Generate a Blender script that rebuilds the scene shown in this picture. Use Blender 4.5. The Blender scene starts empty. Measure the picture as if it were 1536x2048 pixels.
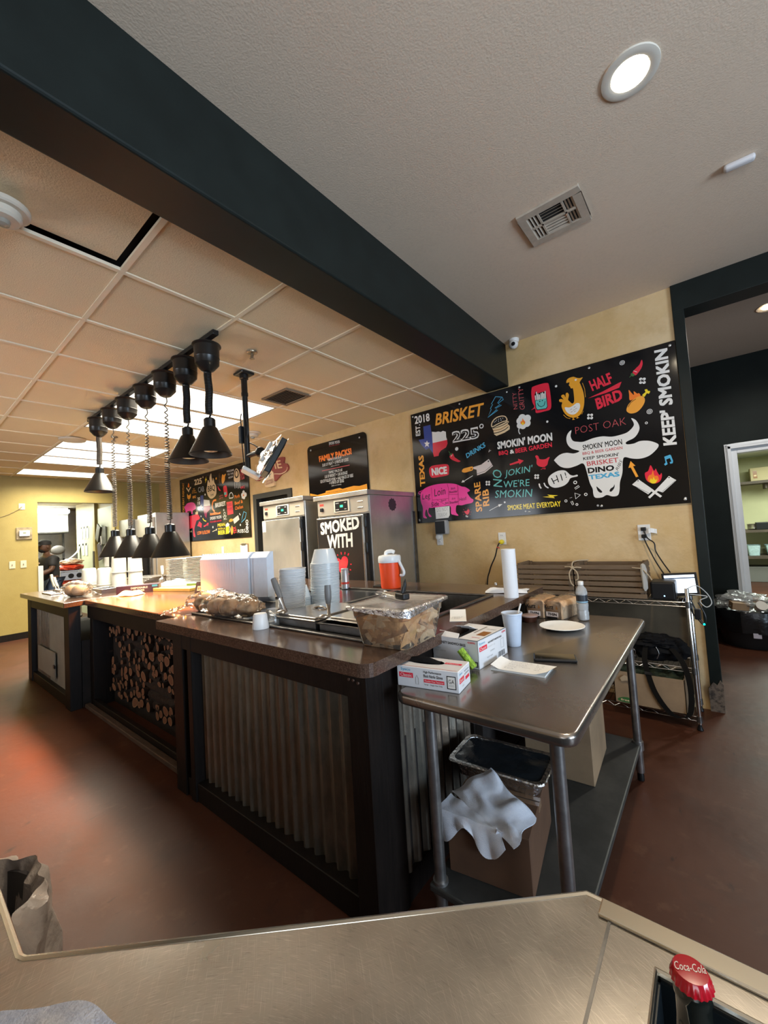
import bpy, bmesh, math, random, json
from mathutils import Vector, Matrix, noise as mnoise
from mathutils.geometry import tessellate_polygon
random.seed(7)
R_ = math.radians
sc = bpy.context.scene
col = sc.collection

# ---------------------------------------------------------------- camera
CAM = Vector((0, 0, 1.43))
RT = Vector((0.775727, 0.627976, -0.062397)); DN = Vector((-0.08045, 0.000338, -0.996759)); FW = Vector((-0.625919, 0.778233, 0.050783))
cd = bpy.data.cameras.new('camera'); cam = bpy.data.objects.new('camera', cd); col.objects.link(cam)
cd.sensor_fit = 'HORIZONTAL'; cd.sensor_width = 36; cd.lens = 803.73/1536*36; cd.clip_start = .02; cd.clip_end = 60
m4 = Matrix((( RT.x, -DN.x, -FW.x, CAM.x), (RT.y, -DN.y, -FW.y, CAM.y), (RT.z, -DN.z, -FW.z, CAM.z), (0, 0, 0, 1)))
cam.matrix_world = m4
sc.camera = cam

# ---------------------------------------------------------------- world, exposure, daylight
w = bpy.data.worlds.new('world'); sc.world = w; w.use_nodes = True
bg = w.node_tree.nodes['Background']; bg.inputs[0].default_value = (.75, .86, 1, 1); bg.inputs[1].default_value = .35
vs = sc.view_settings
vs.view_transform = 'Standard'; vs.look = 'None'; vs.gamma = 1; vs.use_curve_mapping = False; vs.exposure = 1.3
try:
    cy = sc.cycles
    cy.max_bounces = 7; cy.diffuse_bounces = 4; cy.glossy_bounces = 4; cy.transmission_bounces = 6; cy.transparent_max_bounces = 12
    cy.use_denoising = True; cy.caustics_reflective = False; cy.caustics_refractive = False; cy.sample_clamp_indirect = 6
except Exception:
    pass

def area(name, loc, rot, sx, sy, power, colr, spread=180):
    l = bpy.data.lights.new(name, 'AREA'); l.shape = 'RECTANGLE'; l.size = sx; l.size_y = sy; l.energy = power; l.color = colr
    l.spread = R_(spread)
    o = bpy.data.objects.new(name, l); o.location = loc; o.rotation_euler = rot; col.objects.link(o); return o
# daylight entering by the dining room's windows (front wall behind the camera, and the right-hand wall)
DAY = (.88, .93, 1)
# (added tilt: lamps at these unseen windows aim up to brighten the ceilings)
area('front_window_uplight', (1.6, -3.42, 1.55), (R_(128), 0, 0), 2.2, 1.7, 30, DAY, 120)
area('front_window_uplight', (-4.6, -3.42, 1.55), (R_(130), 0, 0), 2.2, 1.7, 27, DAY, 120)
area('daylight_right_window', (4.42, .3, 1.55), (0, R_(108), 0), 1.7, 2.2, 82, (.64, .81, 1), 140)

# ---------------------------------------------------------------- material helpers
MATS = {}
def mat(name, c, rough=.5, metal=0, ns=0, na=.15, c2=None, bump=0, bs=None, stretch=None, emis=0, ec=None, alpha=1, trans=0, coat=0, spec=.5, detail=4):
    if name in MATS: return MATS[name]
    m = bpy.data.materials.new(name); m.use_nodes = True; nt = m.node_tree; N = nt.nodes; L = nt.links
    b = N['Principled BSDF']; b.inputs['Base Color'].default_value = (*c, 1)
    b.inputs['Roughness'].default_value = rough; b.inputs['Metallic'].default_value = metal
    b.inputs['Specular IOR Level'].default_value = spec
    if coat: b.inputs['Coat Weight'].default_value = coat; b.inputs['Coat Roughness'].default_value = .06
    if trans: b.inputs['Transmission Weight'].default_value = trans
    if alpha < 1: b.inputs['Alpha'].default_value = alpha
    if emis:
        b.inputs['Emission Color'].default_value = (*(ec or c), 1); b.inputs['Emission Strength'].default_value = emis
    if ns or bump:
        tc = N.new('ShaderNodeTexCoord'); mp = N.new('ShaderNodeMapping'); L.new(tc.outputs['Object'], mp.inputs[0])
        if stretch: mp.inputs['Scale'].default_value = stretch
    if ns:
        n = N.new('ShaderNodeTexNoise'); n.inputs['Scale'].default_value = ns; n.inputs['Detail'].default_value = detail; n.inputs['Roughness'].default_value = .6
        L.new(mp.outputs[0], n.inputs['Vector'])
        r = N.new('ShaderNodeValToRGB'); r.color_ramp.elements[0].position = .32; r.color_ramp.elements[1].position = .68
        lo = c2 or tuple(max(0, v*(1-na)) for v in c); hi = c if c2 else tuple(min(1, v*(1+na)) for v in c)
        r.color_ramp.elements[0].color = (*lo, 1); r.color_ramp.elements[1].color = (*hi, 1)
        L.new(n.outputs[0], r.inputs[0]); L.new(r.outputs[0], b.inputs['Base Color'])
    if bump:
        n2 = N.new('ShaderNodeTexNoise'); n2.inputs['Scale'].default_value = bs or (ns or 20); n2.inputs['Detail'].default_value = 5
        L.new(mp.outputs[0], n2.inputs['Vector'])
        bp = N.new('ShaderNodeBump'); bp.inputs['Strength'].default_value = bump; bp.inputs['Distance'].default_value = .01
        L.new(n2.outputs[0], bp.inputs['Height']); L.new(bp.outputs[0], b.inputs['Normal'])
    MATS[name] = m; return m

def layered(name, base, layers, rough, rr=None, metal=0, bump=0, bs=40, spec=.5, coat=0):
    """base colour plus noise layers (scale, stretch, lo, hi, colour, strength) mixed over it"""
    if name in MATS: return MATS[name]
    m = bpy.data.materials.new(name); m.use_nodes = True; nt = m.node_tree; N = nt.nodes; L = nt.links
    b = N['Principled BSDF']; b.inputs['Metallic'].default_value = metal; b.inputs['Roughness'].default_value = rough; b.inputs['Specular IOR Level'].default_value = spec
    if coat: b.inputs['Coat Weight'].default_value = coat; b.inputs['Coat Roughness'].default_value = .08
    tc = N.new('ShaderNodeTexCoord'); cur = None; first = None
    for (s, st, lo, hi, c, amt, rot) in layers:
        mp = N.new('ShaderNodeMapping'); L.new(tc.outputs['Object'], mp.inputs[0]); mp.inputs['Scale'].default_value = st; mp.inputs['Rotation'].default_value = (0, 0, rot)
        n = N.new('ShaderNodeTexNoise'); n.inputs['Scale'].default_value = s; n.inputs['Detail'].default_value = 6; n.inputs['Roughness'].default_value = .62
        L.new(mp.outputs[0], n.inputs['Vector'])
        mr = N.new('ShaderNodeMapRange'); mr.inputs['From Min'].default_value = lo; mr.inputs['From Max'].default_value = hi; mr.inputs['To Max'].default_value = amt
        L.new(n.outputs[0], mr.inputs['Value'])
        mx = N.new('ShaderNodeMix'); mx.data_type = 'RGBA'; L.new(mr.outputs[0], mx.inputs['Factor'])
        if cur is None: mx.inputs['A'].default_value = (*base, 1)
        else: L.new(cur, mx.inputs['A'])
        mx.inputs['B'].default_value = (*c, 1); cur = mx.outputs['Result']
        if first is None: first = n
    L.new(cur, b.inputs['Base Color'])
    if rr:
        mr = N.new('ShaderNodeMapRange'); mr.inputs['From Min'].default_value = .3; mr.inputs['From Max'].default_value = .7
        mr.inputs['To Min'].default_value = rr[0]; mr.inputs['To Max'].default_value = rr[1]; L.new(first.outputs[0], mr.inputs['Value']); L.new(mr.outputs[0], b.inputs['Roughness'])
    if bump:
        n2 = N.new('ShaderNodeTexNoise'); n2.inputs['Scale'].default_value = bs; n2.inputs['Detail'].default_value = 5; L.new(tc.outputs['Object'], n2.inputs['Vector'])
        bp = N.new('ShaderNodeBump'); bp.inputs['Strength'].default_value = bump; bp.inputs['Distance'].default_value = .01
        L.new(n2.outputs[0], bp.inputs['Height']); L.new(bp.outputs[0], b.inputs['Normal'])
    MATS[name] = m; return m

def film(name, tint, clear, rough=.12, bump=.6, bs=18):
    """thin clear plastic: see-through, glossy at grazing angles and on its wrinkles, with a little haze"""
    if name in MATS: return MATS[name]
    m = bpy.data.materials.new(name); m.use_nodes = True; nt = m.node_tree; N = nt.nodes; L = nt.links
    out = N['Material Output']; N.remove(N['Principled BSDF'])
    t = N.new('ShaderNodeBsdfTransparent'); gl = N.new('ShaderNodeBsdfAnisotropic'); gl.inputs['Roughness'].default_value = rough; gl.inputs['Color'].default_value = (.9, .9, .9, 1)
    df = N.new('ShaderNodeBsdfDiffuse'); df.inputs['Color'].default_value = (*tint, 1)
    mx = N.new('ShaderNodeMixShader'); mx.inputs[0].default_value = max(0, .9-clear)*.55
    L.new(t.outputs[0], mx.inputs[1]); L.new(df.outputs[0], mx.inputs[2])
    mg = N.new('ShaderNodeMixShader'); lw = N.new('ShaderNodeFresnel'); lw.inputs[0].default_value = 1.45
    L.new(lw.outputs[0], mg.inputs[0]); L.new(mx.outputs[0], mg.inputs[1]); L.new(gl.outputs[0], mg.inputs[2]); L.new(mg.outputs[0], out.inputs[0])
    if bump:
        tc = N.new('ShaderNodeTexCoord'); n2 = N.new('ShaderNodeTexNoise'); n2.inputs['Scale'].default_value = bs; n2.inputs['Detail'].default_value = 3; L.new(tc.outputs['Object'], n2.inputs['Vector'])
        bp = N.new('ShaderNodeBump'); bp.inputs['Strength'].default_value = bump; bp.inputs['Distance'].default_value = .02
        L.new(n2.outputs[0], bp.inputs['Height']); L.new(bp.outputs[0], gl.inputs['Normal']); L.new(bp.outputs[0], lw.inputs['Normal'])
    MATS[name] = m; return m

# ---------------------------------------------------------------- geometry helpers
class G:
    def __init__(s): s.v = []; s.f = []; s.mi = []; s.k = 0
    def add(s, vs, fs):
        o = len(s.v); s.v += [tuple(v) for v in vs]; s.f += [tuple(i+o for i in f) for f in fs]; s.mi += [s.k]*len(fs); return s
    def box(s, x0, y0, z0, x1, y1, z1):
        return s.add([(x0,y0,z0),(x1,y0,z0),(x1,y1,z0),(x0,y1,z0),(x0,y0,z1),(x1,y0,z1),(x1,y1,z1),(x0,y1,z1)],
                     [(0,3,2,1),(4,5,6,7),(0,1,5,4),(1,2,6,5),(2,3,7,6),(3,0,4,7)])
    def lathe(s, prof, n=24, c=(0,0,0), axis='z', cap=True, wob=None):
        vs = []
        for j, (r, z) in enumerate(prof):
            for i in range(n):
                a = 2*math.pi*i/n; rr = r*(wob(a, j) if wob else 1)
                p = (rr*math.cos(a), rr*math.sin(a), z)
                if axis == 'x': p = (z, p[0], p[1])
                elif axis == 'y': p = (p[0], z, -p[1])
                vs.append((p[0]+c[0], p[1]+c[1], p[2]+c[2]))
        fs = [(j*n+i, j*n+(i+1) % n, (j+1)*n+(i+1) % n, (j+1)*n+i) for j in range(len(prof)-1) for i in range(n)]
        if cap:
            if prof[0][0] > 1e-5: fs.append(tuple(range(n))[::-1])
            if prof[-1][0] > 1e-5: fs.append(tuple((len(prof)-1)*n+i for i in range(n)))
        return s.add(vs, fs)
    def tube(s, pts, r, n=8, cap=True, closed=False):
        P = [Vector(p) for p in pts]; m = len(P); rs = r if isinstance(r, (list, tuple)) else [r]*m
        vs = []; up = None
        for i, p in enumerate(P):
            if closed: t = P[(i+1) % m]-P[i-1]
            else: t = P[min(i+1, m-1)]-P[max(i-1, 0)]
            if t.length < 1e-9: t = Vector((0,0,1))
            t.normalize()
            if up is None:
                up = t.cross(Vector((0,0,1)) if abs(t.z) < .9 else Vector((1,0,0))).normalized()
            else:
                up = up - t*up.dot(t); up = up.normalized() if up.length > 1e-6 else t.orthogonal().normalized()
            q = t.cross(up)
            for k in range(n):
                a = 2*math.pi*k/n; vs.append(p+(up*math.cos(a)+q*math.sin(a))*rs[i])
        fs = [(i*n+k, i*n+(k+1) % n, ((i+1) % m)*n+(k+1) % n, ((i+1) % m)*n+k) for i in range(m if closed else m-1) for k in range(n)]
        if cap and not closed: fs += [tuple(range(n))[::-1], tuple((m-1)*n+k for k in range(n))]
        return s.add(vs, fs)
    def prism(s, pts, z0, z1, plane='xy'):
        n = len(pts)
        def P(p, z): return (p[0], p[1], z) if plane == 'xy' else ((p[0], z, p[1]) if plane == 'xz' else (z, p[0], p[1]))
        a = sum(pts[i][0]*pts[(i+1) % n][1]-pts[(i+1) % n][0]*pts[i][1] for i in range(n))
        if (a < 0) != (plane == 'xz'): pts = pts[::-1]
        return s.add([P(p, z0) for p in pts]+[P(p, z1) for p in pts],
                     [tuple(range(n))[::-1], tuple(range(n, 2*n))]+[(i, (i+1) % n, n+(i+1) % n, n+i) for i in range(n)])
    def grid(s, fn, nu, nv, thick=0):
        vs = [fn(i/nu, j/nv) for j in range(nv+1) for i in range(nu+1)]
        fs = [(j*(nu+1)+i, j*(nu+1)+i+1, (j+1)*(nu+1)+i+1, (j+1)*(nu+1)+i) for j in range(nv) for i in range(nu)]
        return s.add(vs, fs)
    def sphere(s, c, r, n=16, m=10, sq=(1,1,1), fn=None):
        vs = []
        for j in range(m+1):
            t = math.pi*j/m
            for i in range(n):
                a = 2*math.pi*i/n; d = Vector((math.sin(t)*math.cos(a)*sq[0], math.sin(t)*math.sin(a)*sq[1], -math.cos(t)*sq[2]))
                k = fn(d) if fn else 1
                vs.append(Vector(c)+d*r*k)
        fs = [(j*n+i, j*n+(i+1) % n, (j+1)*n+(i+1) % n, (j+1)*n+i) for j in range(m) for i in range(n)]
        return s.add(vs, fs)
    def xf(s, M, start=0):
        for i in range(start, len(s.v)): s.v[i] = tuple(M @ Vector(s.v[i]))
        return s

def obj(name, g, m, parent=None, loc=(0,0,0), rot=(0,0,0), smooth=False, bevel=0, seg=2, solid=0, weld=False, fixn=False):
    me = bpy.data.meshes.new(name); me.from_pydata(g.v, [], g.f)
    ms = m if isinstance(m, (list, tuple)) else [m]
    for x in ms: me.materials.append(x)
    if len(ms) > 1: me.polygons.foreach_set('material_index', g.mi)
    if bevel or solid or weld or fixn:
        bm = bmesh.new(); bm.from_mesh(me)
        bmesh.ops.remove_doubles(bm, verts=bm.verts, dist=1e-5)
        if fixn: bmesh.ops.recalc_face_normals(bm, faces=bm.faces)
        if solid: bmesh.ops.solidify(bm, geom=bm.faces[:], thickness=solid)
        if bevel:
            es = [e for e in bm.edges if len(e.link_faces) == 2 and e.calc_face_angle(0) > .6]
            bmesh.ops.bevel(bm, geom=es, offset=bevel, segments=seg, affect='EDGES', profile=.5, clamp_overlap=True)
        bm.to_mesh(me); bm.free()
    if smooth:
        me.polygons.foreach_set('use_smooth', [True]*len(me.polygons))
        try: me.set_sharp_from_angle(angle=R_(34))
        except Exception: pass
    me.update()
    o = bpy.data.objects.new(name, me); o.location = loc; o.rotation_euler = rot
    if parent: o.parent = parent
    col.objects.link(o); return o

def tag(o, label, cat, group=None, kind=None):
    o['label'] = label
    if cat: o['category'] = cat
    if group: o['group'] = group
    if kind: o['kind'] = kind
    return o
def thing(name, label, cat, loc=(0,0,0), rz=0, group=None):
    o = bpy.data.objects.new(name, None); o.empty_display_size = .05; o.location = loc; o.rotation_euler = (0,0,rz); col.objects.link(o)
    return tag(o, label, cat, group)
def struct(name, g, m, label, **k):
    o = obj(name, g, m, **k); return tag(o, label, None, kind='structure')
def copy_tree(o, parent=None):
    c = o.copy(); col.objects.link(c)
    if parent: c.parent = parent
    for ch in o.children: copy_tree(ch, c)
    return c
def part_copy(src, parent, loc=(0,0,0), rot=(0,0,0), scale=None):
    c = src.copy(); c.parent = parent; c.location = loc; c.rotation_euler = rot
    if scale: c.scale = scale
    col.objects.link(c); return c
def smooth_path(pts, k=6, closed=False):
    P = [Vector(p) for p in pts]; n = len(P); out = []
    for i in range(n if closed else n-1):
        a, b, c, d = (P[(i-1) % n] if closed or i else P[0]), P[i], P[(i+1) % n], (P[(i+2) % n] if closed or i+2 < n else P[n-1])
        for j in range(k):
            t = j/k; out.append(.5*((2*b)+(-a+c)*t+(2*a-5*b+4*c-d)*t*t+(-a+3*b-3*c+d)*t**3))
    if not closed: out.append(P[-1])
    return out

# ---------------------------------------------------------------- flat print (lettering and artwork), built before the scene fills
PAL = dict(W=(.80,.78,.74),O=(.92,.38,.05),R=(.78,.03,.06),F=(.93,.22,.03),Y=(.92,.68,.03),B=(.10,.46,.70),C=(.14,.52,.48),N=(.04,.07,.30),T=(.80,.60,.36),K=(.012,.012,.014),
           D=(.30,.13,.04),A=(.82,.36,.03),P=(.58,.10,.11),M=(.88,.05,.33),V=(.32,.01,.07),G=(.05,.16,.05),S=(.36,.36,.36),E=(.09,.42,.66),I=(.72,.62,.58),U=(.30,.06,.055),H=(.20,.22,.18))
def pmat(k, rough=.16): return mat('print_%s' % {'W':'white','O':'orange','R':'red','F':'flame','Y':'yellow','B':'blue','C':'teal','N':'navy','T':'tan','K':'black','D':'brown','A':'amber','P':'brick_red','M':'pink','V':'wine','G':'green','S':'grey','E':'sky','I':'blush','U':'maroon','H':'moss'}[k], PAL[k], rough)
FC = {}
def text_mesh(t, bold):
    """unit-box vertices and faces of a text"""
    key = (t, bold)
    if key in FC: return FC[key]
    cu = bpy.data.curves.new('t', 'FONT'); cu.body = t; cu.resolution_u = 2; cu.offset = .011*min(bold, 0); cu.fill_mode = 'FRONT'
    o = bpy.data.objects.new('t', cu); me = o.to_mesh()
    v0 = [(v.co.x, v.co.y) for v in me.vertices]; f0 = [tuple(p.vertices) for p in me.polygons]
    o.to_mesh_clear(); bpy.data.objects.remove(o); bpy.data.curves.remove(cu)
    if not v0: FC[key] = ([], []); return FC[key]
    vs, fs = [], []
    e = .012*max(bold, 0); d = .011*max(bold, 0)         # a heavier weight: the same outline struck several times, a little apart
    for dx, dy in ([(0, 0)] if bold <= 0 else [(-e, -d), (e, -d), (-e, d), (e, d), (0, 0)]):
        k = len(vs); n_ = k//max(1, len(v0)); vs += [(x+dx, y+dy, n_*.16) for x, y in v0]; fs += [tuple(i+k for i in f) for f in f0]
    x0 = min(v[0] for v in vs); x1 = max(v[0] for v in vs); y0 = min(v[1] for v in vs); y1 = max(v[1] for v in vs)
    FC[key] = ([((v[0]-x0)/(x1-x0), (v[1]-y0)/(y1-y0), v[2]) for v in vs], fs); return FC[key]
def stroke(pts, w):
    P = [Vector((p[0], p[1])) for p in pts]; g = []
    closed = (P[0]-P[-1]).length < 1e-6
    L = []; Rr = []
    for i, p in enumerate(P):
        if closed and i in (0, len(P)-1): d = (P[1]-P[-2])
        else: d = P[min(i+1, len(P)-1)]-P[max(i-1, 0)]
        d.normalize(); nrm = Vector((-d.y, d.x))*w/2; L.append(p+nrm); Rr.append(p-nrm)
    return [tuple(v) for v in L+Rr], [(i, i+1, len(P)+i+1, len(P)+i) for i in range(len(P)-1)]
def print_items(items):
    """[(colour key, verts2d (m), faces, layer)] with layers so that later items lie over earlier ones"""
    res = []; boxes = []
    for it in items:
        k = it[0]; c = it[1]
        if k in 'ps':
            q = it[2]; pts = [(q[i]/1000, q[i+1]/1000) for i in range(0, len(q), 2)]
            if k == 's': pts = [(p.x, p.y) for p in smooth_path([(a, b, 0) for a, b in pts], 4, True)]
            tri = tessellate_polygon([[Vector((a, b, 0)) for a, b in pts]]); vs, fs = pts, [tuple(t) for t in tri]
        elif k == 't':
            q = [x/1000 for x in it[3]]; uv, fs = text_mesh(it[2], it[4])
            bx, by = q[2]-q[0], q[3]-q[1]; ux, uy = q[4]-q[0], q[5]-q[1]
            vs = [(q[0]+u*bx+v*ux, q[1]+u*by+v*uy, d_) for u, v, d_ in uv]
        elif k == 'l':
            q = it[3]; pts = [(q[i]/1000, q[i+1]/1000) for i in range(0, len(q), 2)]
            if len(pts) > 2 and it[2] > 6 and pts[0] != pts[-1]: pts = [(p.x, p.y) for p in smooth_path([(a, b, 0) for a, b in pts], 4)]
            vs, fs = stroke(pts, it[2]/1000)
        else:
            cx, cy_ = it[2][0]/1000, it[2][1]/1000; r = it[3]/1000; wd = it[4]/1000; n = 16
            if wd:
                vs = [(cx+math.cos(i*2*math.pi/n)*rr, cy_+math.sin(i*2*math.pi/n)*rr) for rr in (r, r-wd) for i in range(n)]
                fs = [(i, (i+1) % n, n+(i+1) % n, n+i) for i in range(n)]
            else:
                vs = [(cx+math.cos(i*2*math.pi/n)*r, cy_+math.sin(i*2*math.pi/n)*r) for i in range(n)]; fs = [tuple(range(n))]
        if not vs: continue
        bb = (min(v[0] for v in vs), min(v[1] for v in vs), max(v[0] for v in vs), max(v[1] for v in vs))
        lay = 1+max([l for (b, l) in boxes if b[0] < bb[2] and b[2] > bb[0] and b[1] < bb[3] and b[3] > bb[1]], default=0)
        boxes.append((bb, lay)); res.append((c, vs, fs, lay))
    return res
def print_obj(name, items, parent, to3d, step=.0004, rough=.16):
    """one flat printed mesh; to3d(x, y, height) places it"""
    g = G(); keys = []
    for c, vs, fs, lay in print_items(items):
        if c not in keys: keys.append(c)
        g.k = keys.index(c)
        P3 = [to3d(p[0], p[1], (lay+(p[2] if len(p) > 2 else 0))*step) for p in vs]; out = []
        for f in fs: out.append(f)
        g.add(P3, out)
    return obj(name, g, [pmat(k, rough) for k in keys], parent)
def txt(c, t, x, y, wdt, h, bold=0): return ['t', c, t, [x*1000, y*1000, (x+wdt)*1000, y*1000, x*1000, (y+h)*1000], bold]
def rect(c, x0, y0, x1, y1): return ['p', c, [x0*1000, y0*1000, x1*1000, y0*1000, x1*1000, y1*1000, x0*1000, y1*1000]]
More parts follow.
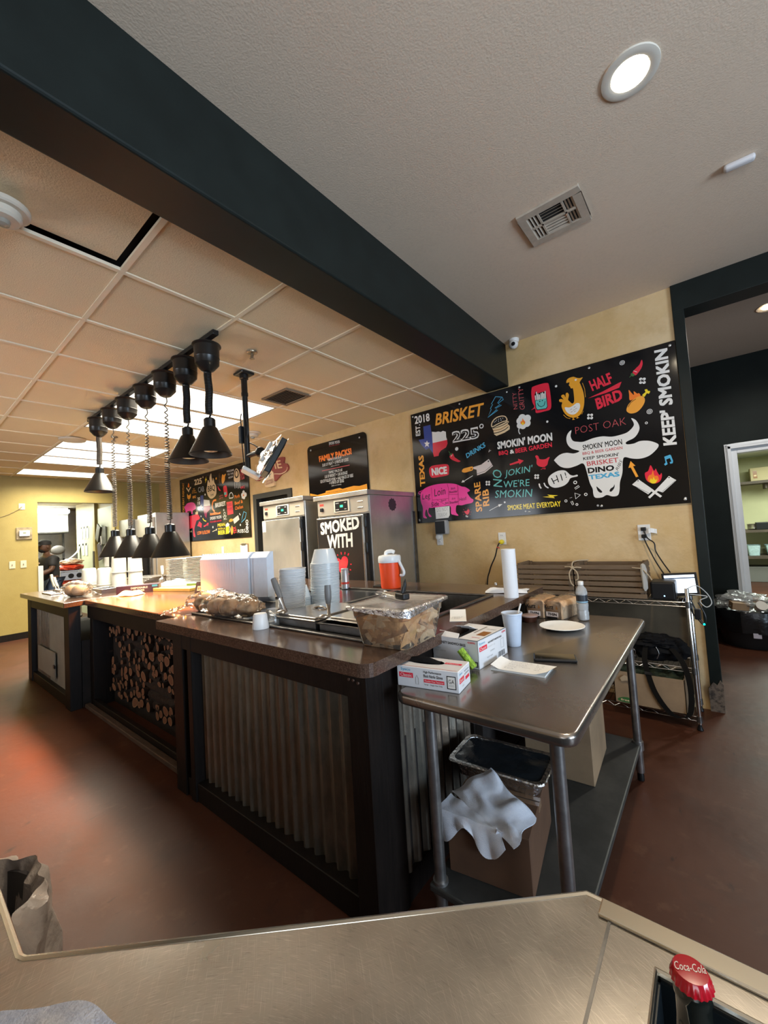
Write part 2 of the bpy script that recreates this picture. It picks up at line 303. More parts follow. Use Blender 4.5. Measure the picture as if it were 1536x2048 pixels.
PRINTS = json.loads(r'''{"BIG":[["t","W","2018",[53,1115,251,1108,52,1205],2],["t","W","EST.",[115,974,122,1100,53,978],2],["t","O","BRISKET",[314,1040,865,1023,339,1169],2],["t","W","225",[508,814,812,806,508,935],4],["t","K","225",[520,829,803,818,520,920],0],["o","W",[845,922],23.7,10.0],["p","N",[161,1066,254,1065,268,877,264,746,219,815,176,801,121,869,87,931,162,927]],["p","W",[197,902,206,878,232,870,210,856,216,826,192,847,166,835,177,862,159,884,185,882]],["p","W",[267,985,315,972,348,972,379,959,404,967,439,950,438,894,447,861,267,860]],["p","R",[267,860,447,861,450,822,429,784,363,760,337,733,331,709,273,708,264,746]],["s","R",[462,680,485,701,505,704,521,663,542,646,564,626,585,612,562,605,518,623,477,650]],["p","G",[462,701,486,711,501,701,469,689]],["l","G",6.0,[470,710,457,737]],["l","W",6.0,[479,677,496,692]],["o","W",[552,745],19.1,0],["t","B","DRINKS",[661,627,874,709,650,676],2],["l","W",4.2,[900,649,913,676,908,657,925,664]],["l","B",5.6,[1014,1177,965,1116,978,1110,951,1071,961,1065,918,993,1026,1040,1008,1065,1066,1079,1035,1106,1089,1130,1078,1156,1014,1177]],["l","B",4.6,[1071,1150,1029,1111,1050,1088,998,1069,1014,1049,925,996]],["s","T",[945,908,959,944,994,971,1042,980,1087,971,1108,948,1111,916,1062,913,1009,900,957,886]],["s","K",[956,909,968,938,1000,962,1044,971,1083,963,1099,947,1101,925,1060,921,1006,909,963,896]],["p","T",[956,876,1121,914,1126,900,1112,887,1131,861,1128,830,1073,807,993,793,971,812,965,852]],["l","K",6.4,[963,875,1027,877,1080,888,1117,902]],["l","K",7.8,[969,825,1009,823,1076,835,1119,857]],["l","D",6.7,[965,852,1005,850,1044,851,1085,865,1115,877]],["o","W",[981,932],3.9,0],["o","W",[1006,946],3.6,0],["o","W",[1026,951],3.9,0],["o","W",[1046,953],3.6,0],["o","W",[1069,951],3.6,0],["o","W",[995,936],4.0,0],["o","W",[1025,932],3.6,0],["o","W",[1051,936],4.0,0],["o","W",[1253,912],35.3,0],["o","W",[1300,895],35.3,0],["o","W",[1232,889],33.9,0],["o","W",[1296,850],33.2,0],["o","W",[1229,846],30.4,0],["o","W",[1258,834],30.0,0],["o","W",[1274,873],36.5,0],["l","W",8.5,[1221,823,1213,800,1217,777,1225,763]],["p","F",[1235,863,1241,887,1250,876,1259,906,1270,883,1281,869,1278,851,1256,841]],["p","Y",[1245,855,1256,874,1264,860,1270,865,1266,846,1256,843]],["t","P","NITTY",[1218,1006,1218,1165,1181,1009],-1],["t","P","GRITTY",[1286,986,1284,1189,1240,991],-1],["s","R",[1376,1175,1453,1180,1504,1173,1516,1151,1523,1054,1522,960,1507,928,1461,924,1386,927,1380,968,1343,964,1373,987,1359,1037,1356,1111,1363,1158]],["p","K",[1383,1091,1399,1129,1409,1103,1447,1104,1473,1103,1483,1113,1490,1039,1491,958,1475,941,1395,949,1383,976]],["p","C",[1388,1038,1485,1040,1486,963,1473,948,1399,955,1390,974]],["l","W",9.1,[1392,1043,1390,1089]],["l","W",8.6,[1406,1042,1403,1119]],["l","W",8.4,[1417,1041,1415,1098]],["l","W",9.2,[1428,1042,1428,1088]],["l","W",9.2,[1441,1040,1444,1096]],["l","W",9.1,[1454,1039,1456,1099]],["l","W",9.2,[1467,1039,1467,1087]],["l","W",8.6,[1479,1039,1479,1106]],["l","K",5.4,[1403,1013,1414,986,1436,972,1460,978,1473,1014]],["o","K",[1426,1024],5.0,0],["o","K",[1449,1026],4.9,0],["o","W",[1576,1123],10.3,0],["o","W",[1476,826],10.3,0],["o","W",[1129,1192],7.4,0],["s","A",[1795,1138,1769,1105,1773,1084,1788,1023,1793,954,1782,883,1758,833,1720,811,1678,817,1638,850,1615,896,1607,938,1615,966,1594,977,1591,995,1607,1000,1628,990,1611,1019,1618,1032,1636,1030,1646,1004,1650,1035,1664,1041,1674,1020,1668,992,1665,977,1679,955,1696,936,1712,952,1714,1003,1711,1064,1696,1069,1689,1089,1681,1102,1687,1126,1663,1127,1668,1152,1690,1165,1722,1165,1747,1149,1772,1139]],["s","W",[1633,917,1670,908,1702,918,1729,931,1752,922,1755,893,1739,860,1706,839,1670,848,1643,877]],["l","D",3.1,[1675,886,1689,891]],["l","D",3.1,[1705,899,1719,904]],["l","D",3.1,[1698,875,1712,880]],["l","D",3.6,[1716,882,1730,887]],["l","D",3.4,[1678,863,1692,867]],["l","D",3.0,[1704,860,1718,865]],["o","W",[1739,1133],8.5,0],["l","A",7.8,[1691,817,1695,793]],["l","A",5.0,[1684,797,1704,795]],["l","A",7.8,[1725,818,1727,800]],["l","A",4.6,[1718,801,1739,802]],["l","A",3.6,[1789,1091,1802,1036,1803,963]],["l","A",4.0,[1617,855,1641,823,1669,809]],["l","A",2.8,[1777,851,1762,826]],["t","R","HALF",[1860,1000,2020,1028,1836,1093],3],["p","R",[1821,949,1938,978,2060,1017,2076,1020,2056,976,1956,958]],["t","R","BIRD",[1885,836,2077,873,1872,930],3],["o","W",[2092,1171],18.8,3.8],["o","W",[2092,1171],10.3,3.8],["o","W",[2092,1171],2.8,0],["o","W",[2243,734],19.7,3.9],["o","W",[2243,734],10.9,3.9],["o","W",[2243,734],3.0,0],["o","W",[2215,650],9.8,4.6],["o","W",[1577,1124],8.4,0],["s","R",[2156,1071,2180,1097,2206,1118,2224,1153,2229,1125,2219,1092,2195,1059,2173,1043]],["l","W",3.3,[2163,1083,2187,1065]],["s","G",[2150,1069,2170,1048,2155,1039,2142,1053]],["l","G",5.0,[2148,1051,2133,1038]],["o","W",[2226,970],11.4,0],["o","W",[2228,997],11.4,0],["o","W",[2204,976],11.2,0],["o","W",[2206,1003],11.2,0],["l","K",5.0,[2209,999,2223,975]],["l","K",4.9,[2207,979,2225,994]],["o","W",[1835,777],11.5,0],["o","W",[1837,802],11.5,0],["o","W",[1812,782],11.5,0],["o","W",[1814,807],10.6,0],["l","K",5.0,[1817,803,1832,781]],["l","K",5.1,[1816,785,1834,799]],["s","F",[2120,855,2119,899,2119,940,2137,909,2151,891,2152,920,2173,896,2185,896,2193,872,2155,860]],["s","O",[2091,787,2108,824,2148,858,2193,871,2218,851,2217,815,2191,774,2158,749,2121,747,2097,764]],["l","K",3.9,[2103,803,2125,835,2161,855]],["s","Y",[2206,875,2228,892,2225,911,2241,912,2246,898,2259,891,2250,874,2236,879,2219,857]],["t","P","POST OAK",[1701,666,2080,667,1701,726],-2],["t","W","KEEP' SMOKIN",[2394,446,2394,1191,2306,452],3],["s","W",[1670,707,1659,658,1674,614,1711,597,1759,589,1829,604,1901,606,1969,590,2030,592,2084,604,2126,641,2131,670,2118,710,2149,685,2167,632,2157,589,2125,550,2078,532,2064,519,2076,506,2121,505,2160,516,2210,510,2252,491,2280,464,2262,430,2213,391,2156,378,2099,387,2048,407,2032,375,2022,284,1999,210,1990,142,1974,105,1936,101,1896,117,1860,101,1811,103,1797,132,1795,180,1778,230,1763,321,1750,387,1729,407,1687,393,1617,383,1556,405,1513,458,1510,475,1557,510,1613,518,1673,502,1719,515,1661,546,1630,589,1623,640,1638,683]],["s","K",[1825,196,1842,179,1865,148,1853,140,1833,158]],["s","K",[1959,198,1955,169,1933,142,1919,146,1928,166,1949,179]],["t","K","SMOKIN' MOON",[1748,516,2040,512,1747,563],1],["t","P","BBQ & BEER GARDEN",[1742,472,2039,471,1741,500],1],["t","K","KEEP SMOKIN'",[1744,431,2010,425,1743,458],1],["t","P","BRISKET",[1769,376,2004,373,1767,416],1],["t","K","DINO",[1771,313,1968,311,1770,360],3],["t","K","RIBS",[1992,305,2031,375,1977,325],-1],["t","E","TEXAS",[1776,259,2003,258,1772,299],3],["p","O",[2129,239,2112,235,2083,317,2067,317,2086,369,2116,327,2100,325]],["p","E",[2308,367,2344,377,2350,371,2360,326,2356,309,2341,307,2338,319,2349,324,2342,351,2318,344,2324,307,2308,298,2302,310,2313,321]],["s","R",[2173,240,2176,262,2197,274,2216,316,2234,269,2247,285,2254,259,2267,231,2280,246,2281,218,2266,184,2232,170,2196,184,2179,206]],["s","F",[2187,209,2201,240,2216,242,2228,273,2234,232,2255,226,2258,192,2232,172,2199,185]],["s","Y",[2200,192,2211,213,2219,201,2227,222,2237,198,2247,201,2238,174,2214,173]],["p","W",[2081,181,2127,217,2219,123,2182,91]],["l","K",2.1,[2088,173,2186,101]],["o","K",[2124,205],4.6,0],["l","W",17.0,[2204,125,2264,63]],["p","W",[2325,216,2368,178,2277,95,2231,118]],["l","K",2.0,[2360,175,2275,103]],["o","K",[2325,204],4.6,0],["l","W",16.9,[2246,120,2185,64]],["o","S",[2412,38],8.5,0],["o","S",[1823,36],9.1,0],["t","W","SMOKIN' MOON",[993,660,1507,647,994,736],3],["t","R","BBQ",[1002,592,1096,591,1001,639],2],["t","W","&",[1113,594,1155,595,1111,632],2],["t","R","BEER GARDEN",[1166,591,1499,591,1165,635],2],["p","R",[1100,500,1187,517,1185,537,1237,510,1194,481,1193,496,1104,486]],["s","R",[1345,532,1359,540,1374,527,1381,503,1409,493,1438,494,1456,503,1471,504,1456,473,1445,440,1421,425,1392,427,1364,443,1352,466,1355,502]],["l","R",3.9,[1407,428,1408,413,1385,404]],["l","R",4.2,[1418,427,1423,410,1422,400]],["l","R",3.6,[1408,407,1428,407]],["t","C","JOKIN'",[1041,366,1300,377,1054,449],0],["t","C","WE'RE",[1021,280,1271,269,1027,346],0],["t","C","SMOKIN",[928,192,1283,165,941,264],0],["t","C","NO",[1012,288,1016,455,921,308],0],["o","W",[1353,333],10.3,0],["o","W",[1355,355],10.3,0],["o","W",[1331,336],10.3,0],["o","W",[1333,358],10.3,0],["l","K",4.2,[1336,354,1350,336]],["l","K",4.1,[1335,338,1352,352]],["s","W",[1440,305,1459,337,1500,361,1545,372,1588,366,1611,345,1628,323,1653,312,1685,315,1686,301,1647,297,1625,289,1607,260,1572,235,1522,224,1479,229,1447,257]],["l","K",8.5,[1471,315,1492,260]],["l","K",7.8,[1515,333,1529,270]],["l","K",7.8,[1486,284,1523,297]],["l","K",7.8,[1551,339,1562,280]],["l","K",7.0,[1588,348,1593,319]],["o","K",[1596,306],4.5,0],["l","W",12.1,[1360,279,1364,252,1375,233]],["l","W",10.9,[1403,280,1415,249,1439,229]],["o","W",[1664,251],15.5,7.2],["l","W",5.0,[1655,203,1688,221,1695,210,1662,192,1655,203]],["l","W",7.0,[1654,160,1696,139,1657,109,1654,160]],["o","W",[1739,139],13.4,6.1],["o","W",[1576,99],12.2,5.5],["l","W",5.0,[1615,88,1628,92,1637,63,1626,58,1615,88]],["o","W",[1662,60],11.2,5.6],["l","W",2.2,[1609,120,1629,126]],["p","Y",[1381,155,1444,154,1423,171,1514,155,1475,148,1485,132]],["t","Y","SMOKE MEAT EVERYDAY",[1047,60,1532,55,1046,109],2],["l","W",4.6,[861,73,965,115]],["p","W",[999,125,956,126,964,101]],["o","W",[1023,140],9.2,0],["o","S",[1216,37],8.5,0],["t","O","TEXAS",[137,407,139,751,68,407],3],["s","R",[198,579,234,613,325,614,420,604,446,578,441,516,426,487,314,481,232,485,205,513]],["t","W","NICE",[230,507,420,501,228,589],4],["s","O",[593,508,614,528,666,534,710,536,720,526,714,497,662,488,625,485,600,493]],["p","I",[720,526,810,539,896,582,934,506,844,452,759,437,757,497,725,508]],["l","K",3.5,[759,452,846,468,928,518]],["o","K",[890,560],7.3,0],["o","K",[700,512],6.8,0],["l","W",5.7,[711,441,611,400]],["p","W",[578,388,598,413,617,388]],["o","M",[58,338],18.8,6.8],["l","M",6.4,[68,353,95,365]],["s","M",[65,314,95,361,157,390,267,406,396,402,504,383,577,347,620,335,668,296,638,279,644,259,670,219,697,200,695,180,673,166,621,161,561,153,524,159,500,151,491,91,515,55,507,49,462,62,433,78,427,158,328,160,189,158,164,160,152,111,190,65,157,67,140,119,131,148,115,128,107,85,130,51,100,52,79,73,84,167,67,226,60,278]],["l","V",3.8,[211,380,212,241,200,185]],["l","V",4.0,[212,242,414,238]],["l","V",3.8,[411,395,423,345,413,173]],["l","V",3.8,[421,279,536,270]],["l","V",3.8,[529,370,534,332,528,162]],["l","V",3.8,[270,239,377,173]],["t","K","Leg",[85,239,186,247,90,322],0],["t","K","Loin",[244,277,380,287,249,358],0],["t","K","Side",[198,170,293,175,200,217],0],["t","K","Head",[542,197,619,206,543,232],0],["t","K","Blade",[453,327,503,332,454,348],0],["t","K","Shoulder",[428,292,527,293,430,316],0],["t","K","Arm",[452,219,494,221,454,245],0],["t","K","Shoulder",[424,180,527,184,426,206],0],["t","K","Spare",[320,208,385,214,322,234],0],["t","K","Rib",[373,181,408,184,374,204],0],["s","R",[587,82,595,92,612,89,628,106,644,100,645,75,619,50]],["l","R",3.0,[657,76,667,75]],["l","R",2.6,[648,55,655,50]],["l","R",2.6,[627,43,629,35]],["l","R",2.6,[602,45,599,37]],["l","R",2.8,[583,60,575,56]],["l","R",2.6,[577,82,567,83]],["l","R",2.8,[586,103,579,109]],["l","R",2.8,[608,115,605,123]],["l","R",3.0,[632,113,636,121]],["l","R",3.0,[651,98,659,102]],["o","S",[607,38],10.5,0],["o","S",[28,40],9.6,0],["t","O","SPARE",[786,74,786,371,717,69],2],["t","O","RIB",[865,122,869,289,797,118],2],["o","W",[878,331],11.1,0],["o","W",[880,355],11.1,0],["o","W",[853,334],11.1,0],["o","W",[855,358],11.1,0],["l","K",5.3,[858,355,875,335]],["l","K",4.9,[857,337,877,352]]],"NOTE":[["p","W",[240,164,417,165,413,69,395,43,242,40]],["t","S","DO NOT",[261,115,401,118,260,155],-1],["t","S","TOUCH!",[275,60,381,66,276,95],-1]],"SMALL":[["t","O","SMOKE MEAT EVERYDAY",[155,528,194,1174,79,528],1],["p","F",[336,1077,356,1121,383,1152,411,1102,416,1067,376,1054]],["l","T",29.0,[285,1059,389,972]],["l","T",27.3,[473,1054,353,982]],["t","T","225",[623,1067,914,1068,616,1180],3],["o","T",[959,1181],16.6,8.3],["p","Y",[1092,1185,1025,1115,1055,1111,1033,1053,1100,1132,1066,1137]],["s","T",[1243,747,1130,801,1074,911,1103,1006,1144,1105,1203,1043,1200,1135,1259,1212,1280,1125,1310,1056,1329,1118,1370,1027,1417,968,1430,881,1392,790]],["t","K","BBQ",[1114,865,1384,871,1119,991],1],["t","K","TIME",[1198,791,1325,799,1201,826],0],["t","S","CAB",[762,911,986,910,752,1015],1],["s","O",[308,940,347,907,395,902,450,925,445,856,389,825,329,839,307,870]],["l","O",10.5,[377,828,374,788]],["t","O","THE",[546,992,617,992,548,1014],0],["t","O","KEEP",[525,958,656,953,526,980],0],["t","O","SMOKING",[503,923,695,915,505,946],0],["t","O","BBQ",[525,814,662,817,525,871],2],["t","D","NITTY GRITTY",[1581,1000,1595,1172,1525,1002],0],["s","O",[1648,1138,1700,1118,1746,1135,1768,1121,1736,1084,1726,1029,1662,971,1621,995,1619,1069]],["t","W","WELCOME",[1799,1150,2031,1145,1798,1184],1],["t","W","TO THE",[1823,1090,2012,1092,1822,1124],1],["t","W","MOON",[1847,1030,1993,1039,1846,1064],1],["s","T",[2029,964,2025,1075,2053,1142,2101,1177,2154,1152,2196,1081,2196,947]],["s","K",[2047,1072,2071,1139,2105,1159,2152,1127,2174,1064,2143,1019,2079,1017]],["s","T",[2070,1079,2088,1122,2111,1135,2141,1104,2140,1054,2099,1035]],["l","W",11.6,[2041,957,2039,842]],["l","W",11.3,[2092,951,2091,844]],["l","W",11.2,[2142,944,2140,830]],["l","W",11.3,[2192,938,2191,832]],["t","P","RIBS",[2219,959,2342,963,2225,1147],1],["t","R","BBQ",[2215,806,2339,811,2214,856],1],["s","R",[1663,907,1714,932,1771,914,1792,819,1786,748,1717,730,1675,812]],["p","C",[1681,811,1759,813,1759,766,1691,766]],["s","R",[1477,950,1514,914,1580,854,1520,866,1483,907]],["t","P","NITTY",[1521,745,1650,747,1519,776],0],["t","P","GRITTY",[1507,704,1647,706,1506,736],0],["l","W",15.1,[1840,707,1864,765,1922,784,1965,739,1961,694,1839,696]],["o","O",[1437,1095],21.9,0],["o","W",[2293,743],38.0,0],["o","W",[2252,708],34.0,0],["o","W",[2301,669],38.0,0],["o","W",[2347,703],38.0,0],["o","W",[2257,668],24.3,0],["p","F",[2268,687,2292,724,2316,682]],["t","F","Pork",[2018,668,2178,677,2016,729],1],["t","F","Beef &",[2015,563,2259,575,2014,618],1],["t","F","Chicken",[2014,473,2260,487,2013,533],1],["s","M",[168,685,225,715,297,749,468,756,596,721,641,644,622,611,514,586,498,531,450,534,442,586,284,588,279,524,229,517,200,624]],["s","R",[113,467,177,491,423,496,590,506,706,503,781,436,743,400,650,384,599,319,543,210,580,84,499,98,487,247,354,237,233,249,245,95,208,93,177,170,157,76,120,91,111,291]],["p","T",[613,505,606,562,639,537,662,585,682,544,716,575,717,502]],["t","W","20",[715,761,818,762,713,823],2],["t","W","18",[708,677,811,679,707,745],2],["p","N",[836,847,948,843,950,672,953,550,848,570,763,644,822,672]],["p","W",[952,759,1167,727,1185,628,947,637]],["p","V",[947,637,1185,628,1170,554,1064,508,1033,402,976,450,931,552]],["p","W",[852,681,871,640,937,629,884,606,896,560,845,589,791,572,810,612,768,644,827,644]],["l","F",35.4,[1406,709,1302,698,1261,632,1270,556,1338,503]],["t","W","BRISKET",[1364,572,1719,578,1361,653],3],["p","R",[1748,634,1938,636,1954,417,1768,406]],["t","V","RIBS",[1771,555,1923,561,1765,606],1],["t","V","TIPS",[1774,472,1929,480,1774,524],1],["p","F",[1166,446,1174,494,1232,479,1337,492,1459,472,1544,486,1533,445]],["t","W","SMOKIN' MOON",[1163,360,1560,365,1164,420],2],["t","R","BBQ & BEER GARDEN",[1159,305,1556,308,1157,339],1],["l","Y",19.9,[891,412,943,370,1018,350]],["o","W",[827,455],15.4,0],["o","W",[1014,847],19.9,0],["p","R",[665,282,715,323,752,366,850,315,821,234,755,265]],["p","R",[902,268,1047,297,1026,315,1108,315,1069,258,1045,276,933,244]],["o","W",[1671,439],32.0,8.7],["l","W",10.5,[1612,397,1729,394]],["l","W",10.5,[1620,376,1668,357,1718,374]],["l","W",7.5,[1627,339,1744,342]],["o","W",[1650,505],18.0,9.0],["s","O",[1808,301,1848,334,1923,329,1929,298,1863,283,1816,288]],["p","I",[1931,323,2101,381,2134,305,1971,240]],["l","B",13.6,[2273,427,2222,333,2189,252,2307,312,2349,401,2273,427]],["l","W",16.8,[2139,408,2172,376]],["o","W",[2155,212],17.6,12.2],["o","W",[1250,226],19.5,13.5],["t","Y","MEAN",[1418,222,1667,223,1419,280],2],["t","Y","WITH A",[1418,164,1662,162,1417,201],2],["t","Y","BEER",[1423,80,1661,79,1425,151],3],["p","W",[1688,243,1758,279,1813,245,1801,215,1694,201]],["p","Y",[1694,201,1795,216,1791,89,1684,78]],["l","W",11.2,[1806,205,1830,173,1812,118,1787,109]],["s","O",[1853,162,1895,215,1922,158,1913,88,1873,60,1848,101]],["t","R","TEX",[2040,77,2009,193,1949,76],2],["t","W","RIBS",[2068,79,2302,79,2067,140],0],["t","W","DINO",[2388,73,2395,287,2311,74],3],["t","F","LOW & SLOW",[663,111,1144,116,657,179],2],["l","T",10.5,[1227,147,1353,167]],["o","T",[1370,175],18.0,0],["t","T","TEXAS",[271,172,457,174,266,201],0]],"FAM":[["t","W","SMOKIN' MOON",[448,695,650,685,448,737],1],["t","P","BBQ & BEER GARDEN",[451,673,645,665,450,686],0],["t","F","FAMILY PACKS!",[241,497,857,504,232,580],4],["t","W","FAMILY PACK #1",[415,478,662,479,415,514],1],["t","W","3LBS OF MEAT + 3 PINTS OF SIDES",[295,426,789,428,297,466],1],["t","W","(FEEDS 6-8 PEOPLE)",[461,394,619,395,463,413],0],["l","P",9.5,[283,370,805,371]],["t","W","FAMILY PACK #2",[417,308,670,310,418,347],1],["t","W","1LB OF BRISKET + 1LB SAUSAGE",[332,263,758,262,334,303],1],["t","W","1LB OF PULLED PORK + HALF RACK OF RIBS",[239,206,857,210,240,249],1],["t","W","+ 4 PINTS OF SIDES",[410,165,687,166,411,205],1],["t","W","(FEEDS 10-12 PEOPLE)",[451,133,636,133,452,150],0],["p","O",[16,89,171,52,329,67,338,89,422,88,600,99,656,80,769,91,852,97,958,81,1079,95,1083,22,11,-13]],["t","D","MAKE YOUR OWN FAMILY PACK",[361,51,738,50,361,68],0],["o","S",[76,691],13.7,0],["o","S",[1000,690],11.1,0]],"SMK":[["t","W","SMOKED",[41,443,601,483,37,573],3],["t","W","WITH",[132,295,496,306,135,438],3],["s","R",[237,155,248,187,286,197,318,179,340,206,377,216,414,194,415,147,389,92,345,28,271,83]],["l","R",13.0,[224,208,233,202]],["l","R",13.0,[272,235,280,223]],["l","R",12.4,[328,258,331,234]],["l","R",12.4,[384,257,378,234]],["l","R",12.4,[434,245,421,224]],["l","R",12.4,[181,170,200,165]],["l","R",12.4,[209,86,224,95]],["l","R",11.7,[447,135,465,137]],["l","R",11.7,[435,84,453,78]],["l","R",12.4,[412,45,425,36]],["l","R",12.4,[375,17,382,4]]],"PRIME":[["s","U",[115,315,217,275,289,306,447,298,519,235,658,217,768,274,822,299,947,326,991,376,956,438,887,462,894,550,728,559,688,591,604,612,494,604,402,572,237,517,136,429]],["t","T","PRIME",[182,423,850,391,145,545],1],["l","T",11.0,[116,329,265,295,603,329,812,306,937,333,971,385]],["s","T",[419,155,415,249,440,352,477,394,565,394,627,359,638,292,640,194,631,143]],["t","U","CERTIFIED",[424,218,632,227,423,248],1],["t","U","ANGUS BEEF",[424,178,635,194,424,208],1],["s","H",[483,340,549,340,588,351,581,332,553,317,550,284,534,286,530,307,497,304,490,286,480,294]]]}''')
# ---------------------------------------------------------------- materials
YELLOW = layered('mustard_plaster', (.60, .41, .185), [(1.3, (1,1,1), .42, .68, (.70, .535, .32), .8, 0), (5, (1,1,1), .5, .8, (.43, .27, .11), .55, .4), (40, (1,1,1), .5, .75, (.68, .50, .28), .3, 0), (1.1, (1,1,.6), .55, .75, (.40, .27, .15), .5, 2)], .62, bump=.25, bs=35)
YELLOW2 = layered('ochre_paint', (.37, .285, .085), [(2, (1,1,1), .4, .7, (.43, .34, .115), .7, 0), (7, (1,1,1), .5, .75, (.33, .25, .075), .5, 0)], .55, bump=.1, bs=60)
CEILM = layered('grey_plaster', (.70, .565, .43), [(60, (1,1,1), .45, .7, (.57, .46, .35), .35, 0), (2, (1,1,1), .4, .7, (.72, .59, .46), .5, 0)], .85, bump=.16, bs=130)
TILEM = layered('ceiling_tile', (.80, .655, .435), [(140, (1,1,1), .5, .72, (.60, .475, .30), .4, 0), (1.6, (1,1,1), .55, .8, (.72, .57, .35), .5, 0)], .9, bump=.3, bs=160)
TBAR = mat('tee_bar', (.80, .69, .52), .5)
GREEN = mat('dark_green_paint', (.0095, .0135, .0125), .42, ns=6, na=.15, spec=.2)
GREEN2 = mat('dark_green_wall', (.0085, .0125, .0120), .6, ns=3, na=.2, spec=.12)
FLOORM = layered('stained_concrete', (.058, .0185, .0095), [(.9, (1,1,1), .38, .68, (.092, .034, .0175), .75, 0), (3.1, (1,1,1), .50, .74, (.036, .017, .013), .65, .5), (9, (1,1,1), .58, .74, (.15, .075, .042), .4, .2), (22, (1,.4,1), .64, .74, (.012, .008, .007), .75, .9), (55, (.5,1,1), .66, .76, (.16, .10, .07), .4, .3)], .42, rr=(.34, .55), bump=.08, bs=22, spec=.3)
WOODD = mat('dark_stained_wood', (.0085, .0055, .0042), .5, spec=.25, ns=7, na=.35, stretch=(9, 9, .8), bump=.12, bs=30)
SLABM = layered('brown_granite', (.075, .043, .030), [(210, (1,1,1), .5, .62, (.15, .095, .068), .8, 0), (90, (1,1,1), .55, .68, (.022, .014, .012), .7, 0)], .14, rr=(.10, .2), spec=.55)
GALV = layered('galvanised_sheet', (.25, .22, .175), [(26, (1,1,.35), .42, .62, (.16, .15, .125), .8, 0), (5, (1,1,.25), .45, .7, (.24, .14, .08), .6, 0), (120, (1,1,.3), .6, .75, (.10, .09, .08), .6, 0)], .38, metal=.75, bump=.08, bs=60)
STEEL = layered('worn_steel', (.36, .32, .285), [(2.5, (1,1,1), .4, .7, (.43, .385, .35), .6, 0), (60, (1,.03,1), .60, .75, (.42, .38, .35), .35, .9), (60, (.03,1,1), .60, .75, (.40, .365, .33), .35, .35)], .25, rr=(.20, .29), metal=.92)
def swirl_steel(name, base, hi, lo, centres, rough):
    """steel wiped in arcs: fine scratches that follow circles about a few centres"""
    m = bpy.data.materials.new(name); m.use_nodes = True; nt = m.node_tree; N = nt.nodes; L = nt.links
    b = N['Principled BSDF']; b.inputs['Metallic'].default_value = .9
    tc = N.new('ShaderNodeTexCoord'); cur = None
    n0 = N.new('ShaderNodeTexNoise'); n0.inputs['Scale'].default_value = 5; n0.inputs['Detail'].default_value = 6; L.new(tc.outputs['Object'], n0.inputs['Vector'])
    mx = N.new('ShaderNodeMix'); mx.data_type = 'RGBA'; L.new(n0.outputs[0], mx.inputs['Factor']); mx.inputs['A'].default_value = (*[v*.78 for v in base], 1); mx.inputs['B'].default_value = (*[v*1.22 for v in base], 1); cur = mx.outputs['Result']
    for (cx, cy_, fr, fa, t0, t1, c, amt) in centres:
        sb = N.new('ShaderNodeVectorMath'); sb.operation = 'SUBTRACT'; L.new(tc.outputs['Object'], sb.inputs[0]); sb.inputs[1].default_value = (cx, cy_, FZ_)
        sp = N.new('ShaderNodeSeparateXYZ'); L.new(sb.outputs[0], sp.inputs[0])
        ln = N.new('ShaderNodeVectorMath'); ln.operation = 'LENGTH'; L.new(sb.outputs[0], ln.inputs[0])
        an = N.new('ShaderNodeMath'); an.operation = 'ARCTAN2'; L.new(sp.outputs[1], an.inputs[0]); L.new(sp.outputs[0], an.inputs[1])
        m1 = N.new('ShaderNodeMath'); m1.operation = 'MULTIPLY'; L.new(ln.outputs['Value'], m1.inputs[0]); m1.inputs[1].default_value = fr
        m2 = N.new('ShaderNodeMath'); m2.operation = 'MULTIPLY'; L.new(an.outputs[0], m2.inputs[0]); m2.inputs[1].default_value = fa
        cb = N.new('ShaderNodeCombineXYZ'); L.new(m1.outputs[0], cb.inputs[0]); L.new(m2.outputs[0], cb.inputs[1])
        n = N.new('ShaderNodeTexNoise'); n.inputs['Scale'].default_value = 1; n.inputs['Detail'].default_value = 3; L.new(cb.outputs[0], n.inputs['Vector'])
        mr = N.new('ShaderNodeMapRange'); mr.inputs['From Min'].default_value = t0; mr.inputs['From Max'].default_value = t1; mr.inputs['To Max'].default_value = amt; L.new(n.outputs[0], mr.inputs['Value'])
        x = N.new('ShaderNodeMix'); x.data_type = 'RGBA'; L.new(mr.outputs[0], x.inputs['Factor']); L.new(cur, x.inputs['A']); x.inputs['B'].default_value = (*(hi if c else lo), 1); cur = x.outputs['Result']
    L.new(cur, b.inputs['Base Color'])
    mr = N.new('ShaderNodeMapRange'); mr.inputs['From Min'].default_value = .3; mr.inputs['From Max'].default_value = .7; mr.inputs['To Min'].default_value = rough[0]; mr.inputs['To Max'].default_value = rough[1]; L.new(n0.outputs[0], mr.inputs['Value']); L.new(mr.outputs[0], b.inputs['Roughness'])
    return m
FZ_ = .90
SCRATCH = swirl_steel('scratched_steel', (.43, .395, .35), (.80, .75, .68), (.24, .215, .19), [(-.30, .02, 950, 16, .56, .72, 1, .42), (-.95, -.35, 820, 15, .58, .74, 1, .36), (.30, -.10, 1000, 24, .60, .74, 1, .26), (-.30, .02, 500, 20, .60, .72, 0, .40)], (.26, .40))
STEELD = mat('dark_steel', (.16, .155, .15), .36, .9, ns=12, na=.3)
STEELB = mat('bright_steel', (.62, .61, .59), .26, 1, ns=10, na=.12, stretch=(1, 1, 12))
OVENM = layered('oven_steel', (.50, .49, .46), [(6, (1,1,.5), .4, .7, (.62, .60, .56), .7, 0), (30, (20,1,1), .55, .75, (.40, .39, .37), .3, 0)], .34, rr=(.28, .42), metal=.85)
CHROME = mat('chrome_wire', (.70, .69, .67), .2, 1)
BLACKM = mat('black_metal', (.012, .012, .012), .38, .3)
BLACKP = mat('black_plastic', (.009, .009, .010), .4, spec=.3)
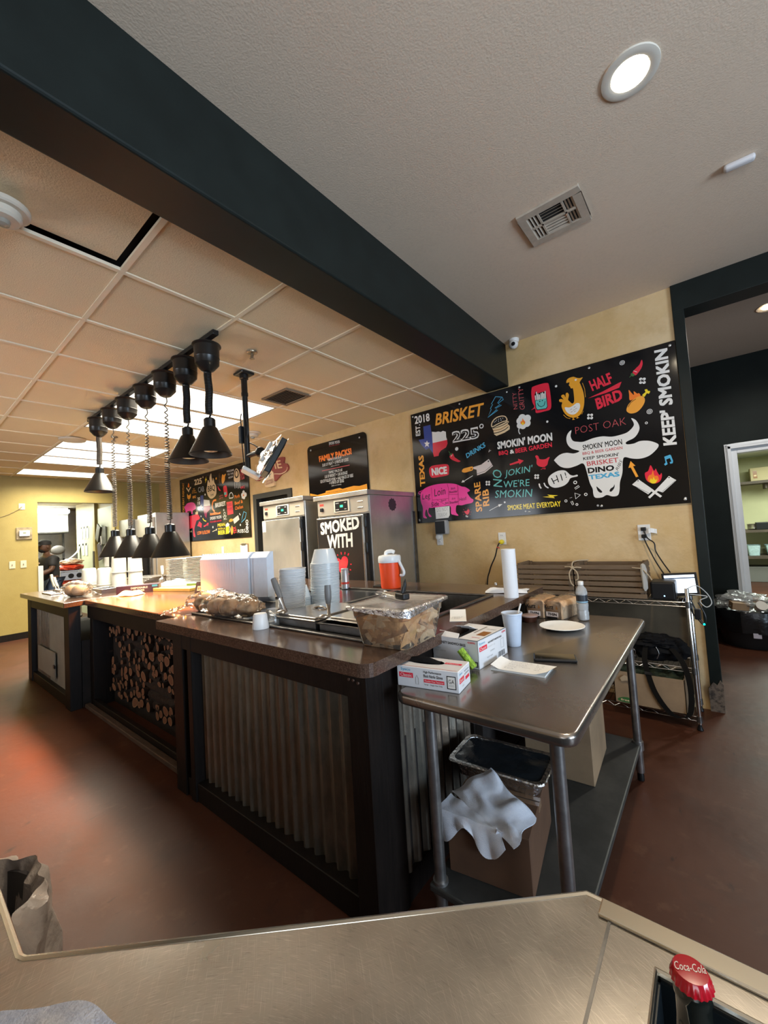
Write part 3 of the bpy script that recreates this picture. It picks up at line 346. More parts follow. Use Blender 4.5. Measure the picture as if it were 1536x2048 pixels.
BLACKR = mat('black_fabric', (.007, .007, .008), .8, bump=.3, bs=60, spec=.1)
WHITEP = mat('white_plastic', (.74, .73, .70), .4)
FOAM = mat('daylit_foam', (.63, .71, .84), .55, ns=30, na=.03, bump=.05, bs=140)  # white foam, with the daylight's blue cast painted into its colour
PAPER = mat('white_paper', (.78, .78, .76), .7, ns=12, na=.03)
CARD = mat('cardboard', (.30, .20, .115), .8, ns=8, na=.12, bump=.05, bs=60)
CARDD = mat('brown_cardboard', (.11, .052, .026), .8, ns=8, na=.15)
CRATEW = layered('weathered_crate_wood', (.165, .11, .065), [(5, (.6,12,14), .4, .65, (.095, .06, .036), .8, 0), (16, (.5,10,16), .55, .75, (.25, .18, .115), .5, 0)], .75, bump=.2, bs=40)
LOGW = mat('log_end_grain', (.22, .095, .045), .7, ns=25, na=.2)
BARK = mat('bark', (.026, .017, .012), .9, ns=30, na=.4, bump=.6, bs=40)
DARKB = mat('backing_board', (.016, .011, .009), .8, ns=9, na=.4)
GLOSSB = mat('gloss_black_panel', (.006, .006, .007), .10, spec=.4)
TROF = mat('lit_diffuser', (1, .95, .82), .5, emis=.85, ec=(1, .95, .84))
LAMPE = mat('lit_lens', (1, .95, .85), .5, emis=24, ec=(1, .86, .62))
BULB = mat('lit_heat_bulb', (1, .5, .2), .4, emis=16, ec=(1, .33, .07))
TUBEL = mat('lit_tube', (1, 1, .97), .5, emis=5, ec=(.95, 1, .93))
WHITEW = mat('white_enamel', (.70, .70, .64), .4, ns=3, na=.08)
FRP = mat('pale_green_panel', (.40, .43, .31), .5, ns=2, na=.06)
RUBBER = mat('black_rubber', (.01, .01, .01), .7)
GLASSM = film('window_glass', (.9, .95, 1), .92, .03, 0)

# ---------------------------------------------------------------- room shell
g = G().box(-14.2, -3.6, -.12, 4.6, 12, 0)
struct('floor', g, FLOORM, 'red brown stained concrete floor')
g = G(); g.box(-9.3, 3.76, 0, -5.71, 3.9, 3.2); g.box(-5.71, 3.76, 2.17, -4.73, 3.9, 3.2); g.box(-4.73, 3.76, 0, -.09, 3.9, 3.2)
struct('wall_back', g, YELLOW, 'mottled mustard plaster wall behind the ovens and murals')
g = G(); g.box(-9.44, -3.6, 0, -9.3, 1.70, 3.2); g.box(-9.44, 1.70, 2.36, -9.3, 2.88, 3.2); g.box(-9.44, 2.88, 0, -9.3, 3.9, 3.2)
struct('wall_left', g, YELLOW2, 'ochre painted end wall of the serving room')
g = G()
for x0, x1 in ((-9.44, -5.7), (-3.5, .5), (2.7, 4.6)): g.box(x0, -3.6, 0, x1, -3.48, 3.2)
for x0, x1 in ((-5.7, -3.5), (.5, 2.7)): g.box(x0, -3.6, 0, x1, -3.48, .7); g.box(x0, -3.6, 2.4, x1, -3.48, 3.2)
struct('wall_front', g, YELLOW, 'plaster wall with the two front windows')
g = G(); g.box(4.5, -3.6, 0, 4.62, -.8, 3.3); g.box(4.5, 1.4, 0, 4.62, 12, 3.3); g.box(4.5, -.8, 0, 4.62, 1.4, .7); g.box(4.5, -.8, 2.4, 4.62, 1.4, 3.3)
struct('wall_right', g, GREEN2, 'dark green side wall of the dining room')
for i, (a, b) in enumerate((((-5.7, -3.54, .7), (-3.5, -3.54, 2.4)), ((.5, -3.54, .7), (2.7, -3.54, 2.4)))):
    g = G(); x0, y, z0 = a; x1, _, z1 = b
    for q in ((x0, z0, x1, z0+.06), (x0, z1-.06, x1, z1), (x0, z0, x0+.06, z1), (x1-.06, z0, x1, z1), ((x0+x1)/2-.03, z0, (x0+x1)/2+.03, z1)): g.box(q[0], y-.03, q[1], q[2], y+.03, q[3])
    wdw = struct('window_%d' % (i+1), g, WHITEW, 'front window frame')
    obj('pane', G().box(x0+.03, y-.004, z0+.03, x1-.03, y+.004, z1-.03), GLASSM, wdw)
g = G()
for q in ((-.8, .7, 1.4, .76), (-.8, 2.34, 1.4, 2.4), (-.8, .7, -.74, 2.4), (1.34, .7, 1.4, 2.4), (.27, .7, .33, 2.4)): g.box(4.53, q[0], q[1], 4.59, q[2], q[3])
wdw = struct('window_3', g, WHITEW, 'side window frame')
obj('pane', G().box(4.556, -.77, .73, 4.564, 1.37, 2.37), GLASSM, wdw)
# dining ceiling, lounge ceiling
struct('ceiling_dining', G().box(-1.5, -3.6, 3.16, 4.6, 3.9, 3.28), CEILM, 'grey plaster ceiling over the dining side')
struct('ceiling_lounge', G().box(-1.2, 3.88, 3.2, 4.6, 6.3, 3.32), CEILM, 'pale plaster ceiling beyond the wide opening')
g = G().box(-1.62, -3.5, 2.75, -1.388, 3.76, 3.2)
struct('trim_7', g, GREEN, 'dark green beam between the two ceilings', bevel=.012, seg=3)
# kitchen ceiling with its lay-in tiles: module .62
MX, MY, X0, Y0, ZC = .622, .615, -2.16, .735, 2.80
kc = struct('ceiling', G().box(-9.3, -3.5, 2.86, -1.62, 3.76, 2.95), mat('plenum', (.03, .025, .02), .9), 'drop ceiling of square tiles over the kitchen')
bars = G()
xs = [X0+MX*k for k in range(0, -12, -1)]; ys = [Y0+MY*k for k in range(-3, 5)]
bar0 = obj('tee_bar', G().box(-.012, -3.5, ZC-.004, .012, 3.76, ZC+.012), TBAR, kc, loc=(xs[0], 0, 0))
for x in xs[1:]: part_copy(bar0, kc, (x, 0, 0))
for y in ys:
    mid = abs(y-(Y0+2*MY)) < .01
    for xa, xb in ([(-9.3, -9.002), (-8.38, -7.758), (-5.892, -5.27), (-3.404, -1.62)] if mid else [(-9.3, -1.62)]):
        obj('tee_bar', G().box(xa, y-.012, ZC-.0035, xb, y+.012, ZC+.011), TBAR, kc)
tile0 = obj('tile', G().box(-MX/2+.004, -MY/2+.004, 0, MX/2-.004, MY/2-.004, .016), TILEM, kc, loc=(0, 0, -5))
TROFF = [(-3.404, -5.27), (-5.892, -7.758), (-8.38, -9.002)]
first = True
for i in range(-1, 12):
    xc = X0-MX*(i+.5)
    for j in range(-3, 5):
        yc = Y0+MY*(j+.5)
        if yc > 3.72: continue
        if any(b < xc < a for a, b in TROFF) and Y0+MY < yc < Y0+3*MY: continue
        if i == -1:      # cut tiles along the beam
            wd = 1.62-1.538; 
            g = G().box(-1.62-.001-(2.16-1.62)+.004, yc-MY/2+.004, ZC+.003, -1.621, yc+MY/2-.004, ZC+.019)
            o = obj('tile', g, TILEM, kc)
            if j == -1: o.location = (.03, -.03, .022)
            continue
        if first: o = tile0; first = False
        else: o = part_copy(tile0, kc)
        o.location = (xc, yc, ZC+.003+random.uniform(0, .002)); o.rotation_euler = (random.uniform(-.002, .002), random.uniform(-.002, .002), 0)
struct('ceiling_kitchen_rear', G().box(-9.3, -3.5, ZC-.002, -1.62, Y0-3*MY-.012, ZC+.01), TILEM, 'rear strip of the drop ceiling')
for n, (xa, xb) in enumerate(TROFF):
    k = max(1, round((xa-xb)/MX))
    for q in range(k):
        x1 = xa-q*MX; x0 = x1-MX; y0 = Y0+MY; y1 = Y0+3*MY
        lab = 'lit fluorescent ceiling panel by itself, farthest from the beam' if k == 1 else 'lit fluorescent ceiling panel, %s of three in the bank %s' % (('first', 'middle', 'last')[q], ('nearer the beam', 'next to the lone far panel')[n])
        t = thing('ceiling_light', lab, 'ceiling light', ((x0+x1)/2, (y0+y1)/2, ZC), 0, 'fluorescent ceiling panels')
        dx, dy = MX/2-.013, MY-.013
        g = G()
        for b in ((-dx, -dy, dx, -dy+.014), (-dx, dy-.014, dx, dy), (-dx, -dy, -dx+.014, dy), (dx-.014, -dy, dx, dy)): g.box(b[0], b[1], -.003, b[2], b[3], .03)
        obj('frame', g, mat('troffer_frame', (.30, .27, .22), .5), t)
        obj('diffuser', G().box(-dx+.014, -dy+.014, 0, dx-.014, dy-.014, .008), TROF, t)
        l = bpy.data.lights.new('panel_lamp', 'AREA'); l.shape = 'RECTANGLE'; l.size = 2*dx-.03; l.size_y = 2*dy-.03; l.energy = 23; l.color = (1, .91, .72); l.spread = R_(142)
        o = bpy.data.objects.new('panel_lamp', l); o.parent = t; o.location = (0, 0, -.006); col.objects.link(o)
# opening beside the mural
g = G(); g.box(-.09, 3.74, 0, -.02, 3.93, 2.96); struct('trim_1', g, GREEN, 'dark green jamb of the wide opening', bevel=.004)
g = G(); g.box(-.09, 3.74, 2.955, 4.5, 3.93, 3.2); struct('trim_2', g, GREEN, 'dark green header over the wide opening', bevel=.004)
g = G(); g.add([(-.10,3.735,0),(-.02,3.735,0),(-.015,3.735,.2),(-.03,3.735,.23),(-.05,3.735,.19),(-.07,3.735,.21),(-.10,3.735,.16)]+[(-.10,3.75,0),(-.02,3.75,0),(-.015,3.75,.2),(-.03,3.75,.23),(-.05,3.75,.19),(-.07,3.75,.21),(-.10,3.75,.16)], [tuple(range(7))]+[(i,(i+1)%7,7+(i+1)%7,7+i) for i in range(7)])
struct('trim_3', g, layered('chipped_plaster', (.16, .12, .09), [(30, (1,1,1), .45, .6, (.04, .03, .025), .9, 0)], .9), 'chipped plaster at the foot of the jamb')
# dark lounge wall with the white door frame
g = G(); g.box(-2, 6.15, 0, .30, 6.29, 3.3); g.box(.30, 6.15, 2.09, 1.2, 6.29, 3.3); g.box(1.2, 6.15, 0, 4.6, 6.29, 3.3)
struct('wall_lounge', g, GREEN2, 'dark green wall beyond the wide opening')
struct('wall_lounge_side', G().box(-1.2, 3.9, 0, -1.08, 6.15, 3.3), GREEN2, 'hidden side wall of the lounge')
g = G()
for d, y in ((.02, 6.13), (.055, 6.118), (.085, 6.105)):
    e = .105-d
    g.box(.20+d*.35, y, 0, .20+d*.35+.03, 6.16, 2.20-d*.35); g.box(.20+d*.35, y, 2.20-d*.35-.03, 1.3-d*.35, 6.16, 2.20-d*.35); g.box(1.3-d*.35-.03, y, 0, 1.3-d*.35, 6.16, 2.20-d*.35)
g.box(.20, 6.137, 0, .31, 6.3, 2.2); g.box(.31, 6.137, 2.085, 1.2, 6.3, 2.2); g.box(1.19, 6.137, 0, 1.3, 6.3, 2.2)
struct('door_2', g, mat('white_trim', (.62, .66, .70), .35), 'white moulded door frame in the dark green wall', bevel=.004)
# pantry behind that frame
PY = 11.2
struct('wall_pantry', G().box(-1, PY, 0, 4, PY+.1, 3.2), mat('pantry_wall', (.56, .55, .33), .7, ns=2, na=.06), 'pale green yellow pantry wall')
struct('wall_pantry_left', G().box(.14, 6.3, 0, .2, PY, 3.2), mat('pantry_wall', (.56, .55, .33)), 'pantry side wall')
struct('ceiling_pantry', G().box(0, 6.3, 2.5, 4, PY, 2.56), mat('pantry_ceiling', (.6, .66, .58), .8), 'white pantry ceiling')
struct('baseboard_pantry', G().box(.2, PY-.03, 0, 3, PY, .13), mat('white_trim', (.62, .66, .70), .35), 'white pantry baseboard')
area('pantry_light', (1.4, 8.6, 2.45), (0, 0, 0), 1.2, 2.4, 75, (.90, 1, .88))
# kitchen service passage through the left doorway
struct('wall_passage_right', G().box(-12.0, 2.92, 0, -9.44, 3.02, 2.6), YELLOW2, 'ochre passage wall beyond the left doorway')
struct('wall_passage_left', G().box(-13.6, 1.0, 0, -9.44, 1.08, 2.6), YELLOW2, 'hidden passage wall')
struct('wall_passage_back', G().box(-13.7, .9, 0, -13.6, 5, 2.7), mat('hood_steel', (.74, .73, .76), .5, .2, ns=3, na=.15), 'steel clad wall at the back of the passage')
struct('ceiling_passage', G().box(-13.7, .9, 2.56, -9.44, 5, 2.62), mat('passage_tile', (.42, .36, .27), .9), 'passage ceiling')
struct('trim_4', G().box(-10.55, 2.86, 0, -10.42, 2.921, 2.56), YELLOW2, 'ochre pilaster on the passage wall')
pn = struct('trim_5', G().box(-10.35, 2.90, 0, -9.5, 2.921, 2.33), FRP, 'pale green wall panel beside the doorway')
struct('trim_6', G().box(-11.9, 2.90, 0, -10.6, 2.921, 2.30), FRP, 'pale green wall panel with the order slips')
struct('baseboard_left', G().box(-9.3, -3.5, 0, -9.285, 1.69, .11), WOODD, 'brown baseboard on the end wall')
# kitchen back door
g = G(); g.box(-5.71, 3.735, 0, -5.62, 3.9, 2.17); g.box(-4.82, 3.735, 0, -4.73, 3.9, 2.17); g.box(-5.62, 3.735, 2.09, -4.82, 3.9, 2.17)
dr = struct('door_1', g, mat('charcoal_paint', (.035, .036, .034), .45), 'charcoal door frame between the mural and the ovens')
obj('door_leaf', G().box(-5.62, 3.83, 0, -4.82, 3.87, 2.09), BLACKP, dr)
# structural wall behind everything to seal the lounge and kitchen
struct('wall_passage_end', G().box(-13.7, 4.9, 0, -9.44, 5, 2.7), YELLOW2, 'hidden end wall of the passage')
# ---------------------------------------------------------------- serving counter
ZT = .98
def corrugated(name, parent, x0, x1, z0, z1, y, plane='y', pitch=.068, amp=.0115):
    n = int((x1-x0)/pitch*8); g = G()
    def fn(u, v):
        s = x0+(x1-x0)*u; d = amp*math.cos(2*math.pi*s/pitch); z = z0+(z1-z0)*v
        return (s, y+d, z) if plane == 'y' else (y+d, s, z)
    g.grid(fn, n, 1)
    return obj(name, g, GALV, parent, smooth=True)
top = thing('countertop', 'dark brown granite countertop running the length of the serving island', 'countertop', (0, 0, 0))
def slab(pts, name='slab', well=None):
    g = G(); g.prism(pts, ZT-.048, ZT); return obj(name, g, SLABM, top, bevel=.007, seg=3, fixn=True)
# right slab with the opening for the wells: four strips butted as one mesh outline
def slab_hole(x0, y0, x1, y1, h):
    hx0, hy0, hx1, hy1 = h; g = G(); r = .05
    out = [(x0, y0)]+[(x1-r+r*math.sin(a), y0+r-r*math.cos(a)) for a in [i*math.pi/10 for i in range(6)]]+[(x1, y1), (x0, y1)]
    inn = [(hx0, hy0), (hx1, hy0), (hx1, hy1), (hx0, hy1)]
    n = len(out); vs = []
    for z in (ZT, ZT-.048):
        vs += [(a, b, z) for a, b in out]+[(a, b, z) for a, b in inn]
    m = n+4; fs = []
    # ring faces: link outer corners with the hole's corners
    link = [0]+[1]*6+[2, 3]
    for base, flip in ((0, False), (m, True)):
        for i in range(n):
            j = (i+1) % n; a, b = link[i], link[j]
            f = (base+i, base+j, base+n+b, base+n+a) if a != b else (base+i, base+j, base+n+a)
            fs.append(f[::-1] if flip else f)
    for i in range(n): fs.append((i, m+i, m+(i+1) % n, (i+1) % n))
    for i in range(4): fs.append((n+i, n+(i+1) % 4, m+n+(i+1) % 4, m+n+i))
    g.add(vs, fs); return obj('slab', g, SLABM, top, fixn=True)
WELL = (-2.62, 1.27, -1.14, 2.42)
slab_hole(-2.66, 1.03, -.945, 2.90, WELL)
slab([(-4.55, 1.15), (-2.945, 1.15), (-2.945, 2.90), (-4.55, 2.90)])
slab([(-2.943, 1.15), (-2.662, 1.15), (-2.662, 2.90), (-2.943, 2.90)])
slab([(-6.36, .99), (-4.50, .99), (-4.552, 1.14), (-4.552, 2.90), (-6.36, 2.90)])
def frame_cab(name, label, x0, x1, y0, y1, posts, panels, rz0=.80):
    t = thing(name, label, 'counter base', (0, 0, 0), 0, None)
    zt = ZT-.048
    for i, (a, b) in enumerate(posts):
        obj('post', G().box(a, y0, 0, b, y0+.09, zt), WOODD, t, bevel=.003, seg=1)
    obj('top_rail', G().box(x0+.003, y0+.002, zt-.105, x1-.003, y0+.07, zt-.001), WOODD, t, bevel=.003, seg=1)
    obj('bottom_rail', G().box(x0+.003, y0+.012, .0, x1-.003, y0+.08, .10), WOODD, t, bevel=.003, seg=1)
    obj('body', G().box(x0+.03, y0+.10, 0, x1-.03, y1, .60), DARKB, t)
    for a, b in panels: corrugated('corrugated_panel', t, a, b, .095, zt-.10, y0+.062)
    return t
cr = frame_cab('counter_base', 'dark wood counter base with corrugated metal front, at the steel table end', -2.56, -1.0, 1.08, 2.80, [(-2.56, -2.44), (-2.38, -2.33), (-1.10, -1.0)], [(-2.33, -1.10)])
for z0 in (0,):
    obj('post', G().box(-1.09, 1.17, 0, -1.0, 1.26, .93), WOODD, cr, bevel=.003, seg=1)
obj('side_rail', G().box(-1.06, 1.26, .83, -1.0, 2.8, .931), WOODD, cr, bevel=.003, seg=1)
obj('post', G().box(-1.09, 1.86, 0, -1.0, 1.95, .93), WOODD, cr, bevel=.003, seg=1)
obj('side_base', G().box(-1.07, 1.26, 0, -1.01, 2.8, .10), WOODD, cr)
corrugated('corrugated_panel', cr, 1.26, 1.86, .095, .84, -1.022, 'x')
obj('side_panel', G().box(-1.05, 1.95, .10, -1.02, 2.80, .84), DARKB, cr)
for dx, dz in ((.0, 0), (.022, 0), (.046, -.006)):
    obj('screw', G().lathe([(.006, 0), (.005, -.004)], 8, (-1.085+dx*1.0, 1.08, .895+dz), 'y'), mat('old_screw', (.12, .07, .05), .5, .6), cr)
cm = thing('counter_base', 'middle counter base faced with stacked log ends', 'counter base', (0, 0, 0))
obj('top_rail', G().box(-4.57, 1.18, .81, -2.565, 1.25, .931), WOODD, cm, bevel=.003, seg=1)
obj('backing', G().box(-4.57, 1.36, 0, -2.58, 1.40, .93), DARKB, cm)
obj('post', G().box(-4.575, 1.20, 0, -4.50, 1.36, .93), WOODD, cm, bevel=.003, seg=1)
obj('post', G().box(-2.66, 1.18, 0, -2.563, 1.36, .93), WOODD, cm, bevel=.003, seg=1)
obj('toe_board', G().box(-4.5, 1.19, 0, -2.66, 1.23, .075), WOODD, cm, bevel=.004, seg=1)
obj('toe_board', G().box(-4.57, 1.145, 0, -2.66, 1.188, .035), mat('worn_wood', (.075, .045, .03), .7, ns=8, na=.4, stretch=(1, 8, 8)), cm, bevel=.004, seg=1)
obj('body', G().box(-4.57, 1.41, 0, -2.6, 2.80, .60), DARKB, cm)
# log ends, each a slice standing proud of the board
SAPW = mat('log_sapwood', (.36, .20, .11), .7, ns=25, na=.15)
def log_mesh(v):
    rnd = random.Random(v); ph = [rnd.uniform(0, 6.28) for _ in range(3)]
    wob = lambda a, j: 1+.07*math.sin(2*a+ph[0])+.05*math.sin(3*a+ph[1])+.03*math.sin(5*a+ph[2])
    g = G(); n = 14
    g.k = 0; g.lathe([(1, 0), (1, -.9), (.97, -1), (.86, -1.0)], n, axis='y', cap=False, wob=wob)
    g.k = 2; g.lathe([(.86, -1.0), (.72, -1.01)], n, axis='y', cap=False, wob=wob)
    g.k = 1; g.lathe([(.72, -1.01), (.40, -1.0)], n, axis='y', wob=wob)
    return obj('log_slice', g, [BARK, LOGW, SAPW], cm, loc=(0, 0, -3), smooth=True)
variants = [log_mesh(i) for i in range(4)]
rng = random.Random(5); placed = []; used = set()
tries = 0
while len(placed) < 215 and tries < 20000:
    tries += 1
    r = rng.choice((.020, .024, .028, .03, .034, .038, .044)); x = rng.uniform(-4.55, -2.70); z = rng.uniform(.10, .84)
    if mnoise.noise(Vector((x*3.1, z*4.2, .3))) < -.30: continue
    if any((x-a)**2+(z-b)**2 < (.92*(r+c))**2 for a, b, c in placed): continue
    placed.append((x, z, r)); v = rng.randrange(4); d = rng.uniform(.012, .045)
    o = variants[v] if v not in used else part_copy(variants[v], cm); used.add(v)
    o.location = (x, 1.36, z); o.scale = (r*rng.uniform(.85, 1.1), d, r*rng.uniform(.95, 1.2)); o.rotation_euler = (rng.uniform(-.12, .12), rng.uniform(0, 6.28), rng.uniform(-.12, .12))
for i in range(9):     # long bark covered logs lying between the ends
    z = .16+.075*i; x = rng.uniform(-4.0, -3.2); L = rng.uniform(.5, .8)
    obj('bark_log', G().lathe([(.03, -L/2), (.034, -L/4), (.03, L/4), (.033, L/2)], 10, (x, 1.372, z), 'x', wob=lambda a, j: 1+.1*math.sin(3*a+j)), BARK, cm, smooth=True)
cl = frame_cab('counter_base', 'far counter base with a pale corrugated panel, by the end wall', -6.26, -4.58, 1.04, 2.80, [(-6.26, -6.10), (-4.74, -4.58)], [(-6.10, -5.55)])
obj('access_panel', G().box(-5.55, 1.095, .10, -4.74, 1.105, .83), mat('grey_painted_board', (.27, .26, .22), .6, ns=4, na=.12), cl)
obj('access_door', G().box(-5.95, 1.07, .16, -5.25, 1.082, .42), mat('grey_painted_board', (.27, .26, .22)), cl, bevel=.003)
obj('latch', G().box(-5.27, 1.06, .27, -5.22, 1.072, .30), BLACKM, cl)
# serving wells let into the right slab
wl = thing('serving_well', 'stainless serving well let into the granite beside the chip tub', 'food well', (0, 0, ZT))
g = G(); a, b, c, d = WELL
for q in ((a-.012, b-.03, c+.012, b), (a-.012, d, c+.012, d+.03), (a-.03, b-.03, a, d+.03), (c, b-.03, c+.03, d+.03)): g.box(q[0], q[1], .0005, q[2], q[3], .011)
obj('rim', g, STEELD, wl, bevel=.004, seg=2)
g = G(); g.box(a+.002, b+.002, -.17, c-.002, d-.002, -.165)
for q in ((a+.002, b+.002, c-.002, b+.006), (a+.002, d-.006, c-.002, d-.002), (a+.002, b+.002, a+.006, d-.002), (c-.006, b+.002, c-.002, d-.002)): g.box(q[0], q[1], -.165, q[2], q[3], 0)
obj('basin', g, STEELD, wl)
obj('divider', G().box(-1.90, b+.004, -.12, -1.86, d-.004, .010), STEELD, wl, bevel=.003)
obj('divider', G().box(-1.86, 1.70, -.05, c-.004, 1.73, .009), STEELD, wl, bevel=.003)
obj('cover', G().box(a+.006, b+.006, -.02, -1.905, d-.006, -.003), mat('smoked_cover', (.030, .036, .042), .2, .3), wl, bevel=.003)
obj('cover', G().box(-1.855, 1.735, -.06, -1.5, d-.006, -.05), STEELB, wl, bevel=.003)
def hotel_pan(parent, x0, y0, x1, y1, z=.012, dep=.10):
    g = G()
    for q in ((x0, y0, x1, y0+.018), (x0, y1-.018, x1, y1), (x0, y0, x0+.018, y1), (x1-.018, y0, x1, y1)): g.box(q[0], q[1], z, q[2], q[3], z+.006)
    for q in ((x0+.018, y0+.018, x1-.018, y0+.02), (x0+.018, y1-.02, x1-.018, y1-.018), (x0+.018, y0+.018, x0+.02, y1-.018), (x1-.02, y0+.018, x1-.018, y1-.018)): g.box(q[0], q[1], z-dep, q[2], q[3], z)
    g.box(x0+.018, y0+.018, z-dep, x1-.018, y1-.018, z-dep+.003)
    return obj('pan', g, STEELB, parent, bevel=.0015, seg=1)
# lidded insets that stand proud
def pan_lid(label, x0, y0, x1, y1, z):
    t = thing('pan_cover', label, 'pan lid', ((x0+x1)/2, (y0+y1)/2, z)); w2, h2 = (x1-x0)/2, (y1-y0)/2
    g = G(); g.box(-w2, -h2, 0, w2, h2, .008); g.box(-w2+.02, -h2+.02, .008, w2-.02, h2-.02, .016); obj('cover', g, STEELB, t, bevel=.004, seg=2)
    g = G(); g.lathe([(.058, .0165), (.05, .019), (.03, .0172)], 20); g.xf(Matrix.Diagonal((1, .6, 1, 1))); obj('handle_recess', g, STEEL, t, smooth=True)
    g = G(); g.tube([(-.045, 0, .018), (-.02, 0, .026), (.02, 0, .026), (.045, 0, .018)], .006); obj('grip', g, STEELB, t, smooth=True)
    return t
def inset(label, x0, y0, x1, y1, z0=.0, z1=.045):
    t = thing('inset_pan', label, 'pan', (0, 0, ZT)); g = G()
    for q in ((x0, y0, x1, y0+.004), (x0, y1-.004, x1, y1), (x0, y0, x0+.004, y1), (x1-.004, y0, x1, y1)): g.box(q[0], q[1], -.15, q[2], q[3], z1)
    for q in ((x0-.012, y0-.012, x1+.012, y0), (x0-.012, y1, x1+.012, y1+.012), (x0-.012, y0-.012, x0, y1+.012), (x1, y0-.012, x1+.012, y1+.012)): g.box(q[0], q[1], z1-.006, q[2], q[3], z1)
    obj('pan_body', g, STEELD, t, bevel=.0015, seg=1); obj('pan_floor', G().box(x0, y0, -.155, x1, y1, -.15), STEELD, t); return t
inset('raised steel pan under the recessed lid, left of two in the well', -1.83, 1.29, -1.50, 1.66)
inset('raised steel pan beside the chip tub, right of two in the well', -1.47, 1.29, -1.165, 1.66)
pan_lid('stainless pan lid with recessed grip, left of the upright ladle', -1.845, 1.275, -1.487, 1.675, ZT+.045)
pan_lid('flat stainless pan lid tucked behind the chip tub', -1.482, 1.33, -1.15, 1.675, ZT+.045)
GREYH = mat('grey_handle', (.16, .17, .18), .45)
def spoodle(label, p0, p1):
    t = thing('serving_ladle', label, 'ladle', p0); d = Vector(p1)-Vector(p0)
    g = G(); g.tube([d*.42, d*.6, d*.8, d], [.012, .016, .017, .015], 12); obj('handle', g, GREYH, t, smooth=True)
    g = G(); g.tube([d*.02, d*.2, d*.42], [.010, .007, .011], 8); g.sphere((-.02, -.015, .004), .026, 14, 8, (1, 1, .5)); obj('neck', g, STEELB, t, smooth=True)
    return t
spoodle('grey handled ladle leaning over the pan lid with the recessed grip', (-1.735, 1.30, ZT+.068), (-1.86, 1.32, ZT+.235))
spoodle('grey handled ladle standing upright beside the chip tub', (-1.43, 1.315, ZT+.066), (-1.445, 1.33, ZT+.215))

# ---------------------------------------------------------------- stainless work table
TZ = .85
tb = thing('work_table', 'worn stainless steel work table at the end of the counter', 'table', (0, 0, 0))
x0, x1, y0, y1 = -.940, -.325, 1.155, 2.71
g = G(); r = .045
pts = []
for cx, cy_, a0 in ((x1-r, y0+r, -90), (x1-r, y1-r, 0), (x0+r, y1-r, 90), (x0+r, y0+r, 180)):
    pts += [(cx+r*math.cos(R_(a0+k*22.5)), cy_+r*math.sin(R_(a0+k*22.5))) for k in range(5)]
g.prism(pts, TZ-.038, TZ); obj('tabletop', g, STEEL, tb, bevel=.012, seg=4, fixn=True, smooth=True)
LEGM = mat('leg_steel', (.34, .33, .32), .36, .9, ns=14, na=.3)
legs = [(-.83, 1.22), (-.405, 1.25), (-.40, 2.58), (-.83, 2.58)]
for lx, ly in legs:
    l = obj('leg', G().lathe([(.02, .045), (.0205, .05), (.0205, TZ-.038)], 16, (lx, ly, 0)), LEGM, tb, smooth=True)
    obj('foot', G().lathe([(.012, 0), (.017, .004), (.017, .03), (.014, .048)], 14, (lx, ly, 0)), BLACKM, l, smooth=True)
g = G(); g.box(-.86, 1.19, .175, -.385, 2.61, .20)
obj('undershelf', g, layered('grey_galvanised_shelf', (.060, .062, .060), [(6, (1,1,1), .4, .7, (.11, .11, .105), .7, 0), (30, (1,1,1), .6, .75, (.07, .07, .07), .5, 0)], .5, metal=.6), tb, bevel=.006, seg=2)
for lx, ly in legs: obj('bracket', G().lathe([(.027, .165), (.027, .21)], 14, (lx, ly, 0)), LEGM, tb, smooth=True)

# ---------------------------------------------------------------- foreground steel bar with ice bin
FZ = .90
fb = thing('steel_bar', 'scratched stainless bar top right in front of the camera', 'bar', (0, 0, 0))
outl = [(-1.9, .109), (-.750, .109), (-.178, .624), (1.1, .624), (1.1, -1.1), (-1.9, -1.1)]
g = G()
hole = [(-.090, .563), (.75, .563), (.75, .02), (-.090, .02)]
n = len(outl); vs = [(x, y, z) for z in (FZ, FZ-.035) for x, y in outl+hole]; m = n+4
fs = []
top_f = [(0, 1, n+3), (1, 2, n+0, n+3), (2, 3, n+1, n+0), (3, 4, n+2, n+1), (4, 5, n+3, n+2), (5, 0, n+3)]
fs += top_f+[tuple(i+m for i in f)[::-1] for f in top_f]
fs += [(i, m+i, m+(i+1) % n, (i+1) % n) for i in range(n)]+[(n+i, n+(i+1) % 4, m+n+(i+1) % 4, m+n+i) for i in range(4)]
g.add(vs, fs); obj('bar_top', g, SCRATCH, fb, fixn=True)
PE = mat('polished_edge', (.80, .74, .62), .22, 1)
edge = [(-1.9, .111, FZ-.003), (-.757, .111, FZ-.003), (-.746, .115, FZ-.003), (-.178, .627, FZ-.003), (1.1, .627, FZ-.003)]
obj('rolled_edge', G().tube(edge, .0052, 8), PE, fb, smooth=True)
obj('raised_strip', G().box(-.158, .598, FZ, 1.1, .627, FZ+.005), PE, fb, bevel=.002)
obj('seam_strip', G().box(-.146, -1.0, FZ, -.1425, .597, FZ+.0014), STEELD, fb)
obj('bin_rim', G().tube([(-.090, .02, FZ+.001), (-.090, .563, FZ+.001), (.75, .563, FZ+.001)], .0042, 8), PE, fb, smooth=True)
g = G(); g.box(-.085, .02, .70, .75, .56, .705)
for q in ((-.092, .02, -.086, .565), (-.092, .558, .75, .565), (.745, .02, .75, .565), (-.09, .015, .75, .02)): g.box(q[0], q[1], .70, q[2], q[3], FZ-.005)
obj('ice_bin', g, mat('bin_liner', (.008, .012, .015), .3), fb)
obj('cabinet', G().box(-1.8, -1.0, 0, 1.0, .03, FZ-.24), BLACKM, fb)
obj('cabinet', G().box(-.06, .035, 0, 1.0, .55, .69), BLACKM, fb)
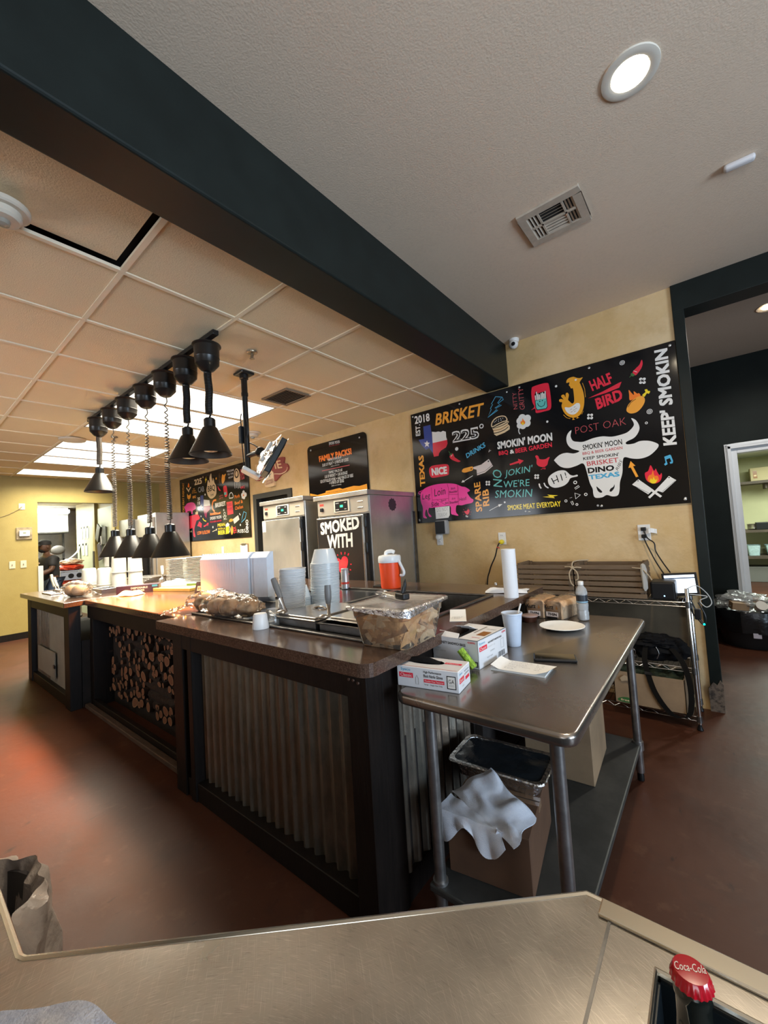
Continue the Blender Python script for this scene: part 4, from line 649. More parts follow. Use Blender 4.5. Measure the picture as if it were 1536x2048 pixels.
# glass cola bottle standing in the bin
bt = thing('cola_bottle', 'dark glass bottle with a red crown cap standing in the ice bin', 'bottle', (-.0445, .444, .7055))
ZB_ = .050
BG = mat('dark_bottle_glass', (.010, .012, .010), .06, spec=.8, coat=.5)
obj('glass_body', G().lathe([(.024, 0), (.029, .006), (.030, .06), (.0265, .10), (.029, .135), (.024, .175+ZB_*.4), (.0165, .205+ZB_*.8), (.0135, .232+ZB_), (.0130, .252+ZB_), (.0142, .254+ZB_), (.0142, .262+ZB_), (.0130, .264+ZB_), (.0128, .272+ZB_)], 28), BG, bt, smooth=True)
RED = mat('cap_red', (.42, .006, .016), .22, coat=.4)
g = G()
cr_ = lambda a, j: 1+(.035*math.sin(21*a) if j < 2 else 0)
g.lathe([(r, z+ZB_) for r, z in [(.0158, .2655), (.0150, .2695), (.0138, .2735), (.0128, .2752), (.006, .2757), (.0005, .2757)]], 84, wob=cr_); cap = obj('crown_cap', g, RED, bt, smooth=True)
uv, fs = text_mesh('Coca-Cola', 0)
g = G(); ang = R_(26)
def capxy(u, v):
    x, y = -.0122+.0244*u, -.0036+.0074*v; x += .25*y
    return (x*math.cos(ang)-y*math.sin(ang)-.0003, x*math.sin(ang)+y*math.cos(ang)+.0008, .2760+ZB_)
g.add([capxy(u, v) for u, v, d_ in uv], fs); obj('cap_lettering', g, pmat('W'), cap)
# terry rag
TERRY = layered('blue_grey_terry', (.42, .45, .55), [(60, (1,1,1), .4, .65, (.60, .62, .70), .8, 0), (14, (1,1,1), .5, .75, (.28, .31, .42), .6, 0)], .95, bump=.6, bs=260)
RA, RB = Vector((.80, .60, 0)), Vector((.60, -.80, 0))        # along the far edge of the rag, and towards the camera
def rag_fn(u, v):
    p = Vector((-.760, .022, 0))+RA*(.305*u)+RB*(.30*v+.010*math.sin(8*u+.5)+.004*math.sin(17*u)+.012*(2*u-1)**4)
    h = .003+.011*max(0, mnoise.noise(Vector((u*3.2, v*4.6, .7)))+.2)+.005*max(0, math.sin(6*u+3*v))
    h *= min(1, min(u, 1-u, v, 1-v)*8+.1)
    return (p.x, p.y, FZ+.0015+h)
g = G(); g.grid(rag_fn, 60, 60); tag(obj('bar_rag', g, TERRY, smooth=True, solid=.003), 'blue grey terry rag lying on the near steel bar', 'rag')
# waste bin with liner, behind the bar
wb = thing('waste_bin', 'bin with a pale plastic liner below the near steel bar', 'trash can', (-1.53, .07, 0))
obj('bin_body', G().lathe([(.165, 0), (.17, .02), (.195, .52), (.195, .53), (.185, .53), (.16, .03), (.001, .03)], 28, cap=False), mat('grey_bin', (.10, .09, .09), .5), wb, smooth=True)
def lin(a, j): return 1+.045*math.sin(9*a+1.3*j)+.03*math.sin(5*a+2.1*j)+.025*math.sin(19*a-j)
g = G(); g.lathe([(.15, .16), (.165, .34), (.182, .53), (.200, .560), (.214, .54), (.220, .47), (.224, .38), (.232, .30)], 110, cap=False, wob=lin)
obj('liner', g, mat('pale_liner', (.56, .48, .43), .28, bump=.7, bs=30), wb, smooth=True)
# ---------------------------------------------------------------- murals and signs on the back wall
def board(name, label, cat, X0, Z0, wd, ht, key, y=3.74, thick=.016, radius=0):
    t = thing(name, label, cat, (X0, y, Z0)); g = G()
    if radius:
        pts = []
        for cx, cz, a0 in ((wd-radius, ht-radius, 0), (radius, ht-radius, 90), (0, 0, 0), (0, 0, 0)):
            if cx: pts += [(cx+radius*math.cos(R_(a0+i*18)), cz+radius*math.sin(R_(a0+i*18))) for i in range(6)]
        pts += [(0, 0), (wd, 0)]
        g.prism(pts, 0, thick, 'xz')
    else: g.box(0, 0, 0, wd, thick, ht)
    obj('panel', g, GLOSSB, t, bevel=.002, seg=1, fixn=True)
    if key: print_obj('printed_artwork', PRINTS[key], t, lambda x, z, h: (x, -.0006-h, z))
    return t
mb = board('menu_mural', 'wide black wall mural with a white steer head and pink pig', 'mural', -2.535, 1.507, 2.443, 1.235, 'BIG')
for px in (.03, .62, 1.25, 1.85, 2.41):
    for pz in (.03, 1.205): obj('screw', G().lathe([(.010, 0), (.009, -.003), (.004, -.005)], 12, (px, 0, pz), 'y'), mat('screw_head', (.6, .6, .58), .3, .8), mb, smooth=True)
sm_ = board('menu_mural', 'black wall mural with a red cow and flaming barbecue logo', 'mural', -8.27, 1.495, 2.45, 1.25, 'SMALL')
fp = board('menu_board', 'black family packs board with rounded top corners above the ovens', 'menu board', -4.33, 1.95, 1.11, .75, 'FAM', radius=.06)
nt_ = thing('paper_note', 'handwritten do not touch note taped over the pink pig', 'note', (-2.53, 3.732, 1.50))
q = PRINTS['NOTE'][0][2]; pts = [(q[i]/1000, q[i+1]/1000) for i in range(0, len(q), 2)]
obj('sheet', G().prism(pts, 0, .0015, 'xz'), PAPER, nt_, fixn=True)
print_obj('handwriting', PRINTS['NOTE'][1:], nt_, lambda x, z, h: (x, -.0006-h, z))
pr = thing('cutout_sign', 'maroon cut-out prime beef sign above the dark door', 'sign', (-5.75, 3.74, 2.1))
for i, it in enumerate([PRINTS['PRIME'][0], PRINTS['PRIME'][3]]):
    q = it[2]; pts = [(p.x, p.y) for p in smooth_path([(q[k]/1000, q[k+1]/1000, 0) for k in range(0, len(q), 2)], 4, True)]
    obj('plaque', G().prism(pts, -.008-i*.012, .016, 'xz'), pmat('T' if i else 'U', .4), pr, fixn=True)
print_obj('lettering', [PRINTS['PRIME'][1], PRINTS['PRIME'][2]], pr, lambda x, z, h: (x, -.009-h, z))
print_obj('lettering', PRINTS['PRIME'][4:], pr, lambda x, z, h: (x, -.021-h, z))

# ---------------------------------------------------------------- the two holding ovens
def oven(label, x0, x1, zt, sign):
    yf, yb = 2.95, 3.70; t = thing('holding_oven', label, 'oven', (x0, yf, 0)); W = x1-x0; D = yb-yf
    obj('body', G().box(0, 0, .10, W, D, zt-.035), OVENM, t, bevel=.006, seg=2)
    obj('top_cap', G().box(-.025, -.04, zt-.035, W+.012, D+.01, zt+.012), OVENM, t, bevel=.004, seg=2)
    for cx in (.06, W-.06):
        for cyy in (.06, D-.06): obj('caster', G().lathe([(.05, -.02), (.055, -.01), (.055, .01), (.05, .02)], 16, (cx, cyy, .055), 'x'), RUBBER, t, smooth=True)
    cp = obj('control_panel', G().box(.01, -.012, zt-.20, W-.01, 0, zt-.04), mat('control_steel', (.56, .52, .44), .36, .6), t, bevel=.003)
    dsp = obj('display', G().box(W*.36, -.022, zt-.18, W*.66, -.011, zt-.055), mat('bezel_cream', (.62, .58, .48), .4), t, bevel=.003)
    obj('screen', G().box(W*.39, -.024, zt-.168, W*.63, -.0215, zt-.068), BLACKP, dsp)
    obj('readout', G().box(W*.49, -.0255, zt-.13, W*.54, -.0235, zt-.108), mat('green_led', (.02, .6, .15), .4, emis=1.6, ec=(.02, .8, .2)), dsp)
    for k in range(10): obj('key', G().box(W*(.405+.022*(k % 5)+(.10 if k % 5 > 2 else 0)), -.0252, zt-(.155 if k < 5 else .09), W*(.405+.022*(k % 5)+(.10 if k % 5 > 2 else 0))+.009, -.0235, zt-(.155 if k < 5 else .09)+.008), WHITEP, dsp)
    obj('switch', G().box(.06, -.03, zt-.155, .10, -.012, zt-.115), BLACKP, t, bevel=.006)
    obj('warning_tag', G().box(.045, -.0135, zt-.095, .105, -.0115, zt-.072), mat('tag_red', (.6, .06, .04), .4), t)
    for z in (zt-.165, zt-.105): obj('vent_slot', G().box(W*.80, -.016, z, W*.90, -.011, z+.016), STEELB, t, bevel=.003)
    d = obj('door', G().box(.02, -.045, .16, W-.055, -.001, zt-.225), OVENM, t, bevel=.004)
    obj('gasket', G().box(.03, -.005, .17, W-.04, .002, zt-.215), RUBBER, t)
    h = obj('latch', G().tube([(.015, -.05, 1.05), (.0, -.085, 1.09), (.0, -.09, 1.22), (.012, -.05, 1.26)], .011), STEELB, t, smooth=True)
    obj('hinge_rail', G().box(W-.05, -.04, .14, W-.012, 0, zt-.215), BLACKP, t, bevel=.003)
    for z in (.30, zt-.30, zt-.55, .75): obj('hinge', G().lathe([(.016, z-.05), (.018, z-.04), (.018, z+.04), (.016, z+.05)], 12, (W-.03, -.045, 0)), BLACKM, t, smooth=True)
    obj('door_trim', G().box(.0, -.03, .10, W, -.002, .15), STEELB, t)
    if sign:
        s = obj('sign_panel', G().box(.035, -.049, .80, W-.075, -.0455, zt-.245), mat('matt_black_sign', (.014, .012, .012), .35), d, bevel=.001, seg=1)
        g = G(); zz = zt-.245
        for q in ((.028, .79, .036, zz+.008), (W-.076, .79, W-.068, zz+.008), (.028, .79, W-.068, .80), (.028, zz, W-.068, zz+.008)): g.box(q[0], -.051, q[1], q[2], -.045, q[3])
        obj('sign_frame', g, STEELB, d)
        print_obj('printed_artwork', PRINTS['SMK'], d, lambda x, z, hh: (x-3.25-x0-.0, -.0498-hh, z+1.0))
        b = obj('badge', G().lathe([(.065, 0), (.062, .003), (.05, .0035)], 22, (W, .36, zt-.13), 'x', wob=lambda a, j: 1+.08*math.cos(11*a)), mat('badge_dark', (.03, .028, .03), .4), t)
        obj('rear_trim', G().box(W, D-.05, .1, W+.012, D, zt-.2), STEELD, t)
    else: obj('notice', G().box(.03, -.047, zt-.36, .095, -.0455, zt-.24), PAPER, d)
    return t
oven('stainless holding oven with a plain steel door, beside the dark door', -4.29, -3.50, 1.885, False)
oven('stainless holding oven with the black smoked-with-heart door sign', -3.29, -2.545, 1.845, True)

# ---------------------------------------------------------------- small fittings on the walls
def plate(parent, x, z, y=3.76, w=.075, h=.118, m=WHITEP):
    return obj('cover_plate', G().box(x-w/2, y-.008, z-h/2, x+w/2, y, z+h/2), m, parent, bevel=.003)
def receptacle(parent, x, z, y=3.752):
    g = G(); g.lathe([(.017, 0), (.016, -.004)], 16, (x, y, z), 'y'); o = obj('socket', g, WHITEP, parent)
    g = G(); g.box(x-.008, y-.0052, z-.002, x-.006, y-.0038, z+.008); g.box(x+.006, y-.0052, z-.002, x+.008, y-.0038, z+.008); obj('slot', g, BLACKP, o)
t = thing('wall_outlet', 'white wall outlet with a round white plug, under the small speaker', 'outlet', (0, 0, 0)); plate(t, -2.27, 1.315); receptacle(t, -2.27, 1.29)
tag(obj('round_plug', G().lathe([(.03, 0), (.032, -.008), (.03, -.03), (.02, -.034)], 20, (-2.272, 3.752, 1.345), 'y'), WHITEP, smooth=True), 'round white plug-in charger in the outlet under the speaker', 'plug')
t = thing('wall_outlet', 'white wall outlet with the yellow plug, above the paper roll', 'outlet', (0, 0, 0)); plate(t, -1.572, 1.30); receptacle(t, -1.572, 1.328); receptacle(t, -1.572, 1.272)
t = thing('power_cord', 'black cord with a yellow plug hanging to the counter', 'cord', (0, 0, 0))
obj('plug', G().lathe([(.022, 0), (.024, -.012), (.02, -.035), (.012, -.04)], 16, (-1.572, 3.748, 1.268), 'y'), mat('plug_yellow', (.75, .60, .02), .4), t, smooth=True)
obj('cable', G().tube(smooth_path([(-1.58, 3.70, 1.262), (-1.60, 3.69, 1.22), (-1.63, 3.69, 1.13), (-1.69, 3.68, 1.0), (-1.72, 3.66, .8), (-1.72, 3.66, .02)]), .006), BLACKP, t, smooth=True)
obj('tie', G().tube([(-1.60, 3.685, 1.222), (-1.575, 3.68, 1.212)], .006), mat('tie_red', (.5, .04, .03), .4), t)
t = thing('wall_outlet', 'white wall outlet with two black plugs, right of the mural bottom', 'outlet', (0, 0, 0)); plate(t, -.405, 1.302, w=.085, h=.125); receptacle(t, -.405, 1.33); receptacle(t, -.405, 1.275)
obj('paper_flag', G().grid(lambda u, v: (-.39+.07*u, 3.735-.01*math.sin(5*u), 1.30+.035*v-.02*abs(u-.5)), 4, 2), PAPER, t, solid=.001)
for k, (dz, pts, lab) in enumerate(((.028, [(-.40, 3.70, 1.315), (-.38, 3.69, 1.26), (-.34, 3.69, 1.22), (-.335, 3.69, 1.16), (-.30, 3.68, 1.08), (-.255, 3.66, 1.00)], 'thin black power cord, right-hand one from the twin plugs to the tablet'), (-.028, [(-.405, 3.70, 1.262), (-.385, 3.69, 1.20), (-.34, 3.68, 1.08), (-.30, 3.66, 1.00), (-.27, 3.62, .95)], 'thin black power cord, left-hand one from the twin plugs to the printer'))):
    t = thing('power_cord', lab, 'cord', (0, 0, 0))
    obj('plug', G().box(-.423, 3.715, 1.302+dz-.014, -.388, 3.752, 1.302+dz+.014), BLACKP, t, bevel=.006)
    obj('cable', G().tube(smooth_path(pts), .0045), BLACKP, t, smooth=True)
t = thing('wall_speaker', 'small black faced speaker under the pink pig', 'speaker', (-2.215, 3.70, 1.445))
obj('housing', G().box(-.072, -.01, -.075, .072, .06, .075), mat('grey_plastic', (.34, .34, .34), .45), t, bevel=.014)
obj('grille', G().box(-.062, -.016, -.066, .052, -.009, .068), BLACKP, t, bevel=.006)
t = thing('wall_outlet', 'white outlet low on the wall under the red cow mural', 'outlet', (0, 0, 0)); plate(t, -6.74, 1.30); receptacle(t, -6.74, 1.30)
t = thing('clipboard', 'clipboard with white sheets hung beside the charcoal door', 'clipboard', (-6.06, 3.755, 1.27))
obj('backing', G().box(-.10, -.006, -.15, .13, 0, .12), CARD, t); obj('sheets', G().box(-.095, -.012, -.155, .115, -.006, .10), PAPER, t); obj('clip', G().box(-.05, -.02, .09, .07, -.006, .13), STEELB, t, bevel=.005)
# fittings on the end wall (x = -9.3)
def lplate(name, label, cat, y, z, w=.08, h=.125):
    t = thing(name, label, cat, (-9.3, y, z)); obj('cover_plate', G().box(0, -w/2, -h/2, .008, w/2, h/2), mat('almond_plate', (.66, .60, .42), .4), t, bevel=.003); return t
for y, lab in ((1.355, 'almond light switch, farther from the doorway'), (1.50, 'almond light switch, nearer the doorway')):
    t = lplate('light_switch', lab, 'light switch', y, 1.272); obj('toggle', G().box(.008, -.006, -.012, .018, .006, .014), mat('toggle_grey', (.3, .28, .2), .4), t, bevel=.002)
t = lplate('wall_jack', 'almond wall jack with a grey cable, high on the end wall', 'wall jack', 1.49, 2.275, .085, .11)
obj('cable', G().tube(smooth_path([(.02, .0, -.005), (.012, -.06, -.06), (.006, -.22, -.16), (.004, -.5, -.26), (.004, -1.0, -.4)]), .006), mat('cable_grey', (.34, .27, .12), .5), t, smooth=True)
t = thing('thermostat', 'thermostat on a weathered wooden backing by the doorway', 'thermostat', (-9.3, 1.515, 1.805))
obj('backing', G().box(0, -.105, -.105, .02, .105, .105), mat('backing_wood', (.30, .24, .15), .7, ns=14, na=.4), t, bevel=.004); obj('body', G().box(.02, -.07, -.05, .045, .07, .05), WHITEP, t, bevel=.006); obj('display', G().box(.045, -.02, -.005, .047, .02, .02), mat('lcd', (.25, .28, .2), .3), t)
# ---------------------------------------------------------------- ceilings: lamp, vents, detectors, camera
t = thing('recessed_light', 'lit round recessed light in the grey ceiling', 'ceiling light', (-.10, 1.825, 3.16))
obj('trim_ring', G().lathe([(.064, .012), (.066, -.006), (.085, -.010), (.10, -.006), (.101, 0)], 40, cap=False), mat('ring_white', (.62, .58, .5), .45), t, smooth=True)
obj('lens', G().lathe([(.0005, -.004), (.06, -.004), (.065, .002)], 32, cap=False), LAMPE, t)
l = bpy.data.lights.new('recessed_lamp', 'SPOT'); l.energy = 40; l.color = (1, .84, .62); l.spot_size = R_(150); l.spot_blend = .6; l.shadow_soft_size = .06
o = bpy.data.objects.new('recessed_lamp', l); o.location = (-.10, 1.825, 3.13); col.objects.link(o)
t = thing('air_vent', 'dusty beige louvred vent in the grey ceiling', 'vent', (-.548, 2.388, 3.16))
BV = mat('beige_vent', (.46, .39, .31), .5, ns=14, na=.12)
g = G()
for q in ((-.165, -.155, .165, -.105), (-.165, .105, .165, .155), (-.165, -.105, -.12, .105), (.12, -.105, .165, .105)): g.box(q[0], q[1], -.014, q[2], q[3], 0)
obj('frame', g, BV, t, bevel=.003, seg=1); obj('duct', G().box(-.12, -.105, -.001, .12, .105, .002), mat('vent_dark', (.02, .017, .014), .9), t)
def louver(p0, p1, tilt, w=.012):
    g = G(); d = Vector(p1)-Vector(p0); s = d.cross(Vector((0, 0, 1))).normalized(); a = s*w*math.cos(tilt)+Vector((0, 0, -w*math.sin(tilt)))
    P0, P1 = Vector(p0), Vector(p1); n = s.cross(d).normalized()*.001
    g.add([P0, P1, P1+a, P0+a, P0+n, P1+n, P1+a+n, P0+a+n], [(0,1,2,3),(4,7,6,5),(0,4,5,1),(1,5,6,2),(2,6,7,3),(3,7,4,0)]); return obj('slat', g, BV, t)
for k in range(9): louver((-.058, -.10+.024*k, -.004), (.062, -.10+.024*k, -.004), .5 if k < 5 else 2.6)
for k in range(3):
    for y0, y1 in ((-.10, -.008), (.008, .10)):
        louver((-.112+.018*k, y0, -.004), (-.112+.018*k, y1, -.004), 2.5); louver((.078+.016*k, y0, -.004), (.078+.016*k, y1, -.004), .6)
obj('mullion', G().box(-.118, -.007, -.012, .118, .007, -.002), BV, t); obj('mullion', G().box(-.066, -.105, -.012, -.056, .105, -.002), BV, t); obj('mullion', G().box(.062, -.105, -.012, .072, .105, -.002), BV, t)
t = thing('sensor_housing', 'white rounded sensor bar on the grey ceiling', 'sensor', (.258, 2.655, 3.16), .05)
obj('shell', G().box(-.06, -.02, -.03, .06, .02, 0), mat('sensor_white', (.62, .60, .60), .5), t, bevel=.013, seg=4, smooth=True)
t = thing('security_camera', 'small white dome security camera where beam, wall and ceiling meet', 'camera', (-1.285, 3.70, 3.16))
obj('base', G().lathe([(.045, 0), (.045, -.02), (.038, -.035)], 20), WHITEP, t, smooth=True)
h_ = obj('eye', G().sphere((0, -.02, -.055), .042, 20, 14), WHITEP, t, smooth=True); obj('lens', G().lathe([(.018, 0), (.018, -.006), (.012, -.008)], 16, (.012, -.058, -.066), 'y'), BLACKP, h_)
def detector(label, x, y, z, r, cat='smoke detector', name='smoke_detector'):
    t = thing(name, label, cat, (x, y, z)); obj('base', G().lathe([(r, 0), (r, -.016), (r*.92, -.022)], 28), mat('aged_white', (.60, .53, .43), .45), t, smooth=True)
    obj('chamber', G().lathe([(r*.70, -.020), (r*.70, -.045), (r*.6, -.055), (r*.2, -.058)], 28), mat('aged_white', (.60, .53, .43), .45), t, smooth=True)
    obj('lens', G().lathe([(r*.28, -.056), (r*.24, -.072), (r*.1, -.078)], 16), mat('lens_grey', (.3, .27, .22), .2), t, smooth=True); return t
detector('large round smoke detector at the left picture edge near the beam', -2.04, .285, 2.79, .085)
detector('round smoke detector behind the pole mounted screen', -4.42, 2.93, 2.80, .10)
t = thing('ceiling_speaker', 'flat round ceiling disc between the fluorescent banks', 'ceiling disc', (-5.93, 1.425, 2.797)); obj('disc', G().lathe([(.14, 0), (.13, -.018), (.1, -.022)], 26), mat('aged_white', (.60, .53, .43)), t, smooth=True)
def sprinkler(label, x, y):
    t = thing('sprinkler_head', label, 'sprinkler', (x, y, 2.797)); m = mat('sprinkler_metal', (.30, .24, .17), .35, .8)
    obj('escutcheon', G().lathe([(.038, 0), (.036, -.008), (.02, -.012)], 20), m, t, smooth=True); obj('stem', G().lathe([(.008, -.01), (.007, -.05)], 10), m, t)
    g = G()
    for s in (-1, 1): g.tube([(.008*s, 0, -.015), (.016*s, 0, -.03), (.006*s, 0, -.05)], .003, 6)
    obj('yoke', g, m, t); obj('deflector', G().lathe([(.018, -.050), (.018, -.053)], 14), m, t)
sprinkler('sprinkler head over the heat lamps, nearest the beam', -2.48, 1.67); sprinkler('sprinkler head between the two banks of ceiling lights', -5.55, 1.75)
t = thing('air_vent', 'dark square vent in the tiled ceiling beside the bright light panels', 'vent', (-3.09, 2.44, 2.797))
g = G()
for q in ((-.19, -.15, .19, -.13), (-.19, .13, .19, .15), (-.19, -.13, -.17, .13), (.17, -.13, .19, .13)): g.box(q[0], q[1], -.008, q[2], q[3], .004)
obj('frame', g, mat('sooty_vent', (.20, .14, .09), .6), t); obj('duct', G().box(-.17, -.13, .003, .17, .13, .006), mat('vent_dark', (.02, .017, .014)), t)
for k in range(9):
    g = G(); y = -.11+.027*k; g.add([(-.17, y, -.006), (.17, y, -.006), (.17, y+.016, .006), (-.17, y+.016, .006)], [(0, 1, 2, 3)]); obj('slat', g, mat('sooty_vent', (.20, .14, .09)), t, solid=.0012)

# ---------------------------------------------------------------- heat lamps on their track
LY = 1.33
tag(obj('lamp_track', G().box(-4.93, LY-.02, 2.765, -2.36, LY+.02, 2.796), BLACKM, bevel=.004), 'black ceiling track that carries the heat lamps', 'track')
CX = [-2.485, -2.79, -3.122, -3.485, -3.885, -4.262, -4.647]
ZB = [2.004, 2.01, 1.35, 1.35, 1.355, 1.365, 2.005]
LL = ['black heat lamp pulled up high, first from the beam', 'black heat lamp pulled up high, second from the beam', 'black heat lamp hung low on a long coil, nearest of the four low ones', 'black heat lamp hung low on a long coil, second of the four low ones', 'black heat lamp hung low on a long coil, third of the four low ones', 'black heat lamp hung low on a long coil, farthest of the four low ones', 'black heat lamp pulled up high at the far end of the track']
SHADE = mat('black_shade', (.008, .008, .008), .34, .2); CAN = mat('black_canister', (.016, .015, .014), .33, .3); COIL = mat('coil_cord', (.085, .07, .055), .4, .3)
INN = mat('shade_inside', (.10, .09, .08), .4, .6)
for i, (x, zb) in enumerate(zip(CX, ZB)):
    t = thing('heat_lamp', LL[i], 'heat lamp', (x, LY, zb), 0, 'heat lamps on the track')
    zc = 2.765-zb
    obj('mount', G().lathe([(.022, zc), (.022, zc-.03), (.03, zc-.035)], 16), BLACKM, t)
    obj('canister', G().lathe([(.078, zc-.034), (.090, zc-.030), (.091, zc-.036), (.079, zc-.044), (.077, zc-.115), (.079, zc-.118), (.077, zc-.122), (.074, zc-.160), (.040, zc-.200), (.018, zc-.21)], 28), CAN, t, smooth=True)
    zs = .245
    obj('shade', G().lathe([(.130, 0), (.132, .004), (.046, .178), (.034, .186), (.034, .232), (.030, .238)], 36, cap=False), SHADE, t, smooth=True)
    obj('shade_lining', G().lathe([(.1285, .002), (.040, .176)], 36, cap=False), INN, t, smooth=True)
    obj('cap', G().lathe([(.036, .184), (.036, .234), (.028, .242), (.008, .246)], 24), SHADE, t, smooth=True)
    lit = zb < 1.5
    obj('bulb', G().lathe([(.016, .15), (.03, .11), (.052, .065), (.055, .045), (.04, .025), (.0005, .018)], 20, cap=False), BULB if lit else mat('frosted_bulb', (.6, .5, .4), .3), t, smooth=True)
    top_z = zc-.208; bot = .244
    turns = 46 if lit else 26; n = turns*9; P = []
    for k in range(n+1):
        u = k/n; v = (u**.62 if lit else u); a = 2*math.pi*turns*u; rr = .0165*(.55+.45*min(1, u*3)) if lit else .019
        sway = .010*math.sin(6*u+i) if lit else .012*math.sin(4*u+i)*math.sin(math.pi*u)
        P.append((rr*math.cos(a)+sway*math.sin(math.pi*u), rr*math.sin(a), top_z+(bot+.03-top_z)*v))
    P += [(.012, 0, bot+.016), (0, 0, bot)]
    obj('coil_cord', G().tube(P, 0.0042 if lit else .0066, 5), COIL if lit else (BLACKM if i < 2 else COIL), t, smooth=True)
    if lit:
        l = bpy.data.lights.new('heat_bulb', 'SPOT'); l.energy = 108; l.color = (1, .31, .03); l.spot_size = R_(104); l.spot_blend = .9; l.shadow_soft_size = .04
        o = bpy.data.objects.new('heat_bulb', l); o.parent = t; o.location = (0, 0, .012); col.objects.link(o)
# pole with the wrapped screen
t = thing('screen_mount', 'black ceiling pole carrying an order screen wrapped in clear plastic', 'screen mount', (-2.845, 1.83, 0))
obj('ceiling_plate', G().box(-.065, -.06, 2.775, .065, .06, 2.797), BLACKM, t, bevel=.01)
obj('pole', G().lathe([(.022, 2.0), (.022, 2.60), (.027, 2.605), (.027, 2.63), (.024, 2.635), (.024, 2.74), (.034, 2.745), (.034, 2.776)], 18), BLACKM, t, smooth=True)
obj('adapter', G().box(-.055, -.04, 2.22, -.022, .0, 2.36), BLACKP, t, bevel=.005)
for pts in ([(-.038, -.02, 2.36), (-.045, -.02, 2.42), (-.022, -.025, 2.46)], [(-.038, -.02, 2.22), (-.02, -.026, 2.10), (-.018, -.026, 2.02)], [(.02, -.01, 2.42), (.055, -.02, 2.36), (.05, -.02, 2.28), (.015, -.02, 2.24)], [(.02, 0, 2.22), (.09, .0, 2.19), (.14, .0, 2.16)]):
    obj('cable', G().tube(smooth_path(pts), .0045, 6), BLACKP, t, smooth=True)
obj('arm', G().tube([(0, 0, 2.11), (.07, .0, 2.115), (.13, .02, 2.12)], .019, 10), BLACKM, t, smooth=True)
obj('knuckle', G().sphere((.15, .02, 2.12), .042, 14, 10), BLACKM, t, smooth=True)
SM = Matrix.Translation((.27, .05, 2.055)) @ Matrix.Rotation(R_(62), 4, 'Z') @ Matrix.Rotation(R_(30), 4, 'Y')
g = G(); g.box(-.022, -.14, -.145, .022, .14, .145); g.xf(SM); obj('screen_body', g, BLACKP, t, bevel=.006)
g = G(); g.box(-.085, -.09, -.08, -.022, .09, .09); g.xf(SM); obj('screen_back', g, mat('screen_back_white', (.62, .61, .58), .35), t, bevel=.02)
g = G(); g.grid(lambda u, v: (-.035-.055*math.sin(math.pi*u)*math.sin(math.pi*v)+.018*mnoise.noise(Vector((u*5, v*5, 1))), -.15+.30*u, -.19+.345*v), 22, 22); g.xf(SM); obj('plastic_wrap', g, film('crinkled_film', (.9, .9, .9), .55, .15, 1, 24), t, smooth=True)
g = G(); g.grid(lambda u, v: (.024+.006*mnoise.noise(Vector((u*6, v*6, 4))), -.15+.30*u, -.19+.345*v), 22, 22); g.xf(SM); obj('plastic_wrap', g, film('crinkled_film', (.9, .9, .9), .55), t, smooth=True)
g = G(); g.box(-.16, -.07, -.20, -.02, .09, -.17); g.xf(SM); obj('bracket', g, mat('screen_back_white', (.62, .61, .58)), t, bevel=.01)
# ---------------------------------------------------------------- things on the granite counter
ZS = ZT+.0005
# open foam clamshells nested on edge: the face of the nearest one shows, the others as ridges
def clam_mesh(parent):
    g = G(); n = 30
    def prof(u):            # depth of the shell along its length: two trays with a hinge between
        s = (u*2) % 1; return .052*min(1, min(s, 1-s)*7)
    def fn(u, v):
        e = min(1, min(v, 1-v)*9); return (-.22+.44*u, -prof(min(u, .9999))*e, .235*v)
    g.grid(fn, 40, 18); return obj('shell', g, FOAM, parent, smooth=True, solid=.003)
clam0 = None
for k in range(15):
    dirx, diry = -.94, -.20     # the stack recedes to the left
    p = (-2.645-.029*k, 1.72-.004*k, ZS)
    lab = 'white open foam clamshell standing on edge, front of the nested row' if k == 0 else 'white open foam clamshell nested behind the front one of the row'
    if clam0 is None:
        clam0 = thing('foam_clamshell', lab, 'food box', p, R_(23), 'foam clamshells on edge'); sh = clam_mesh(clam0); c = clam0
    else:
        c = copy_tree(clam0); c.location = p; c['label'] = lab
    c.rotation_euler = (0, 0, R_(23)+.002*k)
for o in [o for o in bpy.data.objects if o.name.startswith('foam_clamshell') and o.type == 'EMPTY']:
    o.scale = (.72, 1, 1.55)
# stacks of foam lids and cups
CUPW = mat('cup_white', (.78, .80, .82), .4); CUPC = mat('cup_translucent', (.66, .72, .76), .25, spec=.6)
def bowl(name, label, grp, p, prof, m):
    t = thing(name, label, 'cup', p, 0, grp); obj('wall', G().lathe(prof, 26, cap=False), m, t, smooth=True); return t
lid_prof = [(.0005, 0), (.07, 0), (.074, .0025), (.077, .0065), (.0785, .0075), (.0785, .009), (.073, .009)]
b0 = bowl('foam_lid', 'white foam lid in the tall straight stack beside the ladle', 'stack of foam lids', (-1.95, 1.50, ZS), lid_prof, CUPW)
for k in range(1, 34):
    c = copy_tree(b0); c.location = (-1.95+.0008*k+random.uniform(-.0012, .0012), 1.50+random.uniform(-.0012, .0012), ZS+.0080*k)
cup_prof = [(.096, 0), (.098, .002), (.098, .007), (.092, .009), (.066, .095), (.063, .100), (.0005, .100)]
b1 = bowl('deli_cup', 'clear white deli cup in the tallest upturned stack', 'tall stack of upturned cups', (-2.06, 1.87, ZS), cup_prof, CUPC)
NC = 31
for k in range(1, NC):
    c = copy_tree(b1); c.location = (-2.06+.0004*k+random.uniform(-.0012, .0012), 1.87+random.uniform(-.001, .001), ZS+.0088*k)
    if k == NC-1: c['label'] = 'topmost upturned clear cup crowning the tallest stack'
b2 = bowl('deli_cup', 'clear white deli cup in the short upturned stack', 'short stack of upturned cups', (-2.17, 1.74, ZS), [(r*.82, z*.8) for r, z in cup_prof], CUPC)
